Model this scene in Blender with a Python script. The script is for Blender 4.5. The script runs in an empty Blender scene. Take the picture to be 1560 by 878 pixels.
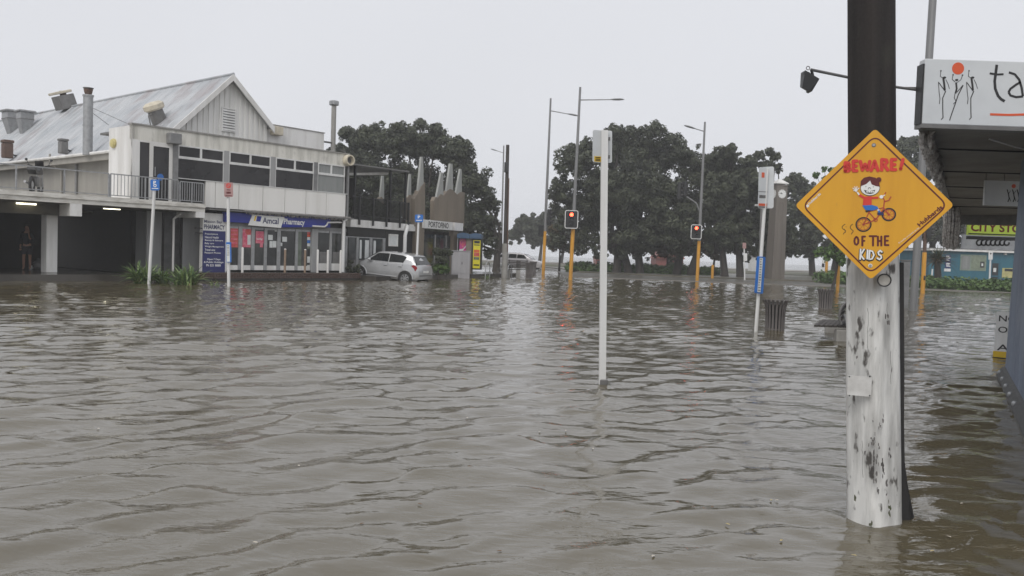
import bpy, bmesh, math, random
import numpy as np
from mathutils import Vector, Matrix
random.seed(7); RS = np.random.RandomState(7)
sc = bpy.context.scene
col = sc.collection
PI = math.pi

# ------------------------------------------------------------------ camera, sky, sun, exposure
FOC, EYE, ROLL, PITCH = 1270.0, 1.5, .033, math.atan(53/1270)
cF = np.array([0, math.cos(PITCH), -math.sin(PITCH)]); cR0 = np.array([1., 0, 0]); cU0 = np.array([0, math.sin(PITCH), math.cos(PITCH)])
cR = cR0*math.cos(ROLL)+cU0*math.sin(ROLL); cU = cU0*math.cos(ROLL)-cR0*math.sin(ROLL)
cam = bpy.data.cameras.new('camera'); camo = bpy.data.objects.new('camera', cam); col.objects.link(camo)
cam.sensor_width = 36; cam.lens = 36*FOC/1560; cam.clip_end = 5000; cam.clip_start = .05
camo.matrix_world = Matrix(((cR[0], cU[0], -cF[0], 0), (cR[1], cU[1], -cF[1], 0), (cR[2], cU[2], -cF[2], EYE), (0, 0, 0, 1)))
sc.camera = camo
sc.view_settings.view_transform = 'Standard'; sc.view_settings.look = 'None'; sc.view_settings.gamma = 1
sc.view_settings.exposure = 0.0
sc.cycles.use_denoising = True
sc.cycles.volume_bounces = 2
sc.cycles.max_bounces = 8
sc.cycles.sample_clamp_indirect = 4

SUN_EL, SUN_AZ = 44, 200          # overcast: broad soft light from behind the camera
w = bpy.data.worlds.new("World"); sc.world = w; w.use_nodes = True
nt = w.node_tree; nt.nodes.clear()
sky = nt.nodes.new('ShaderNodeTexSky'); sky.sky_type = 'NISHITA'; sky.sun_disc = False
sky.sun_elevation = math.radians(SUN_EL); sky.sun_rotation = math.radians(SUN_AZ); sky.dust_density = 4; sky.ozone_density = 2
hs = nt.nodes.new('ShaderNodeHueSaturation'); hs.inputs['Saturation'].default_value = .12
hs.inputs['Value'].default_value = 1.0
nt.links.new(sky.outputs[0], hs.inputs['Color'])
mixn = nt.nodes.new('ShaderNodeMix'); mixn.data_type = 'RGBA'; mixn.inputs[0].default_value = .93
SKYC = (7.8, 7.95, 8.4, 1)                       # flat rain cloud
nt.links.new(hs.outputs[0], mixn.inputs[6]); mixn.inputs[7].default_value = SKYC
# faint unevenness of the cloud base
tcw = nt.nodes.new('ShaderNodeTexCoord'); nzw = nt.nodes.new('ShaderNodeTexNoise'); nzw.inputs['Scale'].default_value = 1.3; nzw.inputs['Detail'].default_value = 3
nt.links.new(tcw.outputs['Generated'], nzw.inputs['Vector'])
mrw = nt.nodes.new('ShaderNodeMapRange'); mrw.inputs[3].default_value = .91; mrw.inputs[4].default_value = 1.08
nt.links.new(nzw.outputs[0], mrw.inputs[0])
vm = nt.nodes.new('ShaderNodeVectorMath'); vm.operation = 'SCALE'
nt.links.new(mixn.outputs[2], vm.inputs[0]); nt.links.new(mrw.outputs[0], vm.inputs['Scale'])
bg = nt.nodes.new('ShaderNodeBackground'); bg.inputs[1].default_value = .1
wo = nt.nodes.new('ShaderNodeOutputWorld'); nt.links.new(vm.outputs[0], bg.inputs[0]); nt.links.new(bg.outputs[0], wo.inputs[0])
sl = bpy.data.lights.new('sun', 'SUN'); sl.energy = 1.5; sl.angle = math.radians(35); sl.color = (1, .97, .93)
so = bpy.data.objects.new('sun', sl); col.objects.link(so)
so.rotation_euler = (math.radians(90-SUN_EL), 0, math.radians(-20))

# ------------------------------------------------------------------ measuring from the photograph (pixels of 1560x878)
CAM = np.array([0, 0, EYE])
def ray(x, y): return cF*FOC+cR*(x-780)-cU*(y-439)
def P(x, y, d): r = ray(x, y); return CAM+r*(d/r[1])
def G(x, y, z=0.): r = ray(x, y); return CAM+r*((z-EYE)/r[2])
def px(p):
    q = np.array(p, float)-CAM; k = q@cF
    return 780+FOC*(q@cR)/k, 439-FOC*(q@cU)/k
class Fr:
    """a vertical reference plane of a building: t along it, v behind it, z up"""
    def __init__(s, O, deg):
        a = math.radians(deg); s.ang = a; s.O = np.array([O[0], O[1], 0.]); s.a = np.array([math.cos(a), math.sin(a), 0]); s.n = np.array([-math.sin(a), math.cos(a), 0])
    def on(s, x, y, v=0.):
        r = ray(x, y); k = ((s.O+s.n*v-CAM)@s.n)/(r@s.n); p = CAM+r*k
        return (p-s.O)@s.a, p[2]
    def w(s, t, v, z): return s.O+s.a*t+s.n*v+np.array([0, 0, z])
    def tx(s, x, z, v=0.):
        y = 380.
        for _ in range(6):
            t, zz = s.on(x, y, v); y = px(s.w(t, v, z))[1]
        return s.on(x, y, v)[0]

# ------------------------------------------------------------------ materials
MATS = {}
def mat(name, c, rough=.6, var=.12, scale=4., bump=0., bscale=None, metal=0., spec=.5, c2=None, streak=False, amt=.5, lo=.4, hi=.65, emit=0., coat=0., det=5, stretch=None, c3=None, s3=8., lo3=.55, hi3=.7):
    if name in MATS: return MATS[name]
    m = bpy.data.materials.new(name); m.use_nodes = True; n = m.node_tree; b = n.nodes['Principled BSDF']
    tc = n.nodes.new('ShaderNodeTexCoord'); mp = n.nodes.new('ShaderNodeMapping')
    mp.inputs['Scale'].default_value = stretch if stretch else ((1, 1, .12) if streak else (1, 1, 1))
    n.links.new(tc.outputs['Object'], mp.inputs[0])
    nz = n.nodes.new('ShaderNodeTexNoise'); nz.inputs['Scale'].default_value = scale; nz.inputs['Detail'].default_value = det; nz.inputs['Roughness'].default_value = .6
    n.links.new(mp.outputs[0], nz.inputs['Vector'])
    mr = n.nodes.new('ShaderNodeMapRange'); mr.inputs[1].default_value = lo; mr.inputs[2].default_value = hi
    n.links.new(nz.outputs[0], mr.inputs[0])
    mx = n.nodes.new('ShaderNodeMix'); mx.data_type = 'RGBA'
    n.links.new(mr.outputs[0], mx.inputs[0])
    c = tuple(c); cc = c2 if c2 else tuple(max(0, x*(1-2*var)) for x in c)
    mx.inputs[6].default_value = (*c, 1); mx.inputs[7].default_value = (*[c[i]*(1-amt)+cc[i]*amt for i in range(3)], 1) if c2 else (*cc, 1)
    out = mx.outputs[2]
    nz2 = n.nodes.new('ShaderNodeTexNoise'); nz2.inputs['Scale'].default_value = scale*7; nz2.inputs['Detail'].default_value = 3
    n.links.new(tc.outputs['Object'], nz2.inputs['Vector'])
    if c3:
        nz3 = n.nodes.new('ShaderNodeTexNoise'); nz3.inputs['Scale'].default_value = s3; nz3.inputs['Detail'].default_value = 6
        mp3 = n.nodes.new('ShaderNodeMapping'); mp3.inputs['Location'].default_value = (5, 3, 1); mp3.inputs['Scale'].default_value = (1, 1, .5)
        n.links.new(tc.outputs['Object'], mp3.inputs[0]); n.links.new(mp3.outputs[0], nz3.inputs['Vector'])
        mr3 = n.nodes.new('ShaderNodeMapRange'); mr3.inputs[1].default_value = lo3; mr3.inputs[2].default_value = hi3
        n.links.new(nz3.outputs[0], mr3.inputs[0])
        m3 = n.nodes.new('ShaderNodeMix'); m3.data_type = 'RGBA'; n.links.new(mr3.outputs[0], m3.inputs[0])
        n.links.new(out, m3.inputs[6]); m3.inputs[7].default_value = (*c3, 1); out = m3.outputs[2]
    n.links.new(out, b.inputs['Base Color'])
    rr = n.nodes.new('ShaderNodeMapRange'); rr.inputs[3].default_value = max(.02, rough-.12); rr.inputs[4].default_value = min(1, rough+.12)
    n.links.new(nz2.outputs[0], rr.inputs[0]); n.links.new(rr.outputs[0], b.inputs['Roughness'])
    b.inputs['Metallic'].default_value = metal; b.inputs['Specular IOR Level'].default_value = spec
    if coat: b.inputs['Coat Weight'].default_value = coat; b.inputs['Coat Roughness'].default_value = .05
    if bump:
        bp = n.nodes.new('ShaderNodeBump'); bp.inputs['Strength'].default_value = .6; bp.inputs['Distance'].default_value = bump
        if bscale:
            nb = n.nodes.new('ShaderNodeTexNoise'); nb.inputs['Scale'].default_value = bscale; nb.inputs['Detail'].default_value = 5
            n.links.new(mp.outputs[0], nb.inputs['Vector']); n.links.new(nb.outputs[0], bp.inputs['Height'])
        else: n.links.new(nz2.outputs[0], bp.inputs['Height'])
        n.links.new(bp.outputs[0], b.inputs['Normal'])
    if emit: b.inputs['Emission Color'].default_value = (*c, 1); b.inputs['Emission Strength'].default_value = emit
    MATS[name] = m; return m

WHITEPNL = mat('painted_panel', (.80, .785, .75), .45, c2=(.5, .48, .43), streak=True, scale=1.6, amt=.4, lo=.45, hi=.75)
PARAPET = mat('stained_concrete', (.72, .70, .64), .6, c2=(.38, .37, .32), streak=True, scale=3.2, amt=.8, lo=.42, hi=.7, c3=(.15, .15, .12), s3=2.2, lo3=.6, hi3=.85)
CLAD = mat('pale_cladding', (.80, .79, .76), .5, c2=(.55, .54, .51), streak=True, scale=2.5, amt=.6)
ROOF = mat('weathered_iron', (.36, .38, .40), .4, c2=(.50, .51, .52), scale=.7, amt=.9, lo=.35, hi=.62, c3=(.27, .22, .22), s3=.55, lo3=.54, hi3=.78, metal=.15, bump=.02)
ROOFEDGE = mat('roof_edge', (.30, .29, .27), .5)
BEIGE = mat('beige_wall', (.30, .285, .255), .7, c2=(.2, .19, .17), streak=True, scale=2)
WHITE = mat('white_paint', (.72, .72, .71), .4, c2=(.5, .49, .46), streak=True, scale=3, amt=.5)
WHITE2 = mat('off_white_paint', (.76, .75, .73), .5, c2=(.42, .40, .36), streak=True, scale=2.2, amt=.45)
DECKM = mat('deck_concrete', (.70, .68, .63), .5, c2=(.26, .23, .19), stretch=(.5, 1, 2), scale=3, amt=.7, lo=.45, hi=.7)
GREYPAINT = mat('grey_paint', (.22, .22, .22), .5)
GREYWALL = mat('grey_render', (.34, .34, .34), .6, c2=(.2, .2, .2), streak=True, scale=2)
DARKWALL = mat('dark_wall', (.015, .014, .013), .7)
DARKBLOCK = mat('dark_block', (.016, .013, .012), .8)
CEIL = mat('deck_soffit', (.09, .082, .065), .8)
GLASS = mat('dark_glass', (.008, .007, .008), .07, c2=(.035, .032, .033), scale=.55, amt=.9, lo=.45, hi=.7, spec=.4)
GLASS2 = mat('shop_glass', (.03, .032, .032), .06, c2=(.10, .10, .09), scale=1.1, amt=.7, lo=.5, hi=.7)
GLASSG = mat('curtain_glass', (.24, .25, .24), .1, c2=(.12, .13, .13), streak=True, scale=3)
GLASSGR = mat('green_glass', (.16, .19, .15), .12, var=.15)
STEEL = mat('galvanised_steel', (.36, .365, .37), .42, metal=.5, c2=(.2, .2, .2), scale=6)
STEELD = mat('dull_steel', (.19, .185, .18), .5, metal=.3)
RUST = mat('rusty_steel', (.12, .07, .05), .8, c2=(.04, .03, .03), scale=9)
CREAM = mat('cream_plastic', (.62, .56, .44), .5)
YELLOWISH = mat('alarm_yellow', (.60, .52, .22), .5)
BLACK = mat('black_paint', (.018, .018, .019), .45)
RUBBER = mat('rubber', (.022, .021, .021), .6)
SIGNBLUE = mat('sign_blue', (.008, .02, .26), .35, var=.08)
PARKBLUE = mat('parking_blue', (.02, .15, .50), .35, var=.05)
NAVY = mat('navy_board', (.018, .022, .13), .4, var=.1)
PRINTW = mat('white_print', (.78, .78, .76), .45, var=.04)
PRINTN = mat('navy_print', (.02, .025, .10), .45, var=.05)
PRINTK = mat('black_print', (.02, .018, .018), .45, var=.05)
ORPRINT = mat('orange_print', (.68, .10, .03), .45, var=.05)
YPRINT = mat('yellow_print', (.75, .50, .03), .45, var=.05)
REDPRINT = mat('red_print', (.62, .04, .03), .45, var=.05)
MAROON = mat('maroon_print', (.11, .012, .012), .45, var=.05)
POSTR = mat('red_poster', (.50, .05, .05), .4, c2=(.6, .2, .15), scale=7, amt=.6)
POSTP = mat('pink_poster', (.62, .08, .16), .4, c2=(.7, .35, .35), scale=9, amt=.5)
PAPER = mat('paper', (.68, .70, .69), .6, var=.06)
YELPOLE = mat('signal_yellow', (.62, .30, .03), .45, c2=(.3, .15, .03), streak=True, scale=5, amt=.5)
SIGNY = mat('warning_yellow', (.72, .37, .02), .38, c2=(.55, .25, .012), scale=4, amt=1., lo=.35, hi=.75, streak=True, c3=(.30, .17, .05), s3=14, lo3=.66, hi3=.9)
TIMBERD = mat('dark_timber', (.055, .045, .038), .7, c2=(.02, .017, .015), stretch=(1, 1, .08), scale=10, amt=.9, bump=.004, bscale=25)
SLATW = mat('grey_brown_slat', (.16, .145, .14), .55, c2=(.05, .042, .038), stretch=(1, 1, .1), scale=12, amt=.8)
CONC = mat('concrete', (.30, .29, .27), .6, c2=(.18, .17, .15), scale=3)
WETCONC = mat('wet_paving', (.075, .068, .06), .16, c2=(.045, .04, .035), scale=1.2, amt=.9, bump=.004)
BRICK = mat('dark_brick', (.085, .05, .038), .55, c2=(.04, .028, .024), scale=6, amt=.9, bump=.01)
BROWNW = mat('brown_render', (.21, .175, .135), .7, c2=(.15, .125, .098), streak=True, scale=1.5, amt=.8)
SPIKE = mat('grey_spike', (.36, .37, .35), .55, c2=(.26, .26, .25), streak=True, scale=2)
CARS = mat('silver_car_paint', (.46, .465, .47), .22, var=.03, metal=.35, coat=.8)
CARW = mat('pale_car_paint', (.55, .53, .54), .25, var=.03, coat=.7, metal=.15)
CARGL = mat('car_glass', (.012, .014, .014), .05, var=.1)
REDLENS = mat('red_lens', (.28, .008, .012), .2, var=.1)
CLEARLENS = mat('clear_lens', (.6, .6, .6), .12, var=.1)
TEAL = mat('teal_wall', (.022, .13, .18), .55, c2=(.018, .10, .15), streak=True, scale=1.5, amt=.9)
TRUNK = mat('bark', (.05, .042, .036), .85, c2=(.03, .026, .022), stretch=(1, 1, .2), scale=5, amt=.9, bump=.03)
LIME = mat('lime_sign', (.40, .52, .07), .45, var=.05)
CAPBLUE = mat('kiosk_roof_blue', (.05, .10, .18), .4)
MAGENTA = mat('magenta_print', (.55, .04, .25), .4, var=.05)
YELAD = mat('yellow_ad', (.70, .62, .03), .4, var=.05)
CABINET = mat('cabinet_grey', (.36, .35, .36), .5, var=.08, streak=True)
TINSEL = mat('tinsel', (.42, .40, .37), .5, c2=(.12, .10, .09), scale=20, amt=.9)
BLUEGREY = mat('blue_grey_render', (.17, .21, .29), .5, c2=(.10, .13, .19), scale=1.6, amt=.9, streak=True, c3=(.25, .28, .34), s3=1.2, lo3=.6, hi3=.8)
SOFFIT = mat('awning_soffit', (.25, .24, .225), .7, c2=(.15, .14, .13), scale=1.5, amt=.8)
SIGNWH = mat('fascia_white', (.60, .62, .63), .4, var=.03)
SKIN = mat('skin', (.30, .16, .11), .5, var=.05)
JACKET = mat('dark_jacket', (.02, .022, .028), .8)
SHORTS = mat('grey_shorts', (.06, .06, .065), .8)
HAIR = mat('dark_hair', (.025, .015, .01), .7)
LIT = mat('lit_tube', (1., .95, .72), .5, var=0., emit=3.5)
REDLIT = mat('lit_red', (1., .07, .03), .5, var=0., emit=9.)

def leafmat(name, a, b):
    m = bpy.data.materials.new(name); m.use_nodes = True; n = m.node_tree; bs = n.nodes['Principled BSDF']
    at = n.nodes.new('ShaderNodeAttribute'); at.attribute_name = 'tone'
    mx = n.nodes.new('ShaderNodeMix'); mx.data_type = 'RGBA'; n.links.new(at.outputs['Fac'], mx.inputs[0])
    mx.inputs[6].default_value = (*a, 1); mx.inputs[7].default_value = (*b, 1)
    n.links.new(mx.outputs[2], bs.inputs['Base Color']); bs.inputs['Roughness'].default_value = .55
    bs.inputs['Specular IOR Level'].default_value = .35
    return m
LEAFD = leafmat('pohutukawa_leaf', (.020, .024, .015), (.092, .105, .062))
LEAFB = leafmat('brownish_leaf', (.05, .045, .025), (.13, .10, .055))
LEAFG = leafmat('fresh_leaf', (.035, .07, .018), (.13, .21, .06))

# ------------------------------------------------------------------ mesh helpers
class MB:
    def __init__(s): s.v = []; s.f = []
    def add(s, vs, fs):
        k = len(s.v); s.v += [tuple(map(float, p)) for p in vs]; s.f += [tuple(i+k for i in q) for q in fs]; return s
    def box(s, x0, x1, y0, y1, z0, z1):
        return s.add([(x0, y0, z0), (x1, y0, z0), (x1, y1, z0), (x0, y1, z0), (x0, y0, z1), (x1, y0, z1), (x1, y1, z1), (x0, y1, z1)],
                     [(0, 3, 2, 1), (4, 5, 6, 7), (0, 1, 5, 4), (1, 2, 6, 5), (2, 3, 7, 6), (3, 0, 4, 7)])
    def cbox(s, x0, x1, y0, y1, z0, z1, c=.01):
        """box with chamfered upright and top edges"""
        def ringp(z, i): return [(x0+c+i, y0+i, z), (x1-c-i, y0+i, z), (x1-i, y0+c+i, z), (x1-i, y1-c-i, z), (x1-c-i, y1-i, z), (x0+c+i, y1-i, z), (x0+i, y1-c-i, z), (x0+i, y0+c+i, z)]
        vs = ringp(z0+c, 0)+ringp(z1-c, 0)+ringp(z1, c*.7)+ringp(z0, c*.7)
        fs = [(i, (i+1) % 8, 8+(i+1) % 8, 8+i) for i in range(8)]+[(8+i, 8+(i+1) % 8, 16+(i+1) % 8, 16+i) for i in range(8)]+[(24+i, 24+(i+1) % 8, (i+1) % 8, i) for i in range(8)]+[tuple(range(16, 24)), tuple(range(31, 23, -1))]
        return s.add(vs, fs)
    def tube(s, pts, r, n=8, r1=None, caps=True):
        pts = [Vector(p) for p in pts]; m = len(pts); k0 = len(s.v)
        rs = r if isinstance(r, (list, tuple)) else [r+(0 if r1 is None else (r1-r)*i/(m-1)) for i in range(m)]
        up = None; vs = []
        for i, p in enumerate(pts):
            d = (pts[min(i+1, m-1)]-pts[max(i-1, 0)]).normalized()
            if up is None: up = d.orthogonal().normalized() if abs(d.z) < .9 else Vector((1, 0, 0))
            a = (up-d*up.dot(d)).normalized(); up = a; b = d.cross(a)
            for j in range(n):
                t = 2*PI*j/n; q = p+(a*math.cos(t)+b*math.sin(t))*rs[i]; vs.append(q)
        fs = [(i*n+j, i*n+(j+1) % n, (i+1)*n+(j+1) % n, (i+1)*n+j) for i in range(m-1) for j in range(n)]
        if caps: fs += [tuple(range(n-1, -1, -1)), tuple(range((m-1)*n, m*n))]
        return s.add(vs, fs)
    def lathe(s, prof, n=16, c=(0, 0, 0), caps=True):
        vs = [(c[0]+r*math.cos(2*PI*j/n), c[1]+r*math.sin(2*PI*j/n), c[2]+z) for r, z in prof for j in range(n)]; m = len(prof)
        fs = [(i*n+j, i*n+(j+1) % n, (i+1)*n+(j+1) % n, (i+1)*n+j) for i in range(m-1) for j in range(n)]+([tuple(range(n-1, -1, -1)), tuple(range((m-1)*n, m*n))] if caps else [])
        return s.add(vs, fs)
    def prism(s, poly, y0, y1):
        """polygon in x,z extruded along y (y0 in front)"""
        n = len(poly)
        A = sum(poly[i][0]*poly[(i+1) % n][1]-poly[(i+1) % n][0]*poly[i][1] for i in range(n))
        if A < 0: poly = poly[::-1]
        vs = [(p[0], y0, p[1]) for p in poly]+[(p[0], y1, p[1]) for p in poly]
        fs = [tuple(range(n)), tuple(range(2*n-1, n-1, -1))]+[(i, n+i, n+(i+1) % n, (i+1) % n) for i in range(n)]
        return s.add(vs, fs)
    def xprism(s, poly, x0, x1):
        """polygon in y,z extruded along x"""
        n = len(poly); vs = [(x0, p[0], p[1]) for p in poly]+[(x1, p[0], p[1]) for p in poly]
        return s.add(vs, [tuple(range(n-1, -1, -1)), tuple(range(n, 2*n))]+[(i, (i+1) % n, n+(i+1) % n, n+i) for i in range(n)])
    def zprism(s, poly, z0, z1):
        n = len(poly); A = sum(poly[i][0]*poly[(i+1) % n][1]-poly[(i+1) % n][0]*poly[i][1] for i in range(n))
        if A < 0: poly = poly[::-1]
        vs = [(p[0], p[1], z0) for p in poly]+[(p[0], p[1], z1) for p in poly]
        return s.add(vs, [tuple(range(n-1, -1, -1)), tuple(range(n, 2*n))]+[(i, (i+1) % n, n+(i+1) % n, n+i) for i in range(n)])
    def stroke(s, pts, wd, y0, y1, closed=False):
        """a painted line in the x,z plane"""
        p = [np.array(q, float) for q in pts]; m = len(p); L = []; Rr = []
        if not closed:
            for i in range(1, m-1):
                a, b = p[i]-p[i-1], p[i+1]-p[i]
                if a@b < .55*np.hypot(*a)*np.hypot(*b): s.stroke(pts[:i+1], wd, y0, y1); return s.stroke(pts[i:], wd, y0, y1)
        for i in range(m):
            a = p[(i-1) % m] if (closed or i) else p[i]; b = p[(i+1) % m] if (closed or i < m-1) else p[i]
            d = b-a; d = d/(np.hypot(*d)+1e-9); nn = np.array([-d[1], d[0]])*wd/2
            L.append(p[i]+nn); Rr.append(p[i]-nn)
        for i in range(m if closed else m-1):
            j = (i+1) % m; s.prism([tuple(L[i]), tuple(L[j]), tuple(Rr[j]), tuple(Rr[i])], y0, y1)
        return s
    def disc(s, c, r, y0, y1, n=20, r2=None):
        r2 = r2 or r
        return s.prism([(c[0]+r*math.cos(2*PI*i/n), c[1]+r2*math.sin(2*PI*i/n)) for i in range(n)], y0, y1)
    def ring(s, c, r, wd, y0, y1, n=28, r2=None):
        r2 = r2 or r
        return s.stroke([(c[0]+r*math.cos(2*PI*i/n), c[1]+r2*math.sin(2*PI*i/n)) for i in range(n)], wd, y0, y1, True)
    def ball(s, c, r, n=10, m=7, sz=1.):
        pr = [(max(1e-3, r*math.sin(PI*i/m)), -r*sz*math.cos(PI*i/m)) for i in range(m+1)]
        return s.lathe(pr, n, c)
    def mesh(s, name, m, smooth=False, ang=40):
        me = bpy.data.meshes.new(name); me.from_pydata(s.v, [], s.f); me.validate(); me.update()
        if smooth: me.shade_smooth() if not ang else me.polygons.foreach_set('use_smooth', [True]*len(me.polygons))
        if smooth and ang:
            try: me.set_sharp_from_angle(angle=math.radians(ang))
            except Exception: pass
        if m: me.materials.append(m)
        return me
    def build(s, name, m, parent=None, smooth=False, loc=None, rz=None, **kw):
        o = bpy.data.objects.new(name, s.mesh(name, m, smooth)); col.objects.link(o)
        if parent: o.parent = parent
        if loc is not None: o.location = loc
        if rz is not None: o.rotation_euler.z = rz
        for k, v in kw.items(): o[k] = v
        return o
def box(name, m, parent, x0, x1, y0, y1, z0, z1, c=0, **kw):
    x0, x1 = min(x0, x1), max(x0, x1); y0, y1 = min(y0, y1), max(y0, y1); z0, z1 = min(z0, z1), max(z0, z1)
    mb = MB(); (mb.cbox(x0, x1, y0, y1, z0, z1, c) if c else mb.box(x0, x1, y0, y1, z0, z1))
    return mb.build(name, m, parent, **kw)
def tag(o, label=None, cat=None, group=None, kind=None):
    if label: o['label'] = label
    if cat: o['category'] = cat
    if group: o['group'] = group
    if kind: o['kind'] = kind
    return o
def thing(name, label, cat, loc=(0, 0, 0), rz=0., group=None):
    o = bpy.data.objects.new(name, None); col.objects.link(o); o.location = tuple(map(float, loc)); o.rotation_euler = (0, 0, rz)
    o.empty_display_size = .3
    return tag(o, label, cat, group)
def kids(o): return [c for c in bpy.data.objects if c.parent == o]
def dup(o, loc=None, rz=None, label=None, parent=None):
    c = o.copy(); col.objects.link(c)
    if parent is not None: c.parent = parent
    for k in kids(o):
        if k != c: dup(k, parent=c)
    if loc is not None: c.location = tuple(map(float, loc))
    if rz is not None: c.rotation_euler.z = rz
    if label: c['label'] = label
    return c
_tc = {}
def glyphs(s, bold=0., shear=0.):
    k = (s, bold, shear)
    if k not in _tc:
        cu = bpy.data.curves.new('t', 'FONT'); cu.body = s; cu.size = 1; cu.offset = bold; cu.shear = shear; cu.resolution_u = 3; cu.align_x = 'LEFT'
        o = bpy.data.objects.new('t', cu); col.objects.link(o); bpy.context.view_layer.update()
        me = bpy.data.meshes.new_from_object(o.evaluated_get(bpy.context.evaluated_depsgraph_get()))
        v = [tuple(x.co) for x in me.vertices]; f = [tuple(p.vertices) for p in me.polygons]
        bpy.data.objects.remove(o); bpy.data.curves.remove(cu); bpy.data.meshes.remove(me); _tc[k] = (v, f)
    return _tc[k]
def write(mb, s, x0, x1, z0, z1, y, bold=0., ang=0., shear=0., th=.002):
    """lettering fitted in the box x0..x1, z0..z1 of a plane that faces -y; ang turns it about its middle"""
    v, f = glyphs(s, bold, shear)
    if not v: return mb
    a = np.array(v); lo = a.min(0); hi = a.max(0); sx = (x1-x0)/(hi[0]-lo[0]); sz = (z1-z0)/(hi[1]-lo[1])
    cx, cz = (x0+x1)/2, (z0+z1)/2; ca, sa = math.cos(ang), math.sin(ang); vs = []
    for q in a:
        u = (q[0]-lo[0])*sx+x0-cx; h = (q[1]-lo[1])*sz+z0-cz
        vs.append((cx+u*ca-h*sa, y, cz+u*sa+h*ca))
    return mb.add(vs, f)

# ================================================================== THE SETTING
def struct(o, label=None): return tag(o, label, kind='structure')
ROADM = mat('drowned_road', (.07, .06, .05), .5, scale=1)
LANDM = mat('wet_verge', (.13, .118, .09), .45, c2=(.055, .055, .04), scale=.25, amt=.9, bump=.006)
ASPH = mat('wet_asphalt', (.12, .11, .095), .38, c2=(.075, .068, .058), scale=.4, amt=.9, bump=.003)
GRASSM = mat('soaked_lawn', (.075, .085, .04), .7, c2=(.09, .075, .05), scale=.6, amt=.9, bump=.03)
SANDM = mat('wet_sand', (.22, .2, .17), .5, scale=.3)
mb = MB(); mb.box(-700, 700, -60, 700, -1.2, -.45); struct(mb.build('ground', ROADM))

# flood water: wind and current ripples as real relief, finer ones in the material
def water_height(X, Y):
    rs = np.random.RandomState(3); Z = np.zeros_like(X)
    def env(s, lo=0., hi=1.):
        e = 0
        for _ in range(4):
            a = rs.uniform(0, 2*PI); k = s*rs.uniform(.6, 1.5); e = e+np.sin(X*math.cos(a)*k+Y*math.sin(a)*k+rs.uniform(0, 6.28))
        return lo+(hi-lo)*np.clip(.5+e/4.2, 0, 1)
    wx = .10*np.sin(X*1.3+Y*.7)+.07*np.sin(X*2.9-Y*1.9+1)+.05*np.sin(X*5.1+Y*4.3+2); wy = .12*np.sin(X*.9-Y*1.1+.5)+.07*np.sin(X*2.3+Y*2.7+3)+.04*np.sin(X*6.1-Y*3.7)
    X2, Y2 = X+wx, Y+wy
    right = 1/(1+np.exp(-(X-.25*Y+.1)/.5))           # current running round the pole side
    far = np.clip((Y-5)/10, 0, 1)
    for i in range(64):
        lam = math.exp(rs.uniform(math.log(.14), math.log(.95)))
        sysr = i % 3 == 2
        th = math.radians((72 if sysr else 114)+rs.normal(0, 15 if lam > .5 else 24))
        k = 2*PI/lam; ph = k*(X2*math.cos(th)+Y2*math.sin(th))+rs.uniform(0, 6.28)
        a = .0020*(lam/.6)**1.0
        wgt = (.25+.75*right if sysr else 1-.75*right)
        if lam < .4: wgt = wgt*(.42+.58*np.maximum(far, right*.8))*env(.7, .0, 1.4)
        else: wgt = wgt*env(.45, .25, 1.35)
        s = np.sin(ph)
        Z += a*wgt*(np.exp(1.25*s)-1.44)*.85
    # short steep fronts with long smooth backs, in patches
    for (lam, th, A_, fl, sd) in ((.62, 119, .024, .38, 1), (.47, 108, .018, .42, 2), (.80, 126, .025, .5, 3), (.40, 84, .0125, .45, 4), (.33, 114, .0115, .4, 5)):
        t_ = math.radians(th); k = 2*PI/lam
        wv = .55*np.sin(X*1.1+Y*.55+sd)+.35*np.sin(X*2.6-Y*.9+2*sd)+.22*np.sin(X*4.9+Y*2.3+sd*3)+.10*np.sin(X*11+Y*5+sd)
        p = ((X*math.cos(t_)+Y*math.sin(t_))/lam+wv*.55+sd*.37)
        p = p-np.floor(p); r = .19; p = 1-p if sd != 4 else p; u1 = np.clip(p/r, 0, 1); up = u1*u1*(3-2*u1); dn = np.clip((p-r)/(1-r), 0, 1); dn = dn*dn*(3-2*dn)
        e = env(.9, -.55, 1.25); e = np.clip(e, 0, 1)*np.clip(.5+.8*np.sin(X*2.2+sd*2+Y*.8)*np.cos(Y*1.9-X*.6+sd), 0, 1)
        Z += 1.3*A_*e*(up-dn-.0)*(1-.5*right if sd < 4 else .3+right)
    # rings round the pole and a wake behind it
    r = np.hypot(X-2.16, Y-4.9); Z += .0035*np.exp(-((r-.3)/.55)**2)*np.sin(r*34)*(r > .1)
    for (cx, cy) in ((-.35, 4.4), (.55, 3.9), (-1.0, 3.6), (.1, 6.2), (1.1, 9.6)):
        r = np.hypot(X-cx, Y-cy); Z += .0022*np.exp(-((r-.22)/.16)**2)*np.sin(r*48)
    return Z
rows, cols = 700, 600
ys = np.concatenate([[-30., -8.], np.exp(np.linspace(math.log(.8), math.log(110), rows))])
u = np.linspace(-1, 1, cols); u = u*(.62+.38*np.abs(u)**2)
hw = np.where(ys < .8, 14., .95*ys+9)
Xg = hw[:, None]*u[None, :]; Yg = np.repeat(ys[:, None], cols, 1)
fade = np.clip((75-Yg)/25, 0, 1)*np.clip((Yg-.5)/.5, 0, 1)
Zg = water_height(Xg, Yg)*fade
me = bpy.data.meshes.new('flood_water'); R_, C_ = Xg.shape
co = np.stack([Xg, Yg, Zg], -1).reshape(-1, 3).astype(np.float32)
me.vertices.add(len(co)); me.vertices.foreach_set('co', co.ravel())
idx = np.arange(R_*C_).reshape(R_, C_); q = np.stack([idx[:-1, :-1], idx[:-1, 1:], idx[1:, 1:], idx[1:, :-1]], -1).reshape(-1, 4).astype(np.int32)
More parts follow.
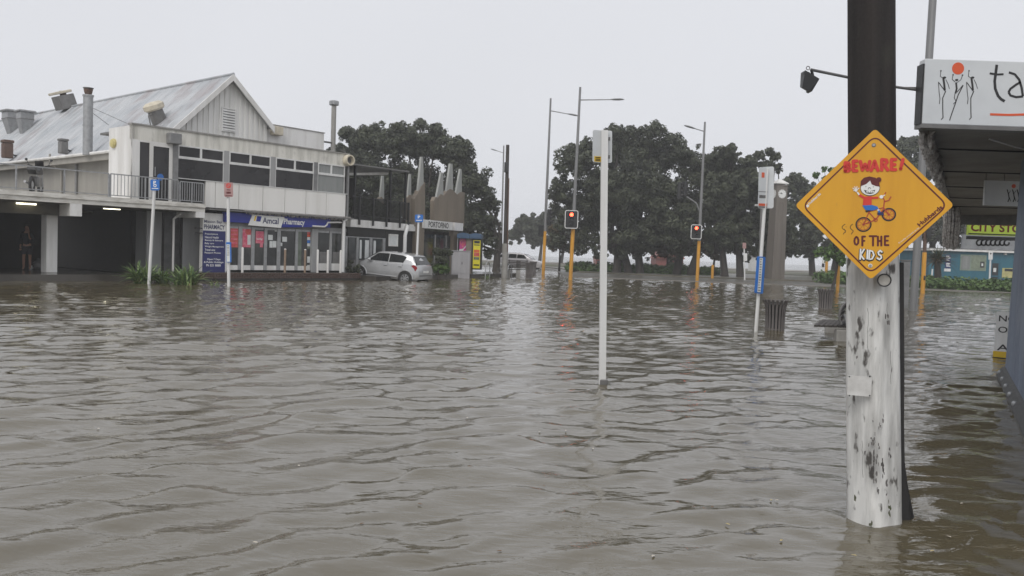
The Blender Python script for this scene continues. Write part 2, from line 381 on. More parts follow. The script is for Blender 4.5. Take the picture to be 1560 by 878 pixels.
me.loops.add(q.size); me.loops.foreach_set('vertex_index', q.ravel()); me.polygons.add(len(q))
me.polygons.foreach_set('loop_start', np.arange(0, q.size, 4, dtype=np.int32)); me.polygons.foreach_set('use_smooth', np.ones(len(q), bool)); me.update(calc_edges=True)
wm = bpy.data.materials.new('muddy_water'); wm.use_nodes = True; n = wm.node_tree; b = n.nodes['Principled BSDF']
tc = n.nodes.new('ShaderNodeTexCoord')
nz = n.nodes.new('ShaderNodeTexNoise'); nz.inputs['Scale'].default_value = .35; nz.inputs['Detail'].default_value = 4
n.links.new(tc.outputs['Object'], nz.inputs['Vector'])
mx = n.nodes.new('ShaderNodeMix'); mx.data_type = 'RGBA'; n.links.new(nz.outputs[0], mx.inputs[0])
mx.inputs[6].default_value = (.088, .073, .043, 1); mx.inputs[7].default_value = (.120, .102, .066, 1)
n.links.new(mx.outputs[2], b.inputs['Base Color'])
b.inputs['Roughness'].default_value = .035; b.inputs['IOR'].default_value = 1.9
last = None
for scl, dist, st, rot in ((2.6, .022, (.4, 1, 1), .5), (7.5, .013, (.4, 1, 1), .25), (21, .0058, (.45, 1, 1), -.15), (60, .0011, (.8, 1, 1), 0.), (3.4, .075, (.45, 1, 1), .1)):
    mp = n.nodes.new('ShaderNodeMapping'); mp.inputs['Scale'].default_value = st; mp.inputs['Rotation'].default_value = (0, 0, rot)
    n.links.new(tc.outputs['Object'], mp.inputs[0])
    z = n.nodes.new('ShaderNodeTexNoise'); z.inputs['Scale'].default_value = scl; z.inputs['Detail'].default_value = 2.5; z.inputs['Distortion'].default_value = .6
    n.links.new(mp.outputs[0], z.inputs['Vector'])
    bp = n.nodes.new('ShaderNodeBump'); bp.inputs['Strength'].default_value = .5; bp.inputs['Distance'].default_value = dist
    n.links.new(z.outputs[0], bp.inputs['Height'])
    # ripples come and go in patches
    g = n.nodes.new('ShaderNodeTexNoise'); g.inputs['Scale'].default_value = .22+scl*.02; g.inputs['Detail'].default_value = 2; n.links.new(tc.outputs['Object'], g.inputs['Vector'])
    r_ = n.nodes.new('ShaderNodeMapRange'); r_.inputs[1].default_value = .35; r_.inputs[2].default_value = .65; r_.inputs[3].default_value = .15; r_.inputs[4].default_value = .85
    n.links.new(g.outputs[0], r_.inputs[0]); n.links.new(r_.outputs[0], bp.inputs['Strength'])
    if dist > .05:      # choppier towards the middle of the crossing
        sx = n.nodes.new('ShaderNodeSeparateXYZ'); n.links.new(tc.outputs['Object'], sx.inputs[0]); r2_ = n.nodes.new('ShaderNodeMapRange'); r2_.inputs[1].default_value = 12; r2_.inputs[2].default_value = 45
        n.links.new(sx.outputs['Y'], r2_.inputs[0]); mm = n.nodes.new('ShaderNodeMath'); mm.operation = 'MULTIPLY'; n.links.new(r2_.outputs[0], mm.inputs[0]); n.links.new(r_.outputs[0], mm.inputs[1]); n.links.new(mm.outputs[0], bp.inputs['Strength'])
    if last: n.links.new(last, bp.inputs['Normal'])
    last = bp.outputs[0]
n.links.new(last, b.inputs['Normal'])
me.materials.append(wm)
fw = bpy.data.objects.new('flood_water', me); col.objects.link(fw); struct(fw)
# open sea beyond the park
SEAM = mat('sea_water', (.30, .31, .31), .3, scale=.05)
mb = MB(); mb.box(-600, 600, 133, 640, -.4, -.05); struct(mb.build('sea', SEAM))
# park land across the intersection, with the drowned kerb
mb = MB(); mb.zprism([(3.6, 57), (12, 55.5), (34, 53.5), (80, 52), (300, 52), (300, 135), (-300, 135), (-300, 92), (-6, 92), (1.5, 90), (4.2, 80)], -.5, .035)
struct(mb.build('wet_pavement', ASPH))
mb = MB(); mb.zprism([(5.5, 71), (14, 66), (30, 64.5), (46, 63.5), (120, 62), (260, 62), (260, 134), (-260, 134), (-260, 96), (-6, 96), (2, 95), (5, 84)], .0, .14)
struct(mb.build('park_ground', LANDM))
mb = MB(); mb.zprism([(4.5, 96), (14, 88), (300, 84), (300, 112), (-200, 112), (-200, 99)], .1, .20); struct(mb.build('park_lawn', GRASSM))
mb = MB(); mb.zprism([(-300, 122), (300, 122), (300, 138), (-300, 138)], .05, .26); struct(mb.build('beach', SANDM))
# kerb along the far side of the intersection
KERB = mat('kerb_stone', (.22, .21, .19), .4)
kp = [(3.5, 57), (12, 55.4), (34, 53.4), (80, 51.9)]
mb = MB()
for (a, b_) in zip(kp[:-1], kp[1:]): mb.zprism([(a[0], a[1]-.14), (b_[0], b_[1]-.14), (b_[0], b_[1]-.002), (a[0], a[1]-.002)], -.4, .06)
struct(mb.build('kerb', KERB))

# ================================================================== WHITE TWO STOREY BUILDING WITH THE PHARMACY
O_A = P(527, 400, 39.3)
A = Fr(O_A, 50.4)
def Tx(x, z, v=0.): return A.tx(x, z, v)
bA = thing('pharmacy_building', 'white two storey building with grey gabled iron roof above a pharmacy shopfront and parking deck', 'building', A.O, A.ang)
ZW0, ZW1, ZP, ZB = 4.025, 5.30, 5.85, 2.95     # sill, window head, parapet, panel foot
TL = A.on(202, 189)[0]; GV = 1.9
# pavement under and in front of the shops
mb = MB()
mb.zprism([(-30, -.55), (-10.3, -.55), (-10.3, 12), (-30, 12)], -.4, .24)
mb.zprism([(-10.298, -.75), (.2, -.75), (.2, .4), (-10.298, .4)], -.4, .34)
o = mb.build('shop_footpath', WETCONC, loc=tuple(A.O), rz=A.ang); struct(o)
# upper storey: structural wall behind the panels
box('upper_wall', DARKWALL, bA, TL+.1, -.05, .10, 1.0, ZB, ZP-.05)
box('side_wall', WHITE2, bA, TL, TL+.1, .0, GV, ZB, ZP-.02)
# parapet band and coping
box('parapet_band', PARAPET, bA, TL, -.0, -.0, .22, ZW1+.012, ZP-.0)
box('coping', ROOFEDGE, bA, TL-.05, .05, -.05, .28, ZP+.002, ZP+.06)
box('flat_roof', STEELD, bA, TL+.1, -.02, .24, GV+1, ZP-.2, ZP-.12)
# lower panels with open joints
jx = [313, 328, 364, 400.5, 434, 466, 497, 526.5]
for a, b_ in zip(jx[:-1], jx[1:]):
    ta, tb = Tx(a, 3.5), Tx(b_, 3.5)
    box('wall_panel', WHITEPNL, bA, ta+.012, tb-.012, -.0, .09, ZB, ZW0-.03)
box('sill_rail', WHITE, bA, Tx(271, ZW0), -.02, -.02, .09, ZW0-.027, ZW0+.0)
box('corner_post', GREYPAINT, bA, -.03, .05, -.03, .4, ZB, ZW1+.3)
# windows
wins = [(270.8, 340.6, 306, GLASS), (348.9, 411.9, 381.3, GLASS), (419.7, 477.5, 449, GLASS), (484, 524.8, 504.5, GLASSG)]
ZT = 4.83
prev = None
for x0, x1, xm, gm in wins:
    t0, t1, tm = Tx(x0, 4.7), Tx(x1, 4.7), Tx(xm, 5.05)
    f = MB(); e = .045
    f.box(t0, t1, -.03, .06, ZW1-e, ZW1+.01); f.box(t0, t1, -.03, .06, ZT-.05, ZT+.05)
    f.box(t0, t0+e, -.028, .058, ZT+.05, ZW1-e); f.box(t1-e, t1, -.028, .058, ZT+.05, ZW1-e); f.box(tm-.04, tm+.04, -.03, .06, ZT+.05, ZW1-e)
    f.box(t0, t0+.02, -.01, .05, ZW0, ZT-.05); f.box(t1-.02, t1, -.01, .05, ZW0, ZT-.05)
    wf = f.build('window', WHITE, bA)
    box('pane', gm, wf, t0+e, tm-.04, .01, .03, ZT+.05, ZW1-e); box('pane', gm, wf, tm+.04, t1-e, .012, .03, ZT+.05, ZW1-e)
    box('pane', gm, wf, t0+.02, t1-.02, .015, .035, ZW0, ZT-.05)
    if prev is not None: box('window_post', GREYPAINT if gm is not GLASS else GREYWALL, bA, prev+.005, t0-.005, -.012, .08, ZW0, ZW1+.005)
    prev = t1
# curtain shapes behind the last window
box('curtain', PAPER, bA, Tx(500, 4.4), Tx(507, 4.4), .037, .05, ZW0+.02, ZT-.07)
# balcony doors
dr = MB(); za, zb = 3.04, 5.28
x_ = [Tx(x, 4.2) for x in (205, 212.5, 227.5, 233, 257.5, 262.5)]
dr.box(x_[0], x_[1], -.01, .09, za, zb+.03); dr.box(x_[2], x_[3], -.02, .09, za, zb+.03); dr.box(x_[4], x_[5], -.01, .09, za, zb+.03)
dr.box(x_[1], x_[2], -.01, .09, zb-.04, zb+.03); dr.box(x_[3], x_[4], -.01, .09, zb-.14, zb+.03)
dd = dr.build('balcony_door', WHITE2, bA)
box('pane', GLASS, dd, x_[1], x_[2], .02, .04, za, zb-.04); box('pane', GLASS, dd, x_[3], x_[4], .02, .04, za, zb-.14)
hb = MB(); hb.tube([(x_[3]+.06, -.05, 4.0), (x_[3]+.06, -.05, 4.35)], .015); hb.build('handle', STEEL, dd)
hb = MB(); hb.disc((Tx(244.5, 3.95), 3.98), .13, .005, .018); hb.build('door_sticker', PARKBLUE, dd)
box('grey_column', GREYPAINT, bA, x_[5]+.005, Tx(270.8, 4.2)-.002, -.04, .1, ZB+.1, ZW1+.01)
box('wall_end', WHITE2, bA, TL, x_[0]-.003, -.005, .1, ZB, ZW1+.01)
# boxy wall lights under the coping, bell, round vent
for (a, b_, c_, d_, v, nm) in ((259.5, 277.5, 202, 218, -.32, 'wall_light'),):
    t0, z1 = A.on(a, c_, v); t1, z0 = A.on(b_, d_+.5, v); z0 = A.on(a, d_, v)[1]
    o = box(nm, GREYPAINT, bA, t0, t1, -.32, -.003, z0, z1, .02)
t, z = A.on(172, 218.5, 0); yb = MB(); p0 = np.array(P(172, 218.5, 32.6)); 
yb.lathe([(.001, -.08), (.17, -.06), (.19, 0), (.15, .06), (.001, .09)], 14)
o = yb.build('alarm_bell', YELLOWISH, bA); o.rotation_euler = (0, math.radians(-90), 0)
q = CAM+ray(172, 218.5)*1.; k = (TL-.06-(CAM-A.O)@A.a)/(ray(172, 218.5)@A.a); q = CAM+ray(172, 218.5)*k
o.location = (TL-.06, (q-A.O)@A.n, q[2])
t, z = A.on(533, 244, -.15); rv = MB(); rv.lathe([(.26, 0), (.27, .05), (.25, .28), (.19, .28), (.17, .1), (.001, .1)], 20)
o = rv.build('round_vent', CREAM, bA); o.rotation_euler = (math.radians(90), 0, 0); o.location = (t-.05, -.0, z-.02)
rg = MB(); [rg.lathe([(r-.012, .12+.0), (r+.012, .12), (r+.012, .15), (r-.012, .15), (r-.012, .12)], 18) for r in (.06, .12)]
rg.build('vent_rings', STEELD, o)
br = MB(); br.tube([(t-.05, .1, z+.15), (t-.05, .1, ZP+.1), (t-.35, .1, ZP+.2)], .03); br.build('vent_bracket', STEELD, bA)

# gabled roof behind
at_, az_ = A.on(350, 115, GV); 
lt, lz = A.on(258, 197, GV); rt, rz_ = A.on(404, 184, GV)
m = (az_-lz)/(at_-lt)
ZE = 5.55; tl = at_-(az_-ZE)/m; mr_ = (az_-rz_)/(rt-at_); tr = rt+.05; zr = az_-mr_*(tr-at_)
RB = 30.
def roofsheet(ta, za, tb, zb, y0, y1, th=.07):
    mb = MB(); mb.add([(ta, y0, za), (tb, y0, zb), (tb, y1, zb), (ta, y1, za), (ta, y0, za-th), (tb, y0, zb-th), (tb, y1, zb-th), (ta, y1, za-th)],
                      [(0, 1, 2, 3), (7, 6, 5, 4), (0, 4, 5, 1), (1, 5, 6, 2), (2, 6, 7, 3), (3, 7, 4, 0)]); return mb
rl = roofsheet(tl-.25, ZE-.25*m, at_, az_, GV-.25, RB)
# standing laps of the iron, one each .76 m
L = math.hypot(at_-tl+.25, (at_-tl+.25)*m)
for k in range(38):
    y = GV+.5+k*.76
    rl.add([(tl-.25, y-.02, ZE-.25*m+.0), (tl-.25, y+.02, ZE-.25*m+.0), (at_, y+.02, az_), (at_, y-.02, az_), (tl-.25, y, ZE-.25*m+.035), (at_, y, az_+.035)],
           [(0, 4, 5, 3), (4, 1, 2, 5), (0, 1, 4), (3, 5, 2)])
rl.build('roof_slope', ROOF, bA)
roofsheet(at_+.002, az_-.002, tr+.25, zr-.25*mr_, GV-.25, RB).build('roof_slope', ROOF, bA)
mb = MB(); mb.tube([(at_, GV-.3, az_+.02), (at_, RB, az_+.02)], .07, 8); mb.build('ridge_cap', ROOF, bA)
# gable wall of vertical boards
gw = MB(); n_ = 30; tA, tB = tl+.0, tr+.1
gw.prism([(tA, ZP-.6), (tB, ZP-.6), (tB, zr-.1), (at_, az_-.12), (tA, ZE-.05)], GV+.06, GV+.15)
def ztop(t): return (az_-.1-(at_-t)*m) if t < at_ else (az_-.1-(t-at_)*mr_)
gwo = gw.build('gable_wall', CLAD, bA)
tt = tA+.1; k = 0
while tt < tB-.1:
    zt = min(ztop(tt-.05), ztop(tt+.13))-.03
    if zt > ZP-.1:
        b4 = MB(); b4.prism([(tt, ZP-.5), (tt+.13, ZP-.5), (tt+.13, ztop(tt+.13)-.02), (tt, ztop(tt)-.02)], GV+.022, GV+.06); b4.build('board', CLAD, gwo)
    tt += .25
# bargeboards
for (ta, za, tb, zb) in ((tl-.25, ZE-.25*m, at_, az_), (at_, az_, tr+.25, zr-.25*mr_)):
    b4 = MB(); b4.prism([(ta, za+.02), (tb, zb+.02), (tb, zb-.26), (ta, za-.26)], GV-.32, GV-.252); b4.build('bargeboard', WHITE2, bA)
# louvred vent in the gable
t0, z1 = A.on(339, 165, GV); t1, z0 = A.on(358, 200, GV); z0 = A.on(339, 198, GV)[1]
lv = MB(); lv.box(t0-.04, t0+.02, GV-.03, GV+.05, z0, z1); lv.box(t1-.02, t1+.04, GV-.03, GV+.05, z0, z1); lv.box(t0-.04, t1+.04, GV-.03, GV+.05, z1, z1+.05); lv.box(t0-.04, t1+.04, GV-.03, GV+.05, z0-.05, z0)
lv.box(t0, t1, GV+.01, GV+.02, z0, z1)
lvo = lv.build('louvre_vent', WHITE2, bA)
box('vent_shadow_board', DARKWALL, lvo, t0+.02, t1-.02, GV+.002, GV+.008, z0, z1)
h8 = (z1-z0)/8
for k in range(8):
    s_ = MB(); zz = z0+h8*(k+.5); s_.xprism([(GV-.045, zz-.055), (GV-.045, zz-.03), (GV-.0, zz+.045), (GV-.0, zz+.02)], t0+.02, t1-.02); s_.build('slat', WHITE, lvo)
# raised block on the right with its light box
t0, z1 = A.on(411, 190, GV+.2); t1, _ = A.on(494, 203, GV+.2)
box('raised_block', WHITE2, bA, tr+.14, t1, GV+.2, GV+5, ZP-.3, z1, .01)
box('block_coping', ROOFEDGE, bA, tr+.13, t1+.03, GV+.17, GV+5, z1+.002, z1+.04)
a0 = A.on(417, 192, GV-.1); a1 = A.on(431, 206.5, GV-.1); box('wall_light', CREAM, bA, a0[0], a1[0], GV-.15, GV+.19, A.on(417, 205, GV-.1)[1], a0[1], .02)
# eave, fascia and recessed wall on the left side
box('eave_fascia', BEIGE, bA, tl-.42, tl-.27, GV+.5, RB, ZE-.62, ZE-.28)
gt = MB(); gt.tube([(tl-.5, GV+.5, ZE-.3), (tl-.5, RB, ZE-.3)], .07, 8); gt.build('gutter', WHITE2, bA)
box('recessed_wall', BEIGE, bA, tl+.1, tl+.3, GV+.0, RB, 2.9, ZE-.3)
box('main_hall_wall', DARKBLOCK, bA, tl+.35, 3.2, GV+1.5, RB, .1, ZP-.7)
q = P(79, 240, 44); dn = MB(); k = (tl-.5-(CAM-A.O)@A.a)/(ray(76, 236)@A.a); q = CAM+ray(76, 236)*k; vq = (q-A.O)@A.n
dn.tube([(tl-.5, vq, ZE-.1), (tl-.5, vq, ZE-.4), (tl-.2, vq, ZE-.75), (tl+.02, vq, ZE-.8), (tl+.02, vq, 3.05)], .05, 8); dn.build('downpipe', BEIGE, bA)
dn = MB(); dn.tube([(tl+.02, vq-1.6, ZE-.6), (tl+.02, vq-1.6, 3.05)], .06, 8); dn.build('downpipe', GREYPAINT, bA)

def onroof(x, y):
    """point of the left roof slope seen at a pixel, in the building's frame"""
    r = ray(x, y); q = CAM-A.O; c = az_-m*at_; k = (c-(q[2]-m*(q@A.a)))/(r[2]-m*(r@A.a)); p = CAM+r*k-A.O
    return p@A.a, p@A.n, p[2]
# parking deck, beams, column
tD0 = -30.; vF = -.30
tD1 = A.tx(312.5, 3.0, vF)
mb = MB(); mb.box(tD0, tD1, vF, 12, 2.74, 3.03); mb.build('deck_slab', DECKM, bA)
mb = MB(); mb.box(tD0, tD1-.0, vF-.05, vF-.002, 2.9, 3.06); mb.build('deck_edge', DECKM, bA)
te = A.tx(298.5, 2.6, vF); box('beam_end', WHITE2, bA, te, tD1-.01, vF+.002, 1.2, 2.50, 2.738)
tc0, tc1 = A.tx(107, 2.6, vF), A.tx(125, 2.6, vF); box('beam_end', WHITE2, bA, tc0, tc1, vF+.002, .6, 2.3, 2.738)
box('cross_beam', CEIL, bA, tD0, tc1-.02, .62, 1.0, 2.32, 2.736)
vC = 1.0
tq0, tq1 = A.tx(71, 1.4, vC), A.tx(88, 1.4, vC)
o = box('column', WHITE2, bA, tq0, tq1, vC, vC+.5, .242, 2.318 if vC < 1 else 2.736, .02)
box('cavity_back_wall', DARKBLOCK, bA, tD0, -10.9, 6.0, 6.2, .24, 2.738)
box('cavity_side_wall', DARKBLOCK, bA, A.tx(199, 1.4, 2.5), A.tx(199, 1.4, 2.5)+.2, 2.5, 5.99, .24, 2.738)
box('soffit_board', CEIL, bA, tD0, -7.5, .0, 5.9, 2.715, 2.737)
# ground floor walls under the deck, from the photograph's pixel columns
def wallA(name, m_, x0, x1, v, z0=.34, z1=2.71, **kw): return box(name, m_, bA, Tx(x0, 1.5, v), Tx(x1, 1.5, v), v, v+.1, z0, z1, **kw)
wallA('lower_wall', GREYWALL, 200, 224, 2.6, z0=.24); wallA('lower_wall', GREYWALL, 224, 249, 1.4, z0=.24); wallA('lower_wall', GREYPAINT, 249, 277, 1.6, z0=.24)
wallA('lower_wall', GREYWALL, 277, 309, .9, z0=.24)
for xp in (248, 276): wallA('wall_edge', DARKBLOCK, xp, xp+2, .85, z0=.24)
pp = MB(); t0 = Tx(264, 1.5, .5); t1 = Tx(279, 2.6, .0); pp.tube([(t0, .5, .25), (t0, .5, 2.42), (t0+.1, .5, 2.5), (t1, .2, 2.62)], .045, 8); pp.build('downpipe', WHITE2, bA)
# tubes of light under the deck
for (xa, xb, yy) in ((25, 55, 311), (158, 183, 318.5)):
    v = .5 if xa < 100 else 1.6
    ta, tb = A.on(xa, yy-.5, v)[0], A.on(xb, yy+.5, v)[0]
    zz = A.on((xa+xb)/2, yy, v)[1]
    k = box('tube_light', CREAM, bA, ta-.03, tb+.03, v-.06, v+.06, zz+.03, max(zz+.08, 2.71)); box('lit_tube', LIT, k, ta, tb, v-.03, v+.03, zz-.02, zz+.028)
# railing
rr = MB(); v = vF-.0
def railing(name, ta, tb, z0, z1, step, v, m_, parent, rad=.010):
    rl_ = MB(); rl_.box(ta, tb, v-.02, v+.02, z1-.04, z1); rl_.box(ta, tb, v-.015, v+.015, z0+.06, z0+.09)
    n_ = max(2, round((tb-ta)/1.6))
    for k in range(n_+1): t = ta+(tb-ta)*k/n_; rl_.box(t-.022, t+.022, v-.022, v+.022, z0, z1-.04)
    ro = rl_.build(name, m_, parent)
    n2 = max(1, int((tb-ta)/step)); mesh = MB().box(-rad, rad, -rad, rad, z0+.09, z1-.04).mesh('baluster', m_)
    for k in range(1, n2):
        b5 = bpy.data.objects.new('baluster', mesh); col.objects.link(b5); b5.parent = ro; b5.location = (ta+(tb-ta)*k/n2, v, 0)
    return ro
tm = A.tx(273, 3.5, vF)
t166 = A.tx(167, 3.5, vF); railing('deck_railing', -22, t166-.03, 3.06, 3.93, 99, vF, STEEL, bA); railing('balcony_railing', t166+.03, tm-.05, 3.06, 3.93, .125, vF, STEEL, bA)
railing('gate_railing', tm, tD1-.12, 3.06, 3.88, .09, vF-.06, STEEL, bA, .012)

# pharmacy sign boards
x0, x1 = 308.5, 343
vS = .0
t0, t1 = Tx(309, 1.5, vS), Tx(346.5, 1.5, vS)
box('sign_wall', CLAD, bA, t0, t1, vS+.02, vS+.25, .35, 2.72)
def nb(ya, xm=326): return A.on(xm, ya, vS)[1]
sb = box('sign_board', NAVY, bA, t0+.0, Tx(343, 1.5, vS), vS-.015, vS+.018, .30, nb(352), 0)
tb0, tb1 = t0+.05, Tx(342, 1.5, vS)
W_ = tb1-tb0; wr = MB()
write(wr, 'Mission Bay', tb0+.0, tb0+W_*.86, nb(341.5), nb(335.8), vS+.012, .01); wr.build('lettering', PRINTN, sb); wr = MB()
write(wr, 'PHARMACY', tb0-.0, tb1, nb(349.5), nb(342.5), vS+.012, .02)
wr.build('lettering', PRINTN, sb)
ls = [('Prescriptions', .62), ('Natural Health', .66), ('Beauty & Skincare', .88), ('Baby care', .44), ('Weight Management', .92), ('Travel care', .5), ('Passport Photos', .77)]
for i, (s_, wf) in enumerate(ls):
    yc = 357.2+i*4.75; wr = MB(); write(wr, s_, tb0+.03, tb0+.03+W_*wf, nb(yc+1.6), nb(yc-1.6), vS-.018, .015); wr.build('lettering', PRINTW, sb)
for (s_, a, b_, yc) in (('Open 7 Days', .15, .8, 395.5), ('& Public Holidays', .0, .95, 400), ('Ph 521 8888', .12, .82, 404.5)): wr = MB(); write(wr, s_, tb0+W_*a, tb0+W_*b_, nb(yc+1.7), nb(yc-1.7), vS-.018, .025); wr.build('lettering', PRINTW, sb)
rb = MB(); [rb.box(Tx(297, 1.5, .0), t0-.02, .0, .03, nb(y)-.03, nb(y)+.02) for y in (349, 356)]; rb.build('wall_bracket', BLACK, bA)

# blue fascia with its two signs and the icicle light fringe
zf0, zf1 = 2.33, 2.82
box('shop_fascia', SIGNBLUE, bA, Tx(340, 2.6), Tx(500, 2.5), -.16, .1, 2.40, 2.80)
def pz(x, y, v): return A.on(x, y, v)
vv = -.22
q4 = [pz(379, 343.3, vv), pz(385, 327, vv), pz(433.5, 331, vv), pz(428, 347.5, vv)]
mb = MB(); mb.prism(q4, vv, vv+.055); s1 = mb.build('shop_sign', PRINTW, bA)
mb = MB(); 
def quad(mb, P4, v, dy=.0): mb.prism([pz(x, y, v) for x, y in P4], v-.003-dy, v)
k = MB(); quad(k, [(386.5, 336.5), (388.5, 329), (391, 329.2), (389, 337)], vv); k.build('yellow_stripe', YPRINT, s1)
k = MB(); quad(k, [(390, 337.3), (392, 329.3), (398.5, 330), (396.5, 338)], vv); k.build('purple_block', SIGNBLUE, s1)
k = MB(); a = pz(400, 340, vv); b_ = pz(424.5, 331.8, vv); write(k, 'Amcal', a[0], b_[0], pz(400, 340.5, vv)[1], pz(400, 331.2, vv)[1], vv-.004, .02); k.build('lettering', PRINTN, s1)
q4 = [pz(428.7, 346.5, vv+.02), pz(434.2, 331.5, vv+.02), pz(486, 334.5, vv+.02), pz(481, 346.3, vv+.02)]
mb = MB(); mb.prism(q4, vv+.02, vv+.055); s2 = mb.build('shop_sign', SIGNBLUE, bA)
k = MB(); write(k, 'Pharmacy', pz(432.5, 340, vv)[0], pz(464.5, 340, vv)[0], pz(433, 341.8, vv)[1]-.07, pz(433, 332.2, vv)[1]-.02, vv+.012, .03); k.build('lettering', PRINTW, s2)
fr = MB(); ta, tb = Tx(366, 2.8), Tx(527, 2.8)
rs = random.Random(4)
for k in range(420):
    t = ta+(tb-ta)*rs.random(); L = rs.uniform(.06, .19); d = rs.uniform(-.09, .09)
    fr.tube([(t, -.3+rs.uniform(-.04, .04), 2.93-rs.uniform(0, .06)), (t+d, -.3+rs.uniform(-.03, .03), 2.93-L)], .016, 3, caps=False)
fr.box(ta, tb, -.34, -.26, 2.90, 2.94)
tag(fr.build('icicle_light_fringe', TINSEL, bA), kind='stuff')
box('verandah_edge', STEELD, bA, Tx(313, 2.9), .12, -.36, -.0, 2.84, 2.90)

# shopfront bays
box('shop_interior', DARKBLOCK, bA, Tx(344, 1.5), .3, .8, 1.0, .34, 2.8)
box('shopfront_header', GREYPAINT, bA, Tx(346.5, 2.4), .0, .02, .12, 2.24, 2.395)
bays = [(350.5, 363.5, GLASS2), (369, 383, GLASS2), (388, 402.5, GLASS2), (407, 422.3, GLASS2), (427.5, 450, GLASS2), (454, 460.5, GLASSGR), (460.7, 473.5, GLASS2), (484, 502, GLASS2), (505.5, 520.5, GLASS2)]
edges = [346.5, 350.5, 363.5, 369, 383, 388, 402.5, 407, 422.3, 427.5, 450, 454, 473.5, 484, 502, 505.5, 520.5, 526.5]
for a, b_ in zip(edges[0::2], edges[1::2]):
    wallA('door_frame', STEEL if b_ < 470 else GREYWALL, a, b_, .0, .42, 2.238)
for a, b_, gm in bays:
    ta, tb = Tx(a, 1.5), Tx(b_, 1.5); g0 = .62 if a < 480 else .75
    p_ = box('shop_pane', gm, bA, ta+.003, tb-.003, .05, .07, g0, 2.15)
    box('kick_rail', WHITE2, p_, ta+.003, tb-.003, .03, .09, .42, g0-.002); box('head_rail', STEEL, p_, ta+.003, tb-.003, .03, .09, 2.152, 2.236)
def poster(x0, y0, x1, y1, m_, name='poster', v=.045):
    xm = (x0+x1)/2; a = A.on(x0, (y0+y1)/2, v); b_ = A.on(x1, (y0+y1)/2, v)
    return box(name, m_, bA, a[0], b_[0], v-.005, v, A.on(xm, y1, v)[1], A.on(xm, y0, v)[1])
p_ = poster(351, 346, 363, 377, POSTR); k = MB()
for yy in (351, 357, 364, 370): k.box(A.on(352, 360, .04)[0], A.on(361.5, 360, .04)[0], .036, .0395, A.on(357, yy+1.6, .04)[1], A.on(357, yy-.6, .04)[1])
tag(k.build('print_blocks', POSTP, p_), kind='stuff')
p_ = poster(369.3, 347, 382.5, 377, POSTP); k = MB(); k.disc(A.on(378, 353, .036), .14, .036, .039); k.build('print_disc', POSTR, p_)
k = MB(); k.box(A.on(377, 360, .04)[0], A.on(382, 360, .04)[0], .036, .0392, A.on(377, 373, .04)[1], A.on(377, 358, .04)[1]); k.build('print_panel', PAPER, p_)
p_ = poster(389.5, 352.5, 402, 371, POSTP); k = MB(); write(k, 'only', A.on(391, 360, .038)[0], A.on(400, 360, .038)[0], A.on(395, 366.5, .038)[1], A.on(395, 362.5, .038)[1], .0385, .02); k.build('lettering', PRINTW, p_)
p_ = poster(396, 371, 400.5, 377, POSTP, 'poster')
for (a, b_, c_, d_) in ((408.5, 358, 415.5, 366), (410.5, 367.5, 415, 377.5), (415.3, 367.3, 421, 377.3), (418.5, 348, 422, 353), (430, 361, 437, 368.5), (427.5, 370, 430, 375)): poster(a, b_, c_, d_, PAPER, 'paper_notice')
for (b_, d_, m_) in ((351, 357, POSTR), (357.5, 361, ORPRINT), (361.5, 366, PAPER), (366.5, 370.5, PARKBLUE), (371, 375.5, PAPER), (376, 379, GLASSGR), (391, 400.5, PAPER), (404, 407, PAPER)): poster(468, b_, 472.5, d_, m_, 'window_card')
box('side_pillar', GREYWALL, bA, Tx(474, 1.5), Tx(483, 1.5), -.06, -.003, .35, 2.3)
for (a, b_, c_, d_) in ((486.5, 384, 500.5, 403), (506.5, 384, 520, 403)): poster(a, b_, c_, d_, STEELD, 'blind_panel')
dp = MB(); t0 = Tx(523, 1.5, -.22); dp.tube([(t0, -.22, .36), (t0, -.22, 2.72), (t0+.1, -.3, 2.86)], .075, 10); dp.build('downpipe', WHITE, bA)
dp = MB(); t0 = Tx(497.5, 2.2, -.2); dp.tube([(t0-.8, -.2, 2.42), (t0-.12, -.2, 2.42), (t0, -.2, 2.5), (t0+.05, -.2, 2.62), (t0+.6, -.2, 2.66), (Tx(520, 2.5, -.2), -.2, 2.66)], .04, 8); dp.build('pipe_run', WHITE2, bA)
# dark brick step along the shops
ta, tb = A.tx(304, .3, -.75), A.tx(545, .3, -.75); st = box('brick_step', BRICK, bA, ta, min(tb, .18), -.95, -.752, .10, .33)
bk = MB().cbox(-.11, .11, -.01, .03, -.032, .032, .004).mesh('brick', BRICK); n_ = 0
t = ta
row = 0
for zz in (.14, .215, .29):
    t = ta+(.12 if row % 2 else .0)+.12
    while t < .1 and n_ < 140:
        b5 = bpy.data.objects.new('brick', bk); col.objects.link(b5); b5.parent = st; b5.location = (t, -.965, zz); t += .235; n_ += 1
    row += 1

# ------------------------------------------------------------------ things standing on the roof of the hall
def onroofw(x, y):
    t, v, z = onroof(x, y); return A.w(t, v, z)
sl_ = math.atan(m)
def roofthing(name, label, cat, x, y):
    return thing(name, label, cat, onroofw(x, y), A.ang)
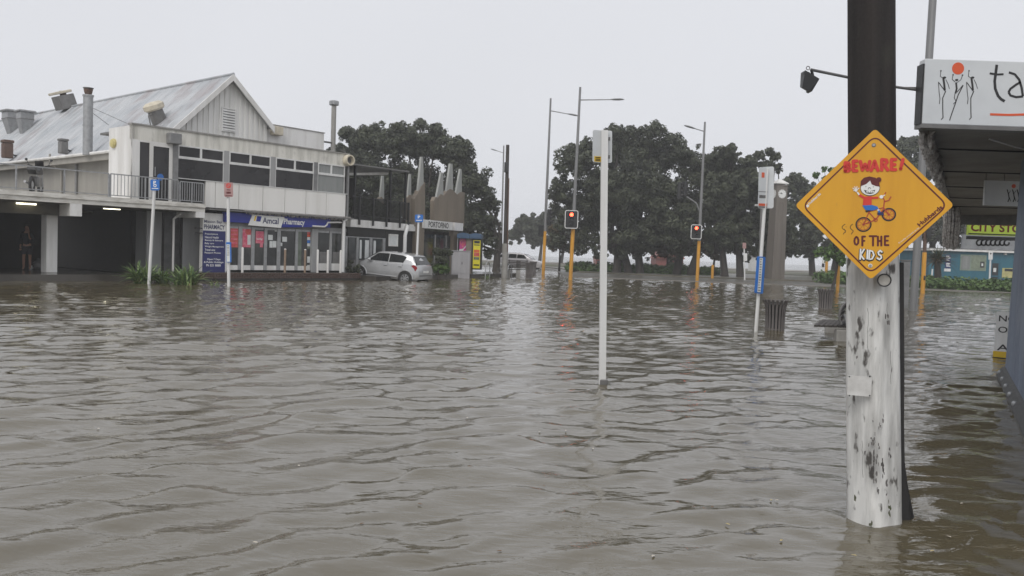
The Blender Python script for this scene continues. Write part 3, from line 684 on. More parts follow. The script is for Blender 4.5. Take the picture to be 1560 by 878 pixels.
# twin hooded extractors
for (x, y, wd, lab) in ((20, 199, .42, 'larger grey hooded roof extractor on the old iron roof, further from the gable'), (38, 200, .32, 'smaller grey hooded roof extractor beside the larger one on the iron roof')):
    r_ = roofthing('roof_extractor', lab, 'roof extractor', x, y); tag(r_, group='hooded roof extractors')
    k = wd*1.15; mb = MB(); mb.add([(-k*.45, -k*.45, -.3), (k*.45, -k*.45, -.3), (k*.45, k*.45, -.3), (-k*.45, k*.45, -.3), (-k*.95, -k*.95, .65), (k*.95, -k*.95, .65), (k*.95, k*.95, .65), (-k*.95, k*.95, .65), (-k*.95, -k*.95, 1.02), (k*.95, -k*.95, 1.02), (k*.95, k*.95, 1.02), (-k*.95, k*.95, 1.02)],
        [(0, 1, 5, 4), (1, 2, 6, 5), (2, 3, 7, 6), (3, 0, 4, 7), (4, 5, 9, 8), (5, 6, 10, 9), (6, 7, 11, 10), (7, 4, 8, 11), (8, 9, 10, 11)])
    mb.build('duct', STEEL, r_); mb = MB(); mb.cbox(-k*1.25, k*1.25, -k*1.25, k*1.25, 1.04, 1.15, .05); mb.build('hood', STEEL, r_); mb = MB(); mb.box(-k*.98, k*.98, -k*.98, k*.98, .63, .68); mb.build('flange', STEELD, r_)
# tilted box with cap
r_ = roofthing('roof_cooler', 'square grey box with a pale cap set tilted near the ridge of the iron roof', 'roof unit', 102, 166)
mb = MB(); mb.cbox(-.42, .42, -.5, .5, .0, .75, .02); b_ = mb.build('casing', STEELD, r_); mb = MB(); mb.cbox(-.5, .36, -.55, .55, .84, .98, .03); c_ = mb.build('cap', CREAM, r_)
for o in (b_, c_): o.rotation_euler = (0, -.35, 0)
mb = MB(); mb.tube([(-.2, 0, .7), (-.25, 0, .95)], .18, 8); mb.build('neck', RUST, r_)
# yellowed roof fan by the gable
r_ = roofthing('roof_fan', 'roof fan with cream dome on a slanted grey duct near the gable', 'roof fan', 244, 184)
mb = MB(); mb.tube([(0, 0, -.1), (-.25, 0, .42)], .32, 12); mb.build('duct', STEELD, r_)
mb = MB(); mb.lathe([(.36, -.12), (.44, -.05), (.44, .12), (.3, .22), (.001, .25)], 18); o = mb.build('dome', CREAM, r_, smooth=True); o.location = (-.28, 0, .52); o.rotation_euler = (0, -.45, 0)
mb = MB(); mb.tube([(.3, .3, .15), (.75, .1, .65), (.85, -.1, .7)], .03, 6); mb.build('stay', STEELD, r_); mb = MB(); mb.tube([(-.5, -.2, -.35), (-.62, -.2, .1), (-.35, -.2, .3)], .03, 6); mb.build('stay', STEELD, r_)
# tall flue with guy wires
q = onroof(133.5, 226); k = (tl-.55-(CAM-A.O)@A.a)/(ray(133.5, 226)@A.a); q = CAM+ray(133.5, 226)*k; d = q[1]; s = FOC/d
r_ = thing('flue_pipe', 'tall stainless flue with rusty cowl rising beside the gutter of the iron roof', 'flue', q, A.ang)
h = (226-146)/s; mb = MB(); mb.lathe([(.2, -.3), (.2, h*.42), (.215, h*.42), (.215, h*.44), (.2, h*.44), (.2, h*.97), (.23, h*.97), (.23, h*1.0), (.001, h)], 16); mb.build('pipe', STEEL, r_, smooth=True)
mb = MB(); mb.lathe([(.12, h), (.16, h+.1), (.19, h+.25), (.13, h+.27)], 14); mb.build('cowl', RUST, r_); mb = MB(); mb.lathe([(.22, h+.28), (.22, h+.31), (.001, h+.34)], 14); mb.build('cowl_cap', STEELD, r_)
for (x, y) in ((193, 188), (166, 191)):
    e_ = Vector(P(x, y, d+1.2))-Vector(q); e_.rotate(Matrix.Rotation(-A.ang, 3, 'Z')); mb = MB(); mb.tube([(.1, 0, h*(.78 if x > 180 else .7)), tuple(e_)], .012, 4); mb.build('guy_wire', STEELD, r_)
for (x0, x1, y0, y1, nm, lab, m_) in ((89, 103, 212, 231, 'roof_box', 'small dark square duct standing on the gutter left of the tall flue', STEELD), (3, 19, 214, 238, 'rusty_unit', 'rusty square machine on the gutter at the far end of the roof', RUST)):
    k = (tl-.45-(CAM-A.O)@A.a)/(ray(x0, y1)@A.a); q = CAM+ray((x0+x1)/2, y1)*k; s = FOC/q[1]; r_ = thing(nm, lab, 'roof unit', q, A.ang)
    W = (x1-x0)/s/2*.8; h = (y1-y0)/s; mb = MB(); mb.cbox(-W, W, -W, W, -.1, h*.8, .03); mb.build('casing', m_, r_); mb = MB(); mb.cbox(-W*1.15, W*1.15, -W*1.15, W*1.15, h*.82, h, .03); mb.build('lid', m_, r_)
    mb = MB(); mb.tube([(W, 0, .1), (W*3.4, 0, -.0), (W*4.5, 0, -.1)], .04, 6); mb.build('pipe', BLACK, r_)
# chimney post at the right end
q = P(507, 240, 45); s = FOC/45; r_ = thing('chimney_post', 'slim pale flue with a square cap rising behind the right end of the white building', 'flue', q-np.array([0, 0, .6]), A.ang)
h = (240-162)/s+.6; mb = MB(); mb.tube([(0, 0, -1), (.0, 0, h)], .13, 10); mb.build('pipe', CONC, r_); mb = MB(); mb.cbox(-.2, .2, -.2, .2, h, h+.25, .04); mb.build('cap', STEEL, r_)
mb = MB(); mb.tube([(-.1, 0, h-2.0), (-.9, 0, h-2.0)], .05, 6); mb.build('bracket', STEELD, r_)

# ================================================================== RESTAURANT WITH THE SPIKED WALLS
B = Fr((A.w(.12, 0, 0)), 66.2)
bB = thing('restaurant_building', 'low dark restaurant with white fascia, brown pillars and spiked brown panels above', 'building', B.O, B.ang)
def Bx(x, z, v=0.): return B.tx(x, z, v)
tR = Bx(704, 1.5)
mb = MB(); mb.zprism([(.0, -1.6), (16.5, -1.6), (16.5, 6), (.6, 6)], -.4, .22); o = mb.build('restaurant_footpath', WETCONC, loc=tuple(B.O), rz=B.ang); struct(o)
box('back_wall', DARKBLOCK, bB, .4, tR+.2, .35, 5, .22, 2.6); box('terrace_floor', DARKWALL, bB, .3, Bx(632, 2.8), .0, 6, 2.62, 2.78)
tf = Bx(645.5, 2.8)
box('white_fascia', WHITE2, bB, .05, tf-.02, -.06, .3, 2.50, 2.86)
box('dark_wall', DARKWALL, bB, .05, Bx(526+1, 1.5)+.3, .05, .3, .22, 2.48)
# shopfront
def wallB(name, m_, x0, x1, v, z0, z1, th=.06, par=None): return box(name, m_, par or bB, Bx(x0, 1.5, v), Bx(x1, 1.5, v), v, v+th, z0, z1)
wallB('dark_wall', DARKWALL, 587, 613, .03, .22, 2.48, .3); wallB('dark_header', DARKWALL, 529, 587, .04, 2.08, 2.48, .3)
bys = [(529.5, 543), (547, 563.5), (567.5, 583)]
for (a, b_) in bys:
    p_ = wallB('shop_pane', GLASS2, a, b_, .08, .95, 1.98, .02); wallB('blind_panel', STEELD, a, b_, .06, .40, .94, .04, p_)
for a, b_ in ((526, 529.4), (543.2, 546.8), (563.7, 567.3), (583.2, 587)): wallB('door_frame', STEEL, a, b_, .03, .22, 2.05, .07)
wallB('head_rail', STEEL, 529.5, 583, .035, 2.0, 2.05, .05)
for (xa, xb) in ((556, 562), (569, 572.5), (548, 551)): wallB('curtain', PAPER, xa, xb, .072, 1.0, 1.9, .006)
f_ = MB(); t0, t1 = Bx(592, 1.5, -.0), Bx(605.5, 1.5, -.0); z0, z1 = B.on(599, 375.5)[1], B.on(599, 357)[1]
f_.box(t0, t1, -.03, .028, z0, z0+.07); f_.box(t0, t1, -.03, .028, z1-.07, z1); f_.box(t0, t0+.07, -.028, .028, z0+.07, z1-.07); f_.box(t1-.07, t1, -.028, .028, z0+.07, z1-.07)
mf = f_.build('menu_case', WHITE2, bB); box('menu_sheet', PAPER, mf, t0+.07, t1-.07, .0, .02, z0+.07, z1-.07)
dp = MB(); t0 = Bx(616.5, 1.5, -.2); t1 = Bx(622.5, 2.7, -.2); dp.tube([(t0, -.2, .22), (t0, -.2, 2.25), (t0+.12, -.2, 2.5), (t1-.1, -.2, 2.72), (t1, -.1, 2.74)], .10, 10); dp.build('downpipe', WHITE, bB, smooth=True)
# side part: columns, glass and the name board
wallB('dark_wall', DARKWALL, 618, 632, .12, .22, 2.48, .2)
wallB('pillar', BROWNW, 633, 645.5, -.10, .22, 3.1, .3); wallB('pillar', BROWNW, 690, 697.5, -.10, .22, 2.7, .3)
p_ = wallB('glass_wall', GLASS2, 645.7, 689.8, .10, .22, 2.4, .03); 
for xa in (662, 679): wallB('mullion', STEEL, xa, xa+1.6, .05, .22, 2.4, .05, p_)
t0, t1 = Bx(645.3, 2.8, -.2), Bx(689, 2.8, -.2); z1 = B.on(645.5, 334.5, -.2)[1]; z0 = B.on(645.5, 347.5, -.2)[1]
nbd = box('name_board', WHITE, bB, t0, t1, -.22, .1, z0, z1)
wr = MB(); write(wr, 'PORTOFINO', t0+.15*(t1-t0), t0+.85*(t1-t0), z0+.07, z1-.07, -.2225, .025); wr.build('lettering', PRINTK, nbd)
box('name_board', WHITE2, bB, Bx(692, 2.8, -.2), Bx(705, 2.8, -.2), -.22, .1, z0, z1)
wallB('pillar', BROWNW, 701, 705, -.08, .22, 2.4, .3)
# upper brown panels with grey spikes
def upol(name, m_, pts, v, th, par=None): 
    mb = MB(); mb.prism([B.on(x, y, v) for x, y in pts], v, v+th); return mb.build(name, m_, par or bB)
w1 = upol('brown_panel', BROWNW, [(632, 345), (632, 303), (634, 298), (636, 296), (638, 291), (640, 289), (642, 285), (647.5, 278), (647.5, 345)], -.1, .25)
upol('spike', SPIKE, [(636.5, 297), (642.3, 239), (644.7, 239), (645.6, 282)], -.06, .12, w1)
w2 = upol('brown_panel', BROWNW, [(661, 345), (661, 306), (664, 300), (667, 302), (672, 296), (676, 298), (681, 292), (686, 288), (690, 290), (693, 293), (697, 297), (702, 293), (708, 293), (707, 345)], .25, .25)
for pts in ([(665, 302), (672.5, 263), (675, 263), (675.5, 297)], [(680, 294), (686, 249.5), (689.5, 249.5), (690.5, 291)], [(694.5, 297), (701.5, 257.5), (703.6, 257.5), (703.5, 295)]): upol('spike', SPIKE, pts, .3, .12, w2)
w3 = upol('brown_panel', BROWNW, [(618.5, 338), (618.5, 303), (622, 300), (624, 297), (627.5, 298), (627.5, 338)], 1.6, .2)
upol('spike', SPIKE, [(621, 300), (624.5, 265), (626.5, 265), (626.5, 300)], 1.65, .1, w3)
w4 = upol('brown_panel', BROWNW, [(578, 326), (578, 304), (581, 300), (584, 303), (586, 326)], 2.6, .2)
upol('spike', SPIKE, [(579, 304), (582.5, 268), (585, 268), (585.5, 303)], 2.65, .1, w4)
# terrace: posts, rails, canopy, planting
tr0, tr1 = .1, Bx(621, 3.3)
rt_ = MB(); rt_.box(tr0, tr1, -.1, -.06, 3.92, 3.97); rt_.box(tr0, tr1, -.1, -.06, 3.05, 3.09); to = rt_.build('terrace_rail', BLACK, bB)
for xp in (544.5, 565.5, 586, 606.5, 619): t = Bx(xp, 3.3); box('rail_post', BLACK, to, t-.05, t+.05, -.16, -.1, 2.62, 3.98)
n2 = 60; mesh = MB().box(-.008, .008, -.09, -.07, 3.09, 3.92).mesh('baluster', BLACK)
for k in range(1, n2): o = bpy.data.objects.new('baluster', mesh); col.objects.link(o); o.parent = to; o.location = (tr0+(tr1-tr0)*k/n2, 0, 0)
box('terrace_back_wall', DARKWALL, bB, 2.0, 5.6, 2.5, 2.6, 2.78, 3.9)
cn = MB(); a = B.on(530, 251, .2); b_ = B.on(619, 263, .2); zc = (a[1]+b_[1])/2
cn.prism([(a[0], a[1]), (b_[0], b_[1]), (b_[0], b_[1]+.07), (a[0], a[1]+.07)], .0, 3.2)
cn.build('canopy_roof', STEELD, bB)
a = B.on(530, 265.5, .6); b_ = B.on(590, 264.5, .6); cn = MB(); cn.tube([(a[0], .6, a[1]), (b_[0], .6, b_[1])], .07, 8); cn.build('rolled_blind', WHITE2, bB)
for xp, yt in ((594, 246), (617, 258), (540, 252)): 
    v = .25; t = B.tx(xp, 4, v); mb = MB(); mb.box(t-.05, t+.05, v-.05, v+.05, 2.78, B.on(xp, yt, v)[1]); mb.build('canopy_post', BLACK, bB)

# ================================================================== POSTS, LAMPS AND SIGNALS
def V3(a): return Vector([float(x) for x in a])
def leaning(xb, yb, xt, yt, z=0.):
    b_ = G(xb, yb, z); t = P(xt, yt, b_[1]); return b_, t-b_, FOC/b_[1]
STREETPOLE = mat('street_pole_grey', (.24, .24, .24), .45, metal=.4, c2=(.15, .15, .15), streak=True, scale=4)
def head_lamp(parent, p0, p1, sgn):
    """lamp arm from p0 to p1 with a flat oval luminaire"""
    a = MB(); a.tube([p0, p1], .035, 8, r1=.028); ar = a.build('arm', STREETPOLE, parent)
    h = MB(); L = .95; prof = [(0, .03), (.15, .09), (.35, .14), (.65, .15), (.85, .10), (.95, .02)]
    d = (V3(p1)-V3(p0)).normalized(); side = Vector((0, 0, 1)).cross(d).normalized(); up = d.cross(side)
    vs = []; fs = []
    for (s, r) in prof:
        for j in range(8):
            t = 2*PI*j/8; vs.append(V3(p1)+d*(s*L-.15)+side*math.cos(t)*r+up*math.sin(t)*r*(.55 if math.sin(t) > 0 else .35))
    for i in range(5): fs += [(i*8+j, i*8+(j+1) % 8, (i+1)*8+(j+1) % 8, (i+1)*8+j) for j in range(8)]
    fs += [tuple(range(7, -1, -1)), tuple(range(40, 48))]
    h.add(vs, fs); h.build('lamp_head', STEEL, parent, smooth=True)
def signal_head(parent, c, w, h, lit=None, face=True, aspect=0., name='signal_head'):
    """three-light traffic signal, backed by a white-edged board; faces -y turned by aspect"""
    mb = MB(); mb.cbox(-w/2, w/2, -.04, .04, -h/2, h/2, .03) if face else None
    if not face: mb.cbox(-.17, .17, -.12, .12, -h/2, h/2, .03)
    o = mb.build(name, BLACK, parent); o.location = tuple(c); o.rotation_euler.z = aspect
    if face:
        e = MB(); r = .10
        pts = []
        for (cx, cz, a0) in ((w/2-r, h/2-r, 0), (-w/2+r, h/2-r, 90), (-w/2+r, -h/2+r, 180), (w/2-r, -h/2+r, 270)):
            pts += [(cx+r*math.cos(math.radians(a0+30*k)), cz+r*math.sin(math.radians(a0+30*k))) for k in range(4)]
        e.stroke(pts, .045, -.052, -.041, True); e.build('white_edge', WHITE, o)
    for i in range(3):
        z = h*.27*(1-i); v = MB()
        xo = 0
        v.add(*visor(.13, .2)); vo = v.build('visor', BLACK, o); vo.location = (xo, -.045 if face else -.125, z)
        l = MB(); l.lathe([(.105, 0), (.10, -.012), (.05, -.03), (.001, -.034)], 16); lo_ = l.build('lens', REDLIT if (lit and i == 0) else GLASS, o); lo_.rotation_euler = (math.radians(-90), 0, 0); lo_.location = (xo, -.06 if face else -.13, z)
        lo_.rotation_euler = (math.radians(90), 0, 0)
    return o
def visor(r, L):
    vs = []; n_ = 9
    for j in range(n_): t = math.radians(-20+220*j/(n_-1)); vs += [(r*math.cos(t), 0, r*math.sin(t)), (r*math.cos(t), -L*(1 if 1 < j < 7 else .6), r*math.sin(t))]
    for j in range(n_): t = math.radians(-20+220*j/(n_-1)); vs += [((r-.012)*math.cos(t), 0, (r-.012)*math.sin(t)), ((r-.012)*math.cos(t), -L*(1 if 1 < j < 7 else .6), (r-.012)*math.sin(t))]
    fs = [(2*j, 2*j+2, 2*j+3, 2*j+1) for j in range(n_-1)]+[(18+2*j, 18+2*j+1, 18+2*j+3, 18+2*j+2) for j in range(n_-1)]+[(2*j+1, 2*j+3, 18+2*j+3, 18+2*j+1) for j in range(n_-1)]
    return vs, fs
def pole_part(name, m_, parent, vec, f0, f1, r0, r1=None, n=12):
    mb = MB(); mb.tube([tuple(vec*f0), tuple(vec*f1)], r0, n, r1=r1 if r1 else r0); return mb.build(name, m_, parent, smooth=True)
# main signal with lamp arm to the right
def lamp_signal(name, lab, cat, xb, yb, xt, yt, armb, arme, ysplit, headpx, lit, grp=None, r=.11, extra=None, z=0.):
    b_, vec, s = leaning(xb, yb, xt, yt, z); o = thing(name, lab, cat, b_, 0, grp)
    fs = (yb-ysplit)/(yb-yt)
    if ysplit: pole_part('yellow_post', YELPOLE, o, vec, -.06, fs, r*1.05)
    pole_part('upper_pole', STREETPOLE, o, vec, fs+.001 if ysplit else -.06, 1.0, r, r*.6)
    d = b_[1]
    if armb: head_lamp(o, tuple(P(armb[0], armb[1], d)-b_), tuple(P(arme[0], arme[1], d)-b_), 1)
    if headpx:
        x, y, w_, h_ = headpx; c = P(x, y, d-.3)-b_; signal_head(o, c, w_/s, h_/s, lit)
        br = MB(); br.tube([tuple(c+np.array([0, .05, 0])), tuple(vec*((yb-y)/(yb-yt)))], .04, 6); br.build('bracket', BLACK, o)
    if extra: extra(o, b_, vec, s, d)
    return o
lamp_signal('traffic_signal', 'red traffic light on a yellow post carrying the tallest street lamp', 'traffic light', 869, 427, 884, 133, (884, 152.5), (932, 152), 349, (870.5, 334.5, 19, 26.5), True, 'traffic signals with street lamps')
def ex2(o, b_, vec, s, d):
    for (x, y, h_) in ((837, 331, 24), (824.5, 352, 17)): 
        signal_head(o, P(x, y, d)-b_, .3, h_/s, False, False, math.radians(70 if x > 830 else 200))
lamp_signal('traffic_signal', 'yellow post with dark side-on signal heads, right of the pale wagon', 'traffic light', 827.5, 419, 839, 150, (839, 169), (866, 174), 352, None, False, 'traffic signals with street lamps', extra=ex2)
def ex3(o, b_, vec, s, d):
    mb = MB(); q = [P(x, y, d)-b_ for x, y in ((1065.5, 322), (1061, 310), (1054, 305), (1046, 300))]; mb.tube([tuple(k) for k in q], .05, 6); mb.build('side_arm', STREETPOLE, o)
    for (x, y, h_, a) in ((1035, 291, 26, 80), (1042.5, 288, 22, -60)): signal_head(o, P(x, y, d)-b_, .3, h_/s, False, False, math.radians(a))
lamp_signal('traffic_signal', 'red traffic light on a yellow post with lamp arm pointing left', 'traffic light', 1062, 429, 1074, 186, (1073, 200.5), (1058, 196), 367, (1060.5, 353.5, 15.5, 21), True, 'traffic signals with street lamps', extra=ex3)
lamp_signal('street_lamp', 'slim street lamp with short arm to the left behind the timber pole', 'street lamp', 763, 406, 767.5, 222, (767, 233), (757, 230), 0, None, False, r=.12, z=0.)
# timber power pole with concrete foot
b_, vec, s = leaning(768.5, 424, 773.5, 221); o = thing('power_pole', 'grey timber power pole standing on a thicker concrete foot at the corner', 'power pole', b_)
pole_part('concrete_foot', CONC, o, vec, -.05, (424-371)/203, .19, .17); pole_part('timber_shaft', TIMBERD, o, vec, (424-371)/203, 1., .12, .10)
mb = MB(); mb.tube([tuple(vec*.2+np.array([.13, -.1, 0])), tuple(vec*.75+np.array([.11, -.1, 0]))], .04, 6); mb.build('cable_guard', RUST, o)
mb = MB(); q = vec*.83; mb.cbox(q[0]-.17, q[0]+.1, q[1]-.22, q[1]-.1, q[2]-.3, q[2]+.3, .02); mb.build('fuse_box', BLACK, o)
# tall pole beside the awning
b_, vec, s = leaning(1391, 474, 1421, 0); vec = vec*1.06; o = thing('steel_pole', 'tall plain grey steel pole rising behind the white awning sign', 'pole', b_)
pole_part('shaft', STREETPOLE, o, vec, -.05, 1., .125, .12, 14)
b_, vec, s = leaning(1376, 470, 1377, 398); o = thing('square_post', 'short dark grey square post just right of the white painted pole', 'post', b_)
mb = MB(); mb.cbox(-.125, .125, -.12, .12, -.3, vec[2], .02); mb.build('shaft', GREYPAINT, o); mb = MB(); mb.cbox(-.14, .14, -.14, .14, vec[2]+.002, vec[2]+.05, .01); mb.build('cap', STEELD, o)
b_, vec, s = leaning(1405.5, 447, 1409, 372); o = thing('traffic_signal', 'yellow signal post with dark heads seen under the white awning, beside the grey pole', 'traffic light', b_, 0, 'traffic signals with street lamps')
pole_part('yellow_post', YELPOLE, o, vec, -.1, .83, .12); pole_part('upper_pole', RUST, o, vec, .831, 1.6, .1)
signal_head(o, vec*1.25+np.array([.1, -.2, 0]), .3, .75, False, False, 1.2); 
mb = MB(); mb.box(-.05, .05, -.135, -.118, .75, 1.0); mb.build('push_button', BLACK, o)
# yellow posts and striped post behind the little tree
for (x, yb, yt, lab, g) in ((1276, 443, 398, 'taller yellow post in the water behind the second bin', None), (1258, 431, 398, 'yellow post beside the black and white striped post', None), (1085, 425, 403.5, 'short yellow bollard standing alone before the trees', None)):
    b_, vec, s = leaning(x, yb, x+2*(yb-yt)/45, yt); o = thing('yellow_post', lab, 'post', b_, 0, 'yellow posts'); pole_part('shaft', YELPOLE, o, vec, -.1, .97, .09 if yb > 440 else .11)
    pole_part('cap', YELPOLE, o, vec, .971, 1.0, .07, .03)
b_, vec, s = leaning(1252.5, 430, 1254.5, 396); o = thing('striped_post', 'post banded in black and white beside a yellow post', 'post', b_)
for k in range(6): pole_part('band', (PRINTK, PRINTW)[k % 2], o, vec, -.05 if k == 0 else k/6, (k+1)/6-.0005, .10)

# signposts
def signpost(name, lab, cat, xb, yb, xt, yt, r, m_=None, grp=None, z=0., n=10):
    b_, vec, s = leaning(xb, yb, xt, yt, z); o = thing(name, lab, cat, b_, 0, grp); pole_part('post', m_ or WHITE, o, vec, -.12, 1., r, None, n); return o, b_, vec, s
def panel(o, b_, x0, y0, x1, y1, d, m_, name='sign_plate', th=.006, ang=0.):
    """flat plate seen at these pixels"""
    a = P(x0, y0, d)-b_; c = P(x1, y1, d)-b_; xm, zm = (a[0]+c[0])/2, (a[2]+c[2])/2; W = abs(c[0]-a[0])/2/math.cos(ang); Hh = abs(a[2]-c[2])/2
    mb = MB(); e = min(W, Hh)*.2; mb.prism([(-W+e, -Hh), (W-e, -Hh), (W, -Hh+e), (W, Hh-e), (W-e, Hh), (-W+e, Hh), (-W, Hh-e), (-W, -Hh+e)], -th/2, th/2)
    p_ = mb.build(name, m_, o); p_.location = (xm, a[1], zm); p_.rotation_euler = (0, -ROLL, ang); return p_, W, Hh
# parking sign (left)
o, b_, vec, s = signpost('parking_sign', 'blue parking sign on a leaning white post behind the flax clumps', 'sign', 226.8, 433, 236.2, 273, .055); d = b_[1]-.08
p_, W, Hh = panel(o, b_, 229.3, 273.5, 243, 290.5, d, PARKBLUE); k = MB(); write(k, 'P', -W*.35, W*.25, Hh*.15, Hh*.75, -.005, .03); k.ring((0, -Hh*.1), W*.28, .03, -.006, -.004, 12); k.box(-W*.7, W*.7, -.006, -.004, -Hh*.72, -Hh*.58); tag(k.build('lettering', PRINTW, p_), kind='stuff')
# no-parking sign with timetable case
o, b_, vec, s = signpost('bus_stop_sign', 'faded red sign over a timetable case on a white post before the pharmacy', 'sign', 348.5, 438, 347.5, 279, .055); d = b_[1]-.09
p_, W, Hh = panel(o, b_, 341.7, 278, 354.8, 300.5, d, mat('faded_pink_sign', (.42, .25, .24), .5, var=.1)); k = MB(); k.ring((0, Hh*.55), W*.45, .035, -.006, -.004, 16); k.stroke([(-W*.3, Hh*.72), (W*.3, Hh*.38)], .03, -.0075, -.006); k.build('prohibition_ring', REDPRINT, p_)
k = MB(); k.stroke([(-W*.4, 0), (W*.4, -Hh*.05)], .03, -.006, -.004); k.box(-W*.5, W*.5, -.006, -.004, -Hh*.55, -Hh*.28); k.box(-W*.7, W*.7, -.006, -.004, -Hh*.9, -Hh*.78); tag(k.build('print_blocks', MAROON, p_), kind='stuff')
p_, W, Hh = panel(o, b_, 345, 369, 352, 400, d-.02, PARKBLUE, 'timetable_case', .05); k = MB(); k.box(-W*.8, W*.55, -.031, -.026, -Hh*.95, Hh*.78); k.build('timetable_sheet', PAPER, p_)
k = MB(); [k.box(-W*.6, W*.35, -.034, -.031, Hh*z, Hh*(z+.06)) for z in (.6, .45, .3, .1, -.1, -.3)]; tag(k.build('print_lines', STEELD, p_), kind='stuff')
# blue sign behind the car
o, b_, vec, s = signpost('parking_sign', 'small blue parking sign on a white post behind the silver hatchback', 'sign', 633.6, 428, 638, 327, .055); d = b_[1]-.08
p_, W, Hh = panel(o, b_, 632.3, 327, 644.5, 339, d, PARKBLUE); k = MB(); write(k, 'P', -W*.3, W*.3, Hh*.0, Hh*.75, -.005, .03); k.box(-W*.7, W*.7, -.006, -.004, -Hh*.6, -Hh*.4); tag(k.build('lettering', PRINTW, p_), kind='stuff')
# tall bus stop sign pole in the middle of the water
b_ = G(919, 588); vec = P(921, 199, b_[1])-b_; s = FOC/b_[1]; d = b_[1]
o = thing('bus_stop_post', 'tall white signpost standing alone in the middle of the flooded road', 'sign post', b_)
mb = MB(); r = .038
v1 = vec*1.0; mb.add([(-r, -r, -.4), (r, -r, -.4), (r, r, -.4), (-r, r, -.4), (v1[0]-r, v1[1]-r, v1[2]), (v1[0]+r, v1[1]-r, v1[2]), (v1[0]+r, v1[1]+r, v1[2]), (v1[0]-r, v1[1]+r, v1[2])], [(0, 1, 5, 4), (1, 2, 6, 5), (2, 3, 7, 6), (3, 0, 4, 7), (4, 5, 6, 7)])
mb.build('post', WHITE, o); mb = MB(); mb.cbox(-.046, .046, -.046, .046, -.1, .08, .01); mb.build('foot_sleeve', STEELD, o)
p_, W, Hh = panel(o, b_, 903.5, 198.5, 917.5, 248, d-.02, SIGNWH, ang=.5, name='sign_plate'); k = MB(); k.box(-W*.7, W*.75, -.0065, -.004, -Hh*.95, -Hh*.62); k.build('yellow_patch', YPRINT, p_)
k = MB(); [k.box(-W*.5, W*.5, -.0085, -.0065, -Hh*z, -Hh*(z-.05)) for z in (.72, .82, .9)]; tag(k.build('print_lines', PRINTK, p_), kind='stuff')
p_, W, Hh = panel(o, b_, 917, 199.5, 931, 249, d+.06, SIGNWH, ang=-.4)
mb = MB(); q = vec*.52; mb.box(-.05+q[0], .05+q[0], -.05, .05, q[2], q[2]+.015); 
q = vec*.545; mb = MB(); mb.tube([(q[0]-.04, -.02, q[2]-.01), (q[0]-.065, -.03, q[2]+.03)], .012, 6); mb.build('bolt', STEELD, o)
q = vec*.99
for z in (.9, .97): 
    mb = MB(); qq = vec*z; mb.box(qq[0]-.07, qq[0]+.07, .039, .052, qq[2]-.02, qq[2]+.02); mb.build('clamp', STEELD, o)
# bus stop flag at the bins
b_, vec, s = leaning(1151.5, 505, 1168.5, 262); d = b_[1]; o = thing('bus_stop_post', 'leaning white bus stop pole with blue timetable case, left of the nearer bin', 'sign post', b_)
pole_part('post', WHITE, o, vec, -.1, 1.02, .038, .036)
p_, W, Hh = panel(o, b_, 1155, 255, 1170, 318, d-.08, SIGNWH, ang=.6); k = MB(); k.box(-W*.4, W*.2, -.0065, -.004, Hh*.5, Hh*.75); k.build('red_mark', ORPRINT, p_); k = MB(); k.box(-W, W, -.0065, -.004, -Hh*.2, -Hh*.17); k.box(-W*.8, W*.8, -.0065, -.004, -Hh*.5, -Hh*.35); k.box(-W*.9, W*.9, -.0065, -.004, -Hh*.97, -Hh*.9); tag(k.build('print_lines', STEELD, p_), kind='stuff')
k = MB(); k.box(-W*.9, W*.9, -.0065, -.004, -Hh*.88, -Hh*.76); k.build('orange_strip', ORPRINT, p_)
panel(o, b_, 1163, 254, 1176, 318, d+.06, SIGNWH, ang=-.5)
a = P(1150, 313, d)-b_; c = P(1166, 313, d)-b_; mb = MB(); mb.tube([tuple(a), tuple(c)], .02, 6); mb.build('bracket', WHITE, o)
p_, W, Hh = panel(o, b_, 1152.5, 391, 1163, 447.5, d-.07, PARKBLUE, 'timetable_case', .07); p_.rotation_euler = (0, .035, .5); k = MB(); k.box(-W*.85, W*.1, -.043, -.036, -Hh*.93, Hh*.93); k.build('timetable_sheet', PAPER, p_)
k = MB(); rr_ = random.Random(2); [k.box(-W*.75, -W*(.75-rr_.uniform(.3, .75)), -.045, -.043, Hh*z, Hh*(z+.05)) for z in np.arange(-.85, .85, .14)]; tag(k.build('print_lines', STEELD, p_), kind='stuff')
b_, vec, s = leaning(1158, 440, 1162, 262); b2 = P(1156, 455, 24); o = thing('sign_post', 'thin grey post standing just behind the leaning bus stop pole', 'post', G(1155, 462)); vec = P(1161, 300, G(1155, 462)[1])-G(1155, 462); pole_part('post', STEELD, o, vec, -.1, 1., .05)
# small signs across the road
b_, vec, s = leaning(1134.5, 427, 1133.5, 371, .05); o = thing('street_sign', 'small red and white sign on a white post left of the clock tower', 'sign', b_); pole_part('post', WHITE, o, vec, -.1, 1., .055)
panel(o, b_, 1131.5, 370, 1136.5, 379, b_[1]-.1, mat('faded_pink_sign', (.42, .25, .24))); panel(o, b_, 1133, 386, 1138, 398, b_[1]-.1, WHITE)
b_, vec, s = leaning(1507, 440, 1509.3, 385, .05); o = thing('street_sign', 'white parking plate on a white post before the teal building', 'sign', b_); pole_part('post', WHITE, o, vec, -.1, 1., .06)
p_, W, Hh = panel(o, b_, 1506.3, 383.5, 1512, 396, b_[1]-.1, WHITE); k = MB(); k.disc((0, Hh*.5), W*.4, -.006, -.004, 10); k.build('mark', PRINTK, p_)
b_, vec, s = leaning(1418.5, 433, 1420.5, 410, .05); o = thing('white_post', 'thin white post beside the cabbage tree', 'post', b_); pole_part('post', WHITE, o, vec, -.1, 1., .06)
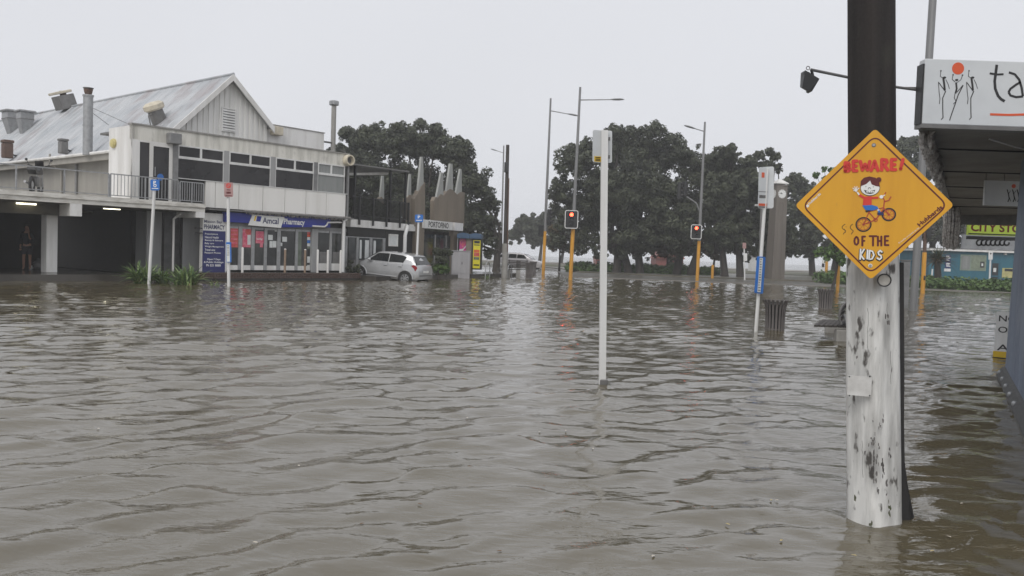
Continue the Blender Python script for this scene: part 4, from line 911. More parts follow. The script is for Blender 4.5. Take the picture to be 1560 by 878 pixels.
# bollards on the shop step
for i, (x, yb, yt, lab) in enumerate(((369.5, 414, 383, 'white pipe bollard nearest the blue pharmacy board'), (434.3, 414, 381, 'brown pipe bollard in front of the pharmacy door'), (464.8, 415, 381.5, 'brown pipe bollard before the strip of window cards'), (484, 413, 383, 'pale bollard at the right edge of the pharmacy pillar'), (499.5, 413, 383, 'pale bollard before the dark shop window'), (519, 413, 383, 'pale bollard beside the white downpipe'))):
    q = A.w(A.tx(x, 1., -.65), -.65, .34); o = thing('bollard', lab, 'bollard', q, 0, 'bollards along the shop step'); mb = MB(); h = 1.0; mb.tube([(0, 0, -.1), (0, 0, h)], .05, 10); mb.build('post', (WHITE2 if i not in (1, 2) else mat('rusty_paint', (.30, .22, .16), .6, c2=(.14, .08, .05), scale=7)), o); mb = MB(); mb.lathe([(.052, h), (.04, h+.03), (.001, h+.04)], 10); mb.build('cap', WHITE2, o)

# ================================================================== BINS, BENCHES, SMALL FURNITURE
def make_bin(label):
    o = thing('litter_bin', label, 'bin', (0, 0, 0), 0, 'slatted flared litter bins')
    mb = MB(); mb.lathe([(.165, -.30), (.165, .60), (.15, .60), (.15, -.2), (.001, -.2)], 20); mb.build('liner', BLACK, o)
    mb = MB(); mb.lathe([(.185, .0), (.20, .0), (.20, .025), (.185, .025)], 24, caps=False); mb.build('hoop', STEELD, o)
    mb = MB(); mb.lathe([(.20, .56), (.215, .56), (.222, .59), (.205, .59)], 24, caps=False); mb.build('hoop', STEELD, o)
    prof = [(.190, -.3), (.192, .0), (.196, .30), (.205, .45), (.225, .56), (.262, .64), (.275, .66)]
    vs = []; hw_ = .022
    for (r, z) in prof: w_ = hw_*(1+.35*max(0, (r-.2))/.075); vs += [(r, -w_, z), (r+.016, -w_, z), (r+.016, w_, z), (r, w_, z)]
    n = len(prof); fs = [(4*i+j, 4*i+(j+1) % 4, 4*i+4+(j+1) % 4, 4*i+4+j) for i in range(n-1) for j in range(4)]+[(3, 2, 1, 0), (4*n-4, 4*n-3, 4*n-2, 4*n-1)]
    me = MB().add(vs, fs).mesh('slat', SLATW)
    for k in range(18):
        s_ = bpy.data.objects.new('slat', me); col.objects.link(s_); s_.parent = o; s_.rotation_euler.z = 2*PI*k/18
    return o
bin0 = make_bin('nearer slatted litter bin standing in the flood beside the leaning bus stop pole'); bin0.location = tuple(G(1180, 502))
dup(bin0, G(1257, 471), .1, 'farther slatted litter bin in the flood, left of the white painted pole')
dup(bin0, G(806, 425.5)+np.array([0, 0, .34]), .05, 'slatted litter bin at the right end of the slatted seats near the corner')
dup(bin0, G(812, 419)+np.array([0, 0, .30]), .2, 'slatted litter bin partly hidden behind another bin near the corner')
# curved slatted bench in the water
b_ = G(1284, 522); o = thing('park_bench', 'dark slatted bench on a concrete foot, half under water behind the white painted pole', 'bench', b_)
def L3(p): return tuple(np.array(p)-b_)
for k in range(7):
    a = np.array(L3(G(1243+7.2*k, 498.3+.2*k, .28))); c = np.array(L3(G(1256+6.3*k, 489.3+.2*k, .28))); d_ = c-a; d_ /= np.linalg.norm(d_); sd = np.array([d_[1], -d_[0], 0])*.036
    mb = MB(); mb.add([a-sd, a+sd, c+sd, c-sd, a-sd+[0, 0, .035], a+sd+[0, 0, .035], c+sd+[0, 0, .035], c-sd+[0, 0, .035]], [(0, 3, 2, 1), (4, 5, 6, 7), (0, 1, 5, 4), (1, 2, 6, 5), (2, 3, 7, 6), (3, 0, 4, 7)]); mb.build('slat', TIMBERD, o)
mb = MB(); mb.cbox(-.12, .45, .0, .16, -.4, .24, .02); mb.build('foot', CONC, o)
mb = MB(); a = np.array(L3(G(1256, 489, .25))); mb.cbox(a[0]+.0, a[0]+.7, a[1]-.12, a[1]-.02, -.5, .27, .02); mb.build('foot', CONC, o)
for k in range(9):
    t = math.radians(200-k*22); c = (.14+.19*math.cos(t)*1., .0, .52+.26*math.sin(t)); mb = MB(); y0_, y1_ = .0, 1.5
    c_ = V3(c)+Vector((-.04, 0, 0)); e_ = c_+V3(d_)*1.45; n_ = V3(d_).cross(Vector((0, 0, 1)))*.03; u2 = Vector((0, 0, .02))
    mb.add([tuple(v) for v in (c_-n_-u2, c_+n_-u2, e_+n_-u2, e_-n_-u2, c_-n_+u2, c_+n_+u2, e_+n_+u2, e_-n_+u2)], [(0, 3, 2, 1), (4, 5, 6, 7), (0, 1, 5, 4), (1, 2, 6, 5), (2, 3, 7, 6), (3, 0, 4, 7)]); s_ = mb.build('back_slat', TIMBERD, o)
mb = MB(); mb.tube([(.10+.2*math.cos(math.radians(t)), -.02, .52+.27*math.sin(math.radians(t))) for t in range(-60, 240, 20)], .022, 6); mb.build('end_hoop', STEELD, o)
mb = MB(); mb.add([(-.02, -.03, .55), (.02, -.03, .55), (.14, -.03, .2), (.08, -.03, .2), (-.02, .0, .55), (.02, .0, .55), (.14, .0, .2), (.08, .0, .2)], [(0, 1, 2, 3), (7, 6, 5, 4), (0, 4, 5, 1), (1, 5, 6, 2), (2, 6, 7, 3), (3, 7, 4, 0)]); mb.build('stay', STEEL, o)
# slatted seats at the corner
for (x, y, lab) in ((783, 424, 'left slatted seat by the power pole at the corner'), (795, 423, 'right slatted seat between the power pole and the bins')):
    q = G(x, y); o = thing('slatted_seat', lab, 'seat', q, 0, 'slatted seats at the corner')
    for i in range(5): z = .62+i*.095; mb = MB(); mb.cbox(-.38, .38, .25+i*.03, .28+i*.03, z, z+.065, .008); mb.build('back_slat', TIMBERD, o)
    for i in range(4): mb = MB(); mb.cbox(-.38, .38, -.2+i*.11, -.11+i*.11, .5, .535, .008); mb.build('slat', TIMBERD, o)
    for xx in (-.3, .3):
        mb = MB(); mb.cbox(xx-.07, xx+.07, -.2, .3, -.2, .498, .01); mb.build('leg', CONC, o)
        mb = MB(); mb.tube([(xx, .3, .4), (xx, .42, 1.08)], .025, 6); mb.build('back_frame', STEELD, o)
# bicycle hoops
for (x, y, yt, lab) in ((742.5, 425, 399, 'steel bicycle hoop right of the yellow kiosk panel'), (776, 424, 403, 'steel bicycle hoop at the foot of the power pole')):
    q = G(x, y); s = FOC/q[1]; h = (y-yt)/s; o = thing('bicycle_hoop', lab, 'bike rack', q, math.radians(70), 'bicycle hoops'); w_ = .33
    mb = MB(); mb.tube([(-w_, 0, -.3), (-w_, 0, h-w_)]+[(-w_*math.cos(t), 0, h-w_+w_*math.sin(t)) for t in np.linspace(.3, PI-.3, 7)]+[(w_, 0, h-w_), (w_, 0, -.3)], .03, 8); mb.build('tube', STEEL, o, smooth=True)
# service cabinet and phone kiosk
q = P(701, 418.5, 46.5); s = FOC/q[1]; o = thing('service_cabinet', 'plain light grey service cabinet in front of the kiosk', 'cabinet', q, math.radians(8)); W = 14/s; h = 35/s
mb = MB(); mb.cbox(-W, W, -.25, .25, -.3, h, .025); c_ = mb.build('casing', CABINET, o); mb = MB(); mb.cbox(-W-.02, W+.02, -.28, .27, h+.001, h+.05, .02); mb.build('lid', CABINET, o)
for (a, b2) in ((-W+.04, -.01), (.01, W-.04)): box('cabinet_door', CABINET, o, a, b2, -.268, -.252, .08, h-.06)
box('handle', BLACK, o, .05, .08, -.285, -.27, h*.45, h*.55)
q = P(715, 416.5, 49); s = FOC/q[1]; o = thing('phone_kiosk', 'phone kiosk with curved blue roof, pink poster and yellow advertising panel', 'kiosk', q, math.radians(-4))
def kx(x): return (x-715)/s
H_ = (415-355)/s
for (a, b2) in ((709.5, 718.5),): mb = MB(); mb.cbox(kx(a), kx(b2), -.3, .5, -.1, H_-.12, .03); mb.build('pillar', BROWNW, o)
box('booth_glass', GLASS2, o, kx(696.5), kx(709.4), .3, .34, .1, H_-.25); box('booth_post', STEEL, o, kx(696), kx(697.2), -.3, -.2, -.1, H_-.2)
box('poster_back', BLACK, o, kx(697.5), kx(709.3), -.12, -.05, .1, H_-.25)
zz = lambda y: (415-y)/s
po = box('poster', MAGENTA, o, kx(699), kx(709), -.14, -.121, zz(383), zz(363)); k = MB(); k.prism([(kx(699), zz(383)), (kx(703), zz(383)), (kx(709), zz(375)), (kx(709), zz(373)), (kx(705), zz(378)), (kx(699), zz(379))], -.146, -.141); k.build('print_shape', PAPER, po)
k = MB(); k.ring((kx(704), zz(368.5)), .15, .08, -.146, -.1405, 14); k.box(kx(703), kx(705.5), -.149, -.141, zz(376), zz(367)); tag(k.build('print_shape', POSTP, po), kind='stuff')
yo = box('advert_panel', YELAD, o, kx(720.8), kx(731.5), -.34, -.25, zz(407), zz(364.5)); box('panel_frame', BLACK, o, kx(718.6), kx(733), -.249, .4, zz(409), zz(362))
for (a, b2, m_) in ((365.5, 369.5, BLACK), (371, 372.5, BLACK), (379, 382.5, ORPRINT), (383, 389, POSTR), (390, 394, GLASSGR), (401, 403, BLACK)): box('print_block', m_, yo, kx(722), kx(730.5), -.345, -.341, zz(b2), zz(a))
for (a, b2) in ((696, 714.8), (715.2, 733)):
    mb = MB(); n = 8; pts = [(kx(a)+(kx(b2)-kx(a))*i/n, H_-.12+.16*math.sin(PI*(.15+.7*i/n))) for i in range(n+1)]
    mb.prism(pts+[(kx(b2), H_-.28), (kx(a), H_-.28)], -.45, .55); mb.build('curved_roof', CAPBLUE, o)
q = G(715.5, 404, .14); o = thing('white_post', 'thin pale post rising behind the phone kiosk roof', 'post', q); pole_part('post', WHITE2, o, P(716, 340, q[1])-q, -.1, 1, .055)

# ================================================================== CARS
def car(name, label, paint, S, rim_n=7):
    o = thing(name, label, 'car'); w_ = S['w']/2; zb = .2; belt = S['belt']
    st = S['top']                                        # (x, z, width factor)
    def sec(x, z, k, zlow):
        a = w_*k; zm = min(.52, z*.72)
        h = [(a*.88, zlow), (a*.975, zlow+.09), (a, zm), (a*.99, zm+(z-zm)*.55), (a*.955, z-.05), (a*.86, z-.008), (a*.45, z+.02), (0, z+.028)]
        return [(x, y, zz) for y, zz in h]+[(x, -y, zz) for y, zz in h[-2::-1]]
    mb = MB(); vs = []; m_ = 15
    for (x, z, k, zl) in st: vs += sec(x, z, k, zl)
    fs = []
    for i in range(len(st)-1): fs += [(i*m_+j, (i+1)*m_+j, (i+1)*m_+j+1, i*m_+j+1) for j in range(m_-1)]+[(i*m_+m_-1, (i+1)*m_+m_-1, (i+1)*m_, i*m_)]
    fs += [tuple(range(m_)), tuple(range(len(st)*m_-1, (len(st)-1)*m_-1, -1))]
    mb.add(vs, fs); body = mb.build('body', paint, o, smooth=True)
    # cabin
    G_ = S['cabin']                                      # (x, z, half width at roof factor)
    mb = MB(); vs = []; m2 = 9
    def csec(x, z, k):
        zz0 = belt-.04; f = max(.0, (z-zz0))/(S['h']-zz0); yb = w_*.93*k; yr = w_*(.93-.17*f)*k
        h = [(yb, zz0), (yb+(yr-yb)*.5, zz0+(z-.07-zz0)*.5 if z-.07 > zz0 else zz0), (yr, max(zz0, z-.07)), (yr*.93, max(zz0, z-.018)), (0, z+.012)]
        return [(x, y, q) for y, q in h]+[(x, -y, q) for y, q in h[-2::-1]]
    for c_ in G_: vs += csec(*c_)
    fs = []
    for i in range(len(G_)-1): fs += [(i*m2+j, (i+1)*m2+j, (i+1)*m2+j+1, i*m2+j+1) for j in range(m2-1)]
    fs += [tuple(range(m2)), tuple(range(len(G_)*m2-1, (len(G_)-1)*m2-1, -1))]
    mb.add(vs, fs); mb.build('cabin', paint, o, smooth=True)
    def side_y(z):
        f = (z-(belt-.04))/(S['h']-(belt-.04)); return w_*(.93-.17*f)
    for sgn in (1, -1):
        for poly in S['sidewin']:
            out = []
            cx = sum(p[0] for p in poly)/len(poly); cz = sum(p[1] for p in poly)/len(poly)
            vs = [(x, sgn*(side_y(z)+.007), z) for x, z in poly]+[(cx+(x-cx)*1.0, sgn*(side_y(z)-.03), z) for x, z in poly]; n = len(poly)
            q = MB(); q.add(vs, [tuple(range(n)) if sgn < 0 else tuple(range(n-1, -1, -1))]+[(i, (i+1) % n, n+(i+1) % n, n+i) for i in range(n)]); q.build('side_window', CARGL, o)
        for pts in S['lines']:
            q = MB(); q.tube([(x, sgn*(w_*.985+.004 if z < belt-.1 else w_*.965), z) for x, z in pts], .006, 4); q.build('door_gap', BLACK, o)
        for (x, z) in S['handles']:
            q = MB(); q.tube([(x-.09, sgn*(w_*.99+.012), z), (x+.09, sgn*(w_*.99+.012), z)], .02, 6); q.build('door_handle', paint, o)
            q = MB(); q.box(x-.08, x+.08, min(sgn*(w_*.985), sgn*(w_*.985+.006)), max(sgn*(w_*.985), sgn*(w_*.985+.006)), z-.035, z-.015); q.build('handle_recess', BLACK, o)
        q = MB(); x, z = S['mirror']; q.ball((x, sgn*(w_+.06), z), .085, 8, 6, .8); mo = q.build('door_mirror', paint, o, smooth=True)
        q = MB(); q.tube([(-S['wb']/2+.42, sgn*(w_*.985+.004), .33), (S['wb']/2-.42, sgn*(w_*.985+.004), .33)], .028, 6); q.build('sill_strip', paint, o)
        for xw in (S['wb']/2, -S['wb']/2):
            R_ = .30; q = MB(); n = 22; q.prism([(xw+(R_+.065)*math.cos(t), .30+(R_+.065)*math.sin(t)) for t in np.linspace(-.25, PI+.25, n)], sgn*(w_+.003)-.003, sgn*(w_+.003)+.003); q.build('wheel_arch', RUBBER, o)
            q = MB(); q.tube([(xw+(R_+.085)*math.cos(t), sgn*(w_+.0), .30+(R_+.085)*math.sin(t)) for t in np.linspace(.0, PI, 14)], .034, 6); q.build('arch_flare', paint, o, smooth=True)
            q = MB(); q.lathe([(.19, 0), (.20, .03), (.285, .035), (.30, .0), (.30, -.15), (.2, -.16)], 28); t_ = q.build('wheel', RUBBER, o, smooth=True); t_.location = (xw, sgn*(w_-.005), .30); t_.rotation_euler = (-sgn*PI/2, 0, 0)
            q = MB(); q.lathe([(.001, .028), (.06, .032), (.065, .022), (.001, .022)], 16)
            for k in range(rim_n):
                a = 2*PI*k/rim_n; c, s_ = math.cos(a), math.sin(a); v4 = []
                for (r, hw2, z) in ((.05, .022, .026), (.185, .042, .014)): v4 += [(r*c-hw2*s_, r*s_+hw2*c, z), (r*c+hw2*s_, r*s_-hw2*c, z)]
                q.add(v4, [(0, 1, 3, 2)]); 
            q.lathe([(.18, .012), (.2, .034), (.205, .03), (.19, .0)], 24, caps=False)
            tag(q.build('rim', STEEL, t_), kind='stuff'); q = MB(); q.lathe([(.19, -.02), (.19, -.03), (.001, -.03)], 16); q.build('brake_disc', BLACK, t_)
        for nm, m3, poly in S['lamps']:
            q = MB(); n = len(poly); vs = [(x, sgn*(w_*y+.006), z) for x, y, z in poly]+[(x*.985, sgn*(w_*y-.04), z) for x, y, z in poly]; q.add(vs, [tuple(range(n)) if sgn < 0 else tuple(range(n-1, -1, -1))]+[(i, (i+1) % n, n+(i+1) % n, n+i) for i in range(n)]); q.build(nm, m3, o)
    for nm, poly in S['ends']:
        q = MB(); n = len(poly); vs = list(poly)+[(x*.97, y, z-.01) for x, y, z in poly]; q.add(vs, [tuple(range(n)), tuple(range(2*n-1, n-1, -1))]+[(i, (i+1) % n, n+(i+1) % n, n+i) for i in range(n)]); q.build(nm, CARGL if 'screen' in nm else PRINTW if 'plate' in nm else RUBBER if 'slot' in nm else CARGL, o)
    return o
W = .845
HATCH = dict(w=1.69, h=1.50, wb=2.38, belt=.95,
  top=[(1.90, .60, .72, .26), (1.84, .68, .84, .22), (1.66, .78, .93, .20), (1.35, .86, .985, .2), (.95, .935, 1., .2), (.3, .95, 1., .2), (-.5, .96, 1., .2), (-1.2, .985, 1., .2), (-1.55, .99, .965, .22), (-1.72, .96, .90, .26), (-1.79, .80, .86, .30), (-1.80, .50, .84, .30)],
  cabin=[(1.12, .90, .93), (.72, 1.20, .97), (.36, 1.43, 1.), (.05, 1.485, 1.), (-.5, 1.50, 1.), (-1.0, 1.475, .99), (-1.36, 1.41, .96), (-1.52, 1.20, .94), (-1.64, .94, .92)],
  sidewin=[[(.80, 1.00), (.38, 1.34), (.22, 1.375), (-.22, 1.39), (-.22, 1.00)], [(-.27, 1.00), (-.27, 1.39), (-.9, 1.365), (-1.10, 1.30), (-.98, 1.03)]],
  lines=[[(.78, .3), (.80, .93)], [(-.245, .3), (-.245, .95)], [(-.95, .42), (-1.0, .95)]],
  handles=[(-.12, .83), (-.88, .84)], mirror=(.68, 1.02),
  lamps=[('tail_lamp', REDLENS, [(-1.44, .985, .93), (-1.58, .965, .98), (-1.70, .89, .90), (-1.74, .86, .68), (-1.63, .92, .67), (-1.60, .955, .78)]), ('headlamp', CLEARLENS, [(1.45, .965, .72), (1.48, .95, .82), (1.76, .86, .72), (1.78, .86, .62)])],
  ends=[('rear_screen', [(-1.405, W*.70, 1.37), (-1.405, -W*.70, 1.37), (-1.655, -W*.80, 1.00), (-1.655, W*.80, 1.00)]), ('windscreen', [(1.09, W*.80, .955), (1.09, -W*.80, .955), (.42, -W*.70, 1.425), (.42, W*.70, 1.425)]), ('number_plate', [(-1.815, .25, .72), (-1.815, -.25, .72), (-1.815, -.25, .61), (-1.815, .25, .61)]), ('bumper_slot', [(-1.82, .62, .50), (-1.82, -.62, .50), (-1.82, -.62, .46), (-1.82, .62, .46)])])
def place_car(o, pr, pf, dr_, df_, wb, z0=.30):
    a = P(*pr, dr_); b_ = P(*pf, df_); mid = (a+b_)/2; h = b_-a; yaw = math.atan2(h[1], h[0]); pit = math.asin(max(-.2, min(.2, h[2]/np.linalg.norm(h))))
    o.rotation_euler = (0, -pit, yaw); R_ = o.rotation_euler.to_matrix(); return a, b_, mid, R_
hc = car('parked_car', 'silver hatchback parked nose up at the kerb with its rear wheels in the flood', CARS, HATCH)
a, b_, mid, R_ = place_car(hc, (621.8, 424.5), (549.4, 415.7), 39.6, 40.5, 2.38)
hc.scale = (1.05, 1.05, 1.0); off = R_ @ Vector((.03, W, .30)); hc.location = V3(mid)-off-Vector((.12, 0, 0))
W = .87
WAGON = dict(w=1.74, h=1.47, wb=2.65, belt=.93,
  top=[(2.22, .55, .70, .26), (2.16, .64, .84, .22), (1.95, .74, .94, .2), (1.5, .86, .99, .2), (1.0, .92, 1., .2), (.3, .93, 1., .2), (-1.0, .95, 1., .2), (-1.9, .97, .98, .22), (-2.2, .94, .92, .26), (-2.30, .78, .88, .3), (-2.31, .45, .86, .3)],
  cabin=[(1.25, .88, .93), (.8, 1.20, .97), (.38, 1.41, 1.), (.0, 1.46, 1.), (-.8, 1.47, 1.), (-1.6, 1.44, .99), (-1.95, 1.38, .95), (-2.1, 1.15, .93), (-2.22, .92, .92)],
  sidewin=[[(.86, .98), (.40, 1.32), (.15, 1.35), (-.2, 1.36), (-.2, .98)], [(-.26, .98), (-.26, 1.36), (-1.0, 1.35), (-1.06, .99)], [(-1.13, .99), (-1.08, 1.345), (-1.75, 1.31), (-1.95, 1.03)]],
  lines=[[(.8, .3), (.83, .9)], [(-.23, .3), (-.23, .93)], [(-1.09, .5), (-1.09, .93)]], handles=[(-.08, .82), (-.94, .83)], mirror=(.78, 1.0),
  lamps=[('tail_lamp', REDLENS, [(-2.02, .96, .92), (-2.2, .91, .90), (-2.26, .885, .68), (-2.1, .93, .66)]), ('headlamp', CLEARLENS, [(1.78, .96, .66), (1.80, .95, .76), (2.08, .87, .68), (2.10, .86, .58)])],
  ends=[('rear_screen', [(-1.99, W*.70, 1.34), (-1.99, -W*.70, 1.34), (-2.23, -W*.80, .98), (-2.23, W*.80, .98)]), ('windscreen', [(1.20, W*.80, .945), (1.20, -W*.80, .945), (.44, -W*.70, 1.40), (.44, W*.70, 1.40)]), ('number_plate', [(2.20, -.25, .50), (2.20, .25, .50), (2.20, .25, .40), (2.20, -.25, .40)]), ('grille_slot', [(2.215, -.5, .56), (2.215, .5, .56), (2.215, .5, .52), (2.215, -.5, .52)])])
wc = car('moving_car', 'pale station wagon driving through the flood behind the slatted seats', CARW, WAGON, 5)
a, b_, mid, R_ = place_car(wc, (768.5, 404.8), (811, 407), 76.0, 75.2, 2.65)
wc.scale = (.97, .97, 1.); off = R_ @ Vector((0, -W, .26)); wc.location = V3(mid)-off
# wash thrown up behind its rear wheel
mb = MB(); q = wc.location; rs = random.Random(9)
FOAM = mat('foam', (.62, .62, .60), .6, var=.05)
def foam(base, n, sx, sy, h, seed):
    rs = random.Random(seed); mb = MB()
    for k in range(n):
        u_, v_ = rs.uniform(-1, 1), rs.uniform(-1, 1); r = rs.uniform(.04, .11)*(1.2-abs(u_)); x = base[0]+u_*sx; y = base[1]+v_*sy; z = base[2]+h*(1-u_*u_)*rs.random()
        mb.add([(x-r, y, z-r*.4), (x, y-r, z), (x+r, y, z-r*.2), (x, y+r, z+.01), (x, y, z+r*.8)], [(0, 1, 4), (1, 2, 4), (2, 3, 4), (3, 0, 4)])
    return mb
o = foam(P(757, 407, 75.), 420, 1.0, .35, .42, 9).build('car_wash', FOAM); tag(o, 'white wash thrown up behind the rear wheel of the driving wagon', 'spray', kind='stuff')

# ================================================================== CLOCK TOWER
q = G(1179.5, 427, .05); s = FOC/q[1]; vec = P(1187.5, 280, q[1])-q; o = thing('clock_tower', 'tall square brown clock tower with a white clock face and low pointed cap', 'clock tower', q, math.radians(14))
h = vec[2]; w0, w1 = 11.6/s*.92, 9.4/s*.92
TOWER = mat('tower_concrete', (.16, .14, .12), .7, c2=(.115, .10, .085), streak=True, scale=1.4, amt=.9)
sh = Matrix.Rotation(-math.radians(14), 3, 'Z') @ V3(vec)
def tw(name, m_, f0, f1, a0, a1, d=0):
    vs = []
    for f, a in ((f0, a0), (f1, a1)): c = sh*f; vs += [(c.x-a, c.y-a, c.z), (c.x+a, c.y-a, c.z), (c.x+a, c.y+a, c.z), (c.x-a, c.y+a, c.z)]
    return MB().add(vs, [(0, 3, 2, 1), (4, 5, 6, 7), (0, 1, 5, 4), (1, 2, 6, 5), (2, 3, 7, 6), (3, 0, 4, 7)]).build(name, m_, o)
tw('shaft', TOWER, -.03, .97, w0, w1); tw('neck_band', TOWER, .972, .985, w1*1.06, w1*1.06)
c = sh*1.0; mb = MB(); a = w1*1.15; mb.add([(c.x-a, c.y-a, c.z-.05), (c.x+a, c.y-a, c.z-.05), (c.x+a, c.y+a, c.z-.05), (c.x-a, c.y+a, c.z-.05), (c.x-a, c.y-a, c.z+.02), (c.x+a, c.y-a, c.z+.02), (c.x+a, c.y+a, c.z+.02), (c.x-a, c.y+a, c.z+.02), (c.x, c.y, c.z+.40)], [(0, 3, 2, 1), (0, 1, 5, 4), (1, 2, 6, 5), (2, 3, 7, 6), (3, 0, 4, 7), (4, 5, 8), (5, 6, 8), (6, 7, 8), (7, 4, 8)]); mb.build('pointed_cap', WHITE2, o)
for sx in (-1, 1):
    vs = []; 
    for f, a in ((.02, w0), (.80, w1+(w0-w1)*.2)): c = sh*f; vs += [(c.x+sx*a*.42-.05, c.y-a-.02, c.z), (c.x+sx*a*.42+.05, c.y-a-.02, c.z), (c.x+sx*a*.42+.05, c.y-a+.05, c.z), (c.x+sx*a*.42-.05, c.y-a+.05, c.z)]
    MB().add(vs, [(0, 3, 2, 1), (4, 5, 6, 7), (0, 1, 5, 4), (1, 2, 6, 5), (2, 3, 7, 6), (3, 0, 4, 7)]).build('rib', TOWER, o)
c = sh*.89; aw = w1+(w0-w1)*.08
for rot, pos in ((0, (c.x, c.y-aw-.012, c.z)), (-PI/2, (c.x-aw-.012, c.y, c.z))):
    R3 = 6.6/s
    mb = MB(); mb.disc((0, 0), R3, -.01, .03, 24); cf = mb.build('clock_face', PRINTW, o); cf.location = pos; cf.rotation_euler.z = rot
    mb = MB(); mb.stroke([(0, 0), (-R3*.72, R3*.16)], .035, -.022, -.014); mb.build('minute_hand', BLACK, cf); mb = MB(); mb.stroke([(0, 0), (-R3*.35, R3*.30)], .045, -.024, -.015); mb.build('hour_hand', BLACK, cf)
    k = MB(); [k.stroke([(R3*.8*math.cos(t), R3*.8*math.sin(t)), (R3*.93*math.cos(t), R3*.93*math.sin(t))], .03, -.018, -.011) for t in np.arange(0, 6.2, PI/6)]; tag(k.build('hour_marks', BLACK, cf), kind='stuff')

# ================================================================== TREES AND PLANTS
def leaves(name, m_, clumps, n, size, parent, seed, flat=.6, tone=(0., 1.)):
    """n small bent leaves spread over clumps [(x, y, z, r)]"""
    rs = np.random.RandomState(seed); cl = np.array(clumps, float); wgt = cl[:, 3]**2; wgt /= wgt.sum()
    ci = rs.choice(len(cl), n, p=wgt); c = cl[ci]; d = rs.normal(size=(n, 3)); d /= np.linalg.norm(d, axis=1)[:, None]
    rad = (.55+.5*rs.random(n)**.6)*c[:, 3]; d2 = d*[1, 1, .85]; p = c[:, :3]+d2*rad[:, None]
    nn = d+rs.normal(size=(n, 3))*.55; nn[:, 2] += .35; nn /= np.linalg.norm(nn, axis=1)[:, None]
    t1 = np.cross(nn, rs.normal(size=(n, 3))); t1 /= np.linalg.norm(t1, axis=1)[:, None]; t2 = np.cross(nn, t1)
    sz = size*(.6+.8*rs.random(n))[:, None]
    V = np.stack([p-t1*sz, p-t2*sz*flat+nn*sz*.12, p+t1*sz, p+t2*sz*flat+nn*sz*.12], 1).reshape(-1, 3)
    me = bpy.data.meshes.new(name); me.vertices.add(4*n); me.vertices.foreach_set('co', V.astype(np.float32).ravel())
    me.loops.add(4*n); me.loops.foreach_set('vertex_index', np.arange(4*n, dtype=np.int32)); me.polygons.add(n); me.polygons.foreach_set('loop_start', np.arange(0, 4*n, 4, dtype=np.int32)); me.update(calc_edges=True)
    ct = rs.random(len(cl)); tn = np.clip(ct[ci]*.55+rs.random(n)*.45, 0, 1); tn = tone[0]+(tone[1]-tone[0])*tn
    at = me.attributes.new('tone', 'FLOAT', 'POINT'); at.data.foreach_set('value', np.repeat(tn, 4).astype(np.float32)); me.materials.append(m_)
    o = bpy.data.objects.new(name, me); col.objects.link(o)
    if parent: o.parent = parent
    return o
def tree(name, label, cat, base, d, lobes, n, size, m_, seed, grp=None, trunks=((0, 0),), tr=.5, sub=16, dens=.24, depth=.8, spread=1.):
    """base px on the ground; lobes [(x, y, r)] in photo pixels at distance d"""
    s = FOC/d; b_ = P(base[0], base[1], d); b_[2] = .1; rs = random.Random(seed); o = thing(name, label, cat, b_, 0, grp); cl = []
    cen = []
    for (x, y, r) in lobes:
        R_ = r/s; sb_ = max(sub, int(sub*(r/30)**1.5)); c = P(x, y, d)-b_; c[1] += rs.uniform(-1, 1)*R_*depth; cen.append((c, R_))
        for k in range(sb_):
            v = Vector((rs.gauss(0, 1), rs.gauss(0, 1), rs.gauss(0, 1))).normalized(); q = .78 if k < sb_*.72 else rs.uniform(.1, .5)
            q *= rs.uniform(.82, 1.12); cl.append((c[0]+v.x*R_*q, c[1]+v.y*R_*q*1.2, c[2]+v.z*R_*q*.92, R_*dens*rs.uniform(.6, 1.45)*(1 if q > .6 else 1.5)))
    leaves('crown', m_, cl, n, size, o, seed)
    mb = MB()
    for i, (dx, lean) in enumerate(trunks):
        f = Vector((dx, 0, -.3)); mid = Vector((dx+lean*.5, rs.uniform(-.3, .3), cen[0][0][2]*.28)); cm = Vector((dx+lean, 0, max(1.5, min(c[0][2] for c in cen)*.9)))
        mb2 = MB(); mb2.tube([f+Vector((0, 0, -.2)), f+Vector((0, 0, .5)), mid, cm], [tr*1.5, tr, tr*.8, tr*.65], 9); t_ = mb2.build('trunk', TRUNK, o, smooth=True)
        near = sorted(cen, key=lambda c: abs(c[0][0]-cm.x))[:max(3, len(cen)//max(1, len(trunks)))]
        for c, R_ in near:
            m1 = cm.lerp(Vector(c), .5)+Vector((rs.uniform(-.4, .4), rs.uniform(-.4, .4), .2))
            q = MB(); q.tube([tuple(cm-Vector((0, 0, .1))), tuple(m1), tuple(c)], [tr*.5, tr*.3, tr*.1], 6); q.build('limb', TRUNK, t_, smooth=True)
    return o
tree('broad_tree', 'broad dark tree with a domed crown behind the restaurant and spiked panels', 'tree', (700, 404), 68,
     [(665, 205, 24), (615, 205, 28), (560, 208, 26), (545, 222, 38), (520, 245, 30), (590, 214, 36), (640, 216, 40), (690, 240, 38), (722, 282, 38), (733, 330, 30), (560, 275, 45), (610, 275, 48), (660, 290, 48), (700, 335, 38), (640, 335, 42), (590, 335, 42), (545, 325, 40), (742, 362, 20), (712, 376, 22), (672, 372, 25), (745, 385, 12), (750, 345, 16), (748, 310, 16)], 135000, .112, LEAFD, 11, 'large dark trees in the park', ((0, .6), (-1.2, -1.4), (3.0, .3)), .3, 34, .2)
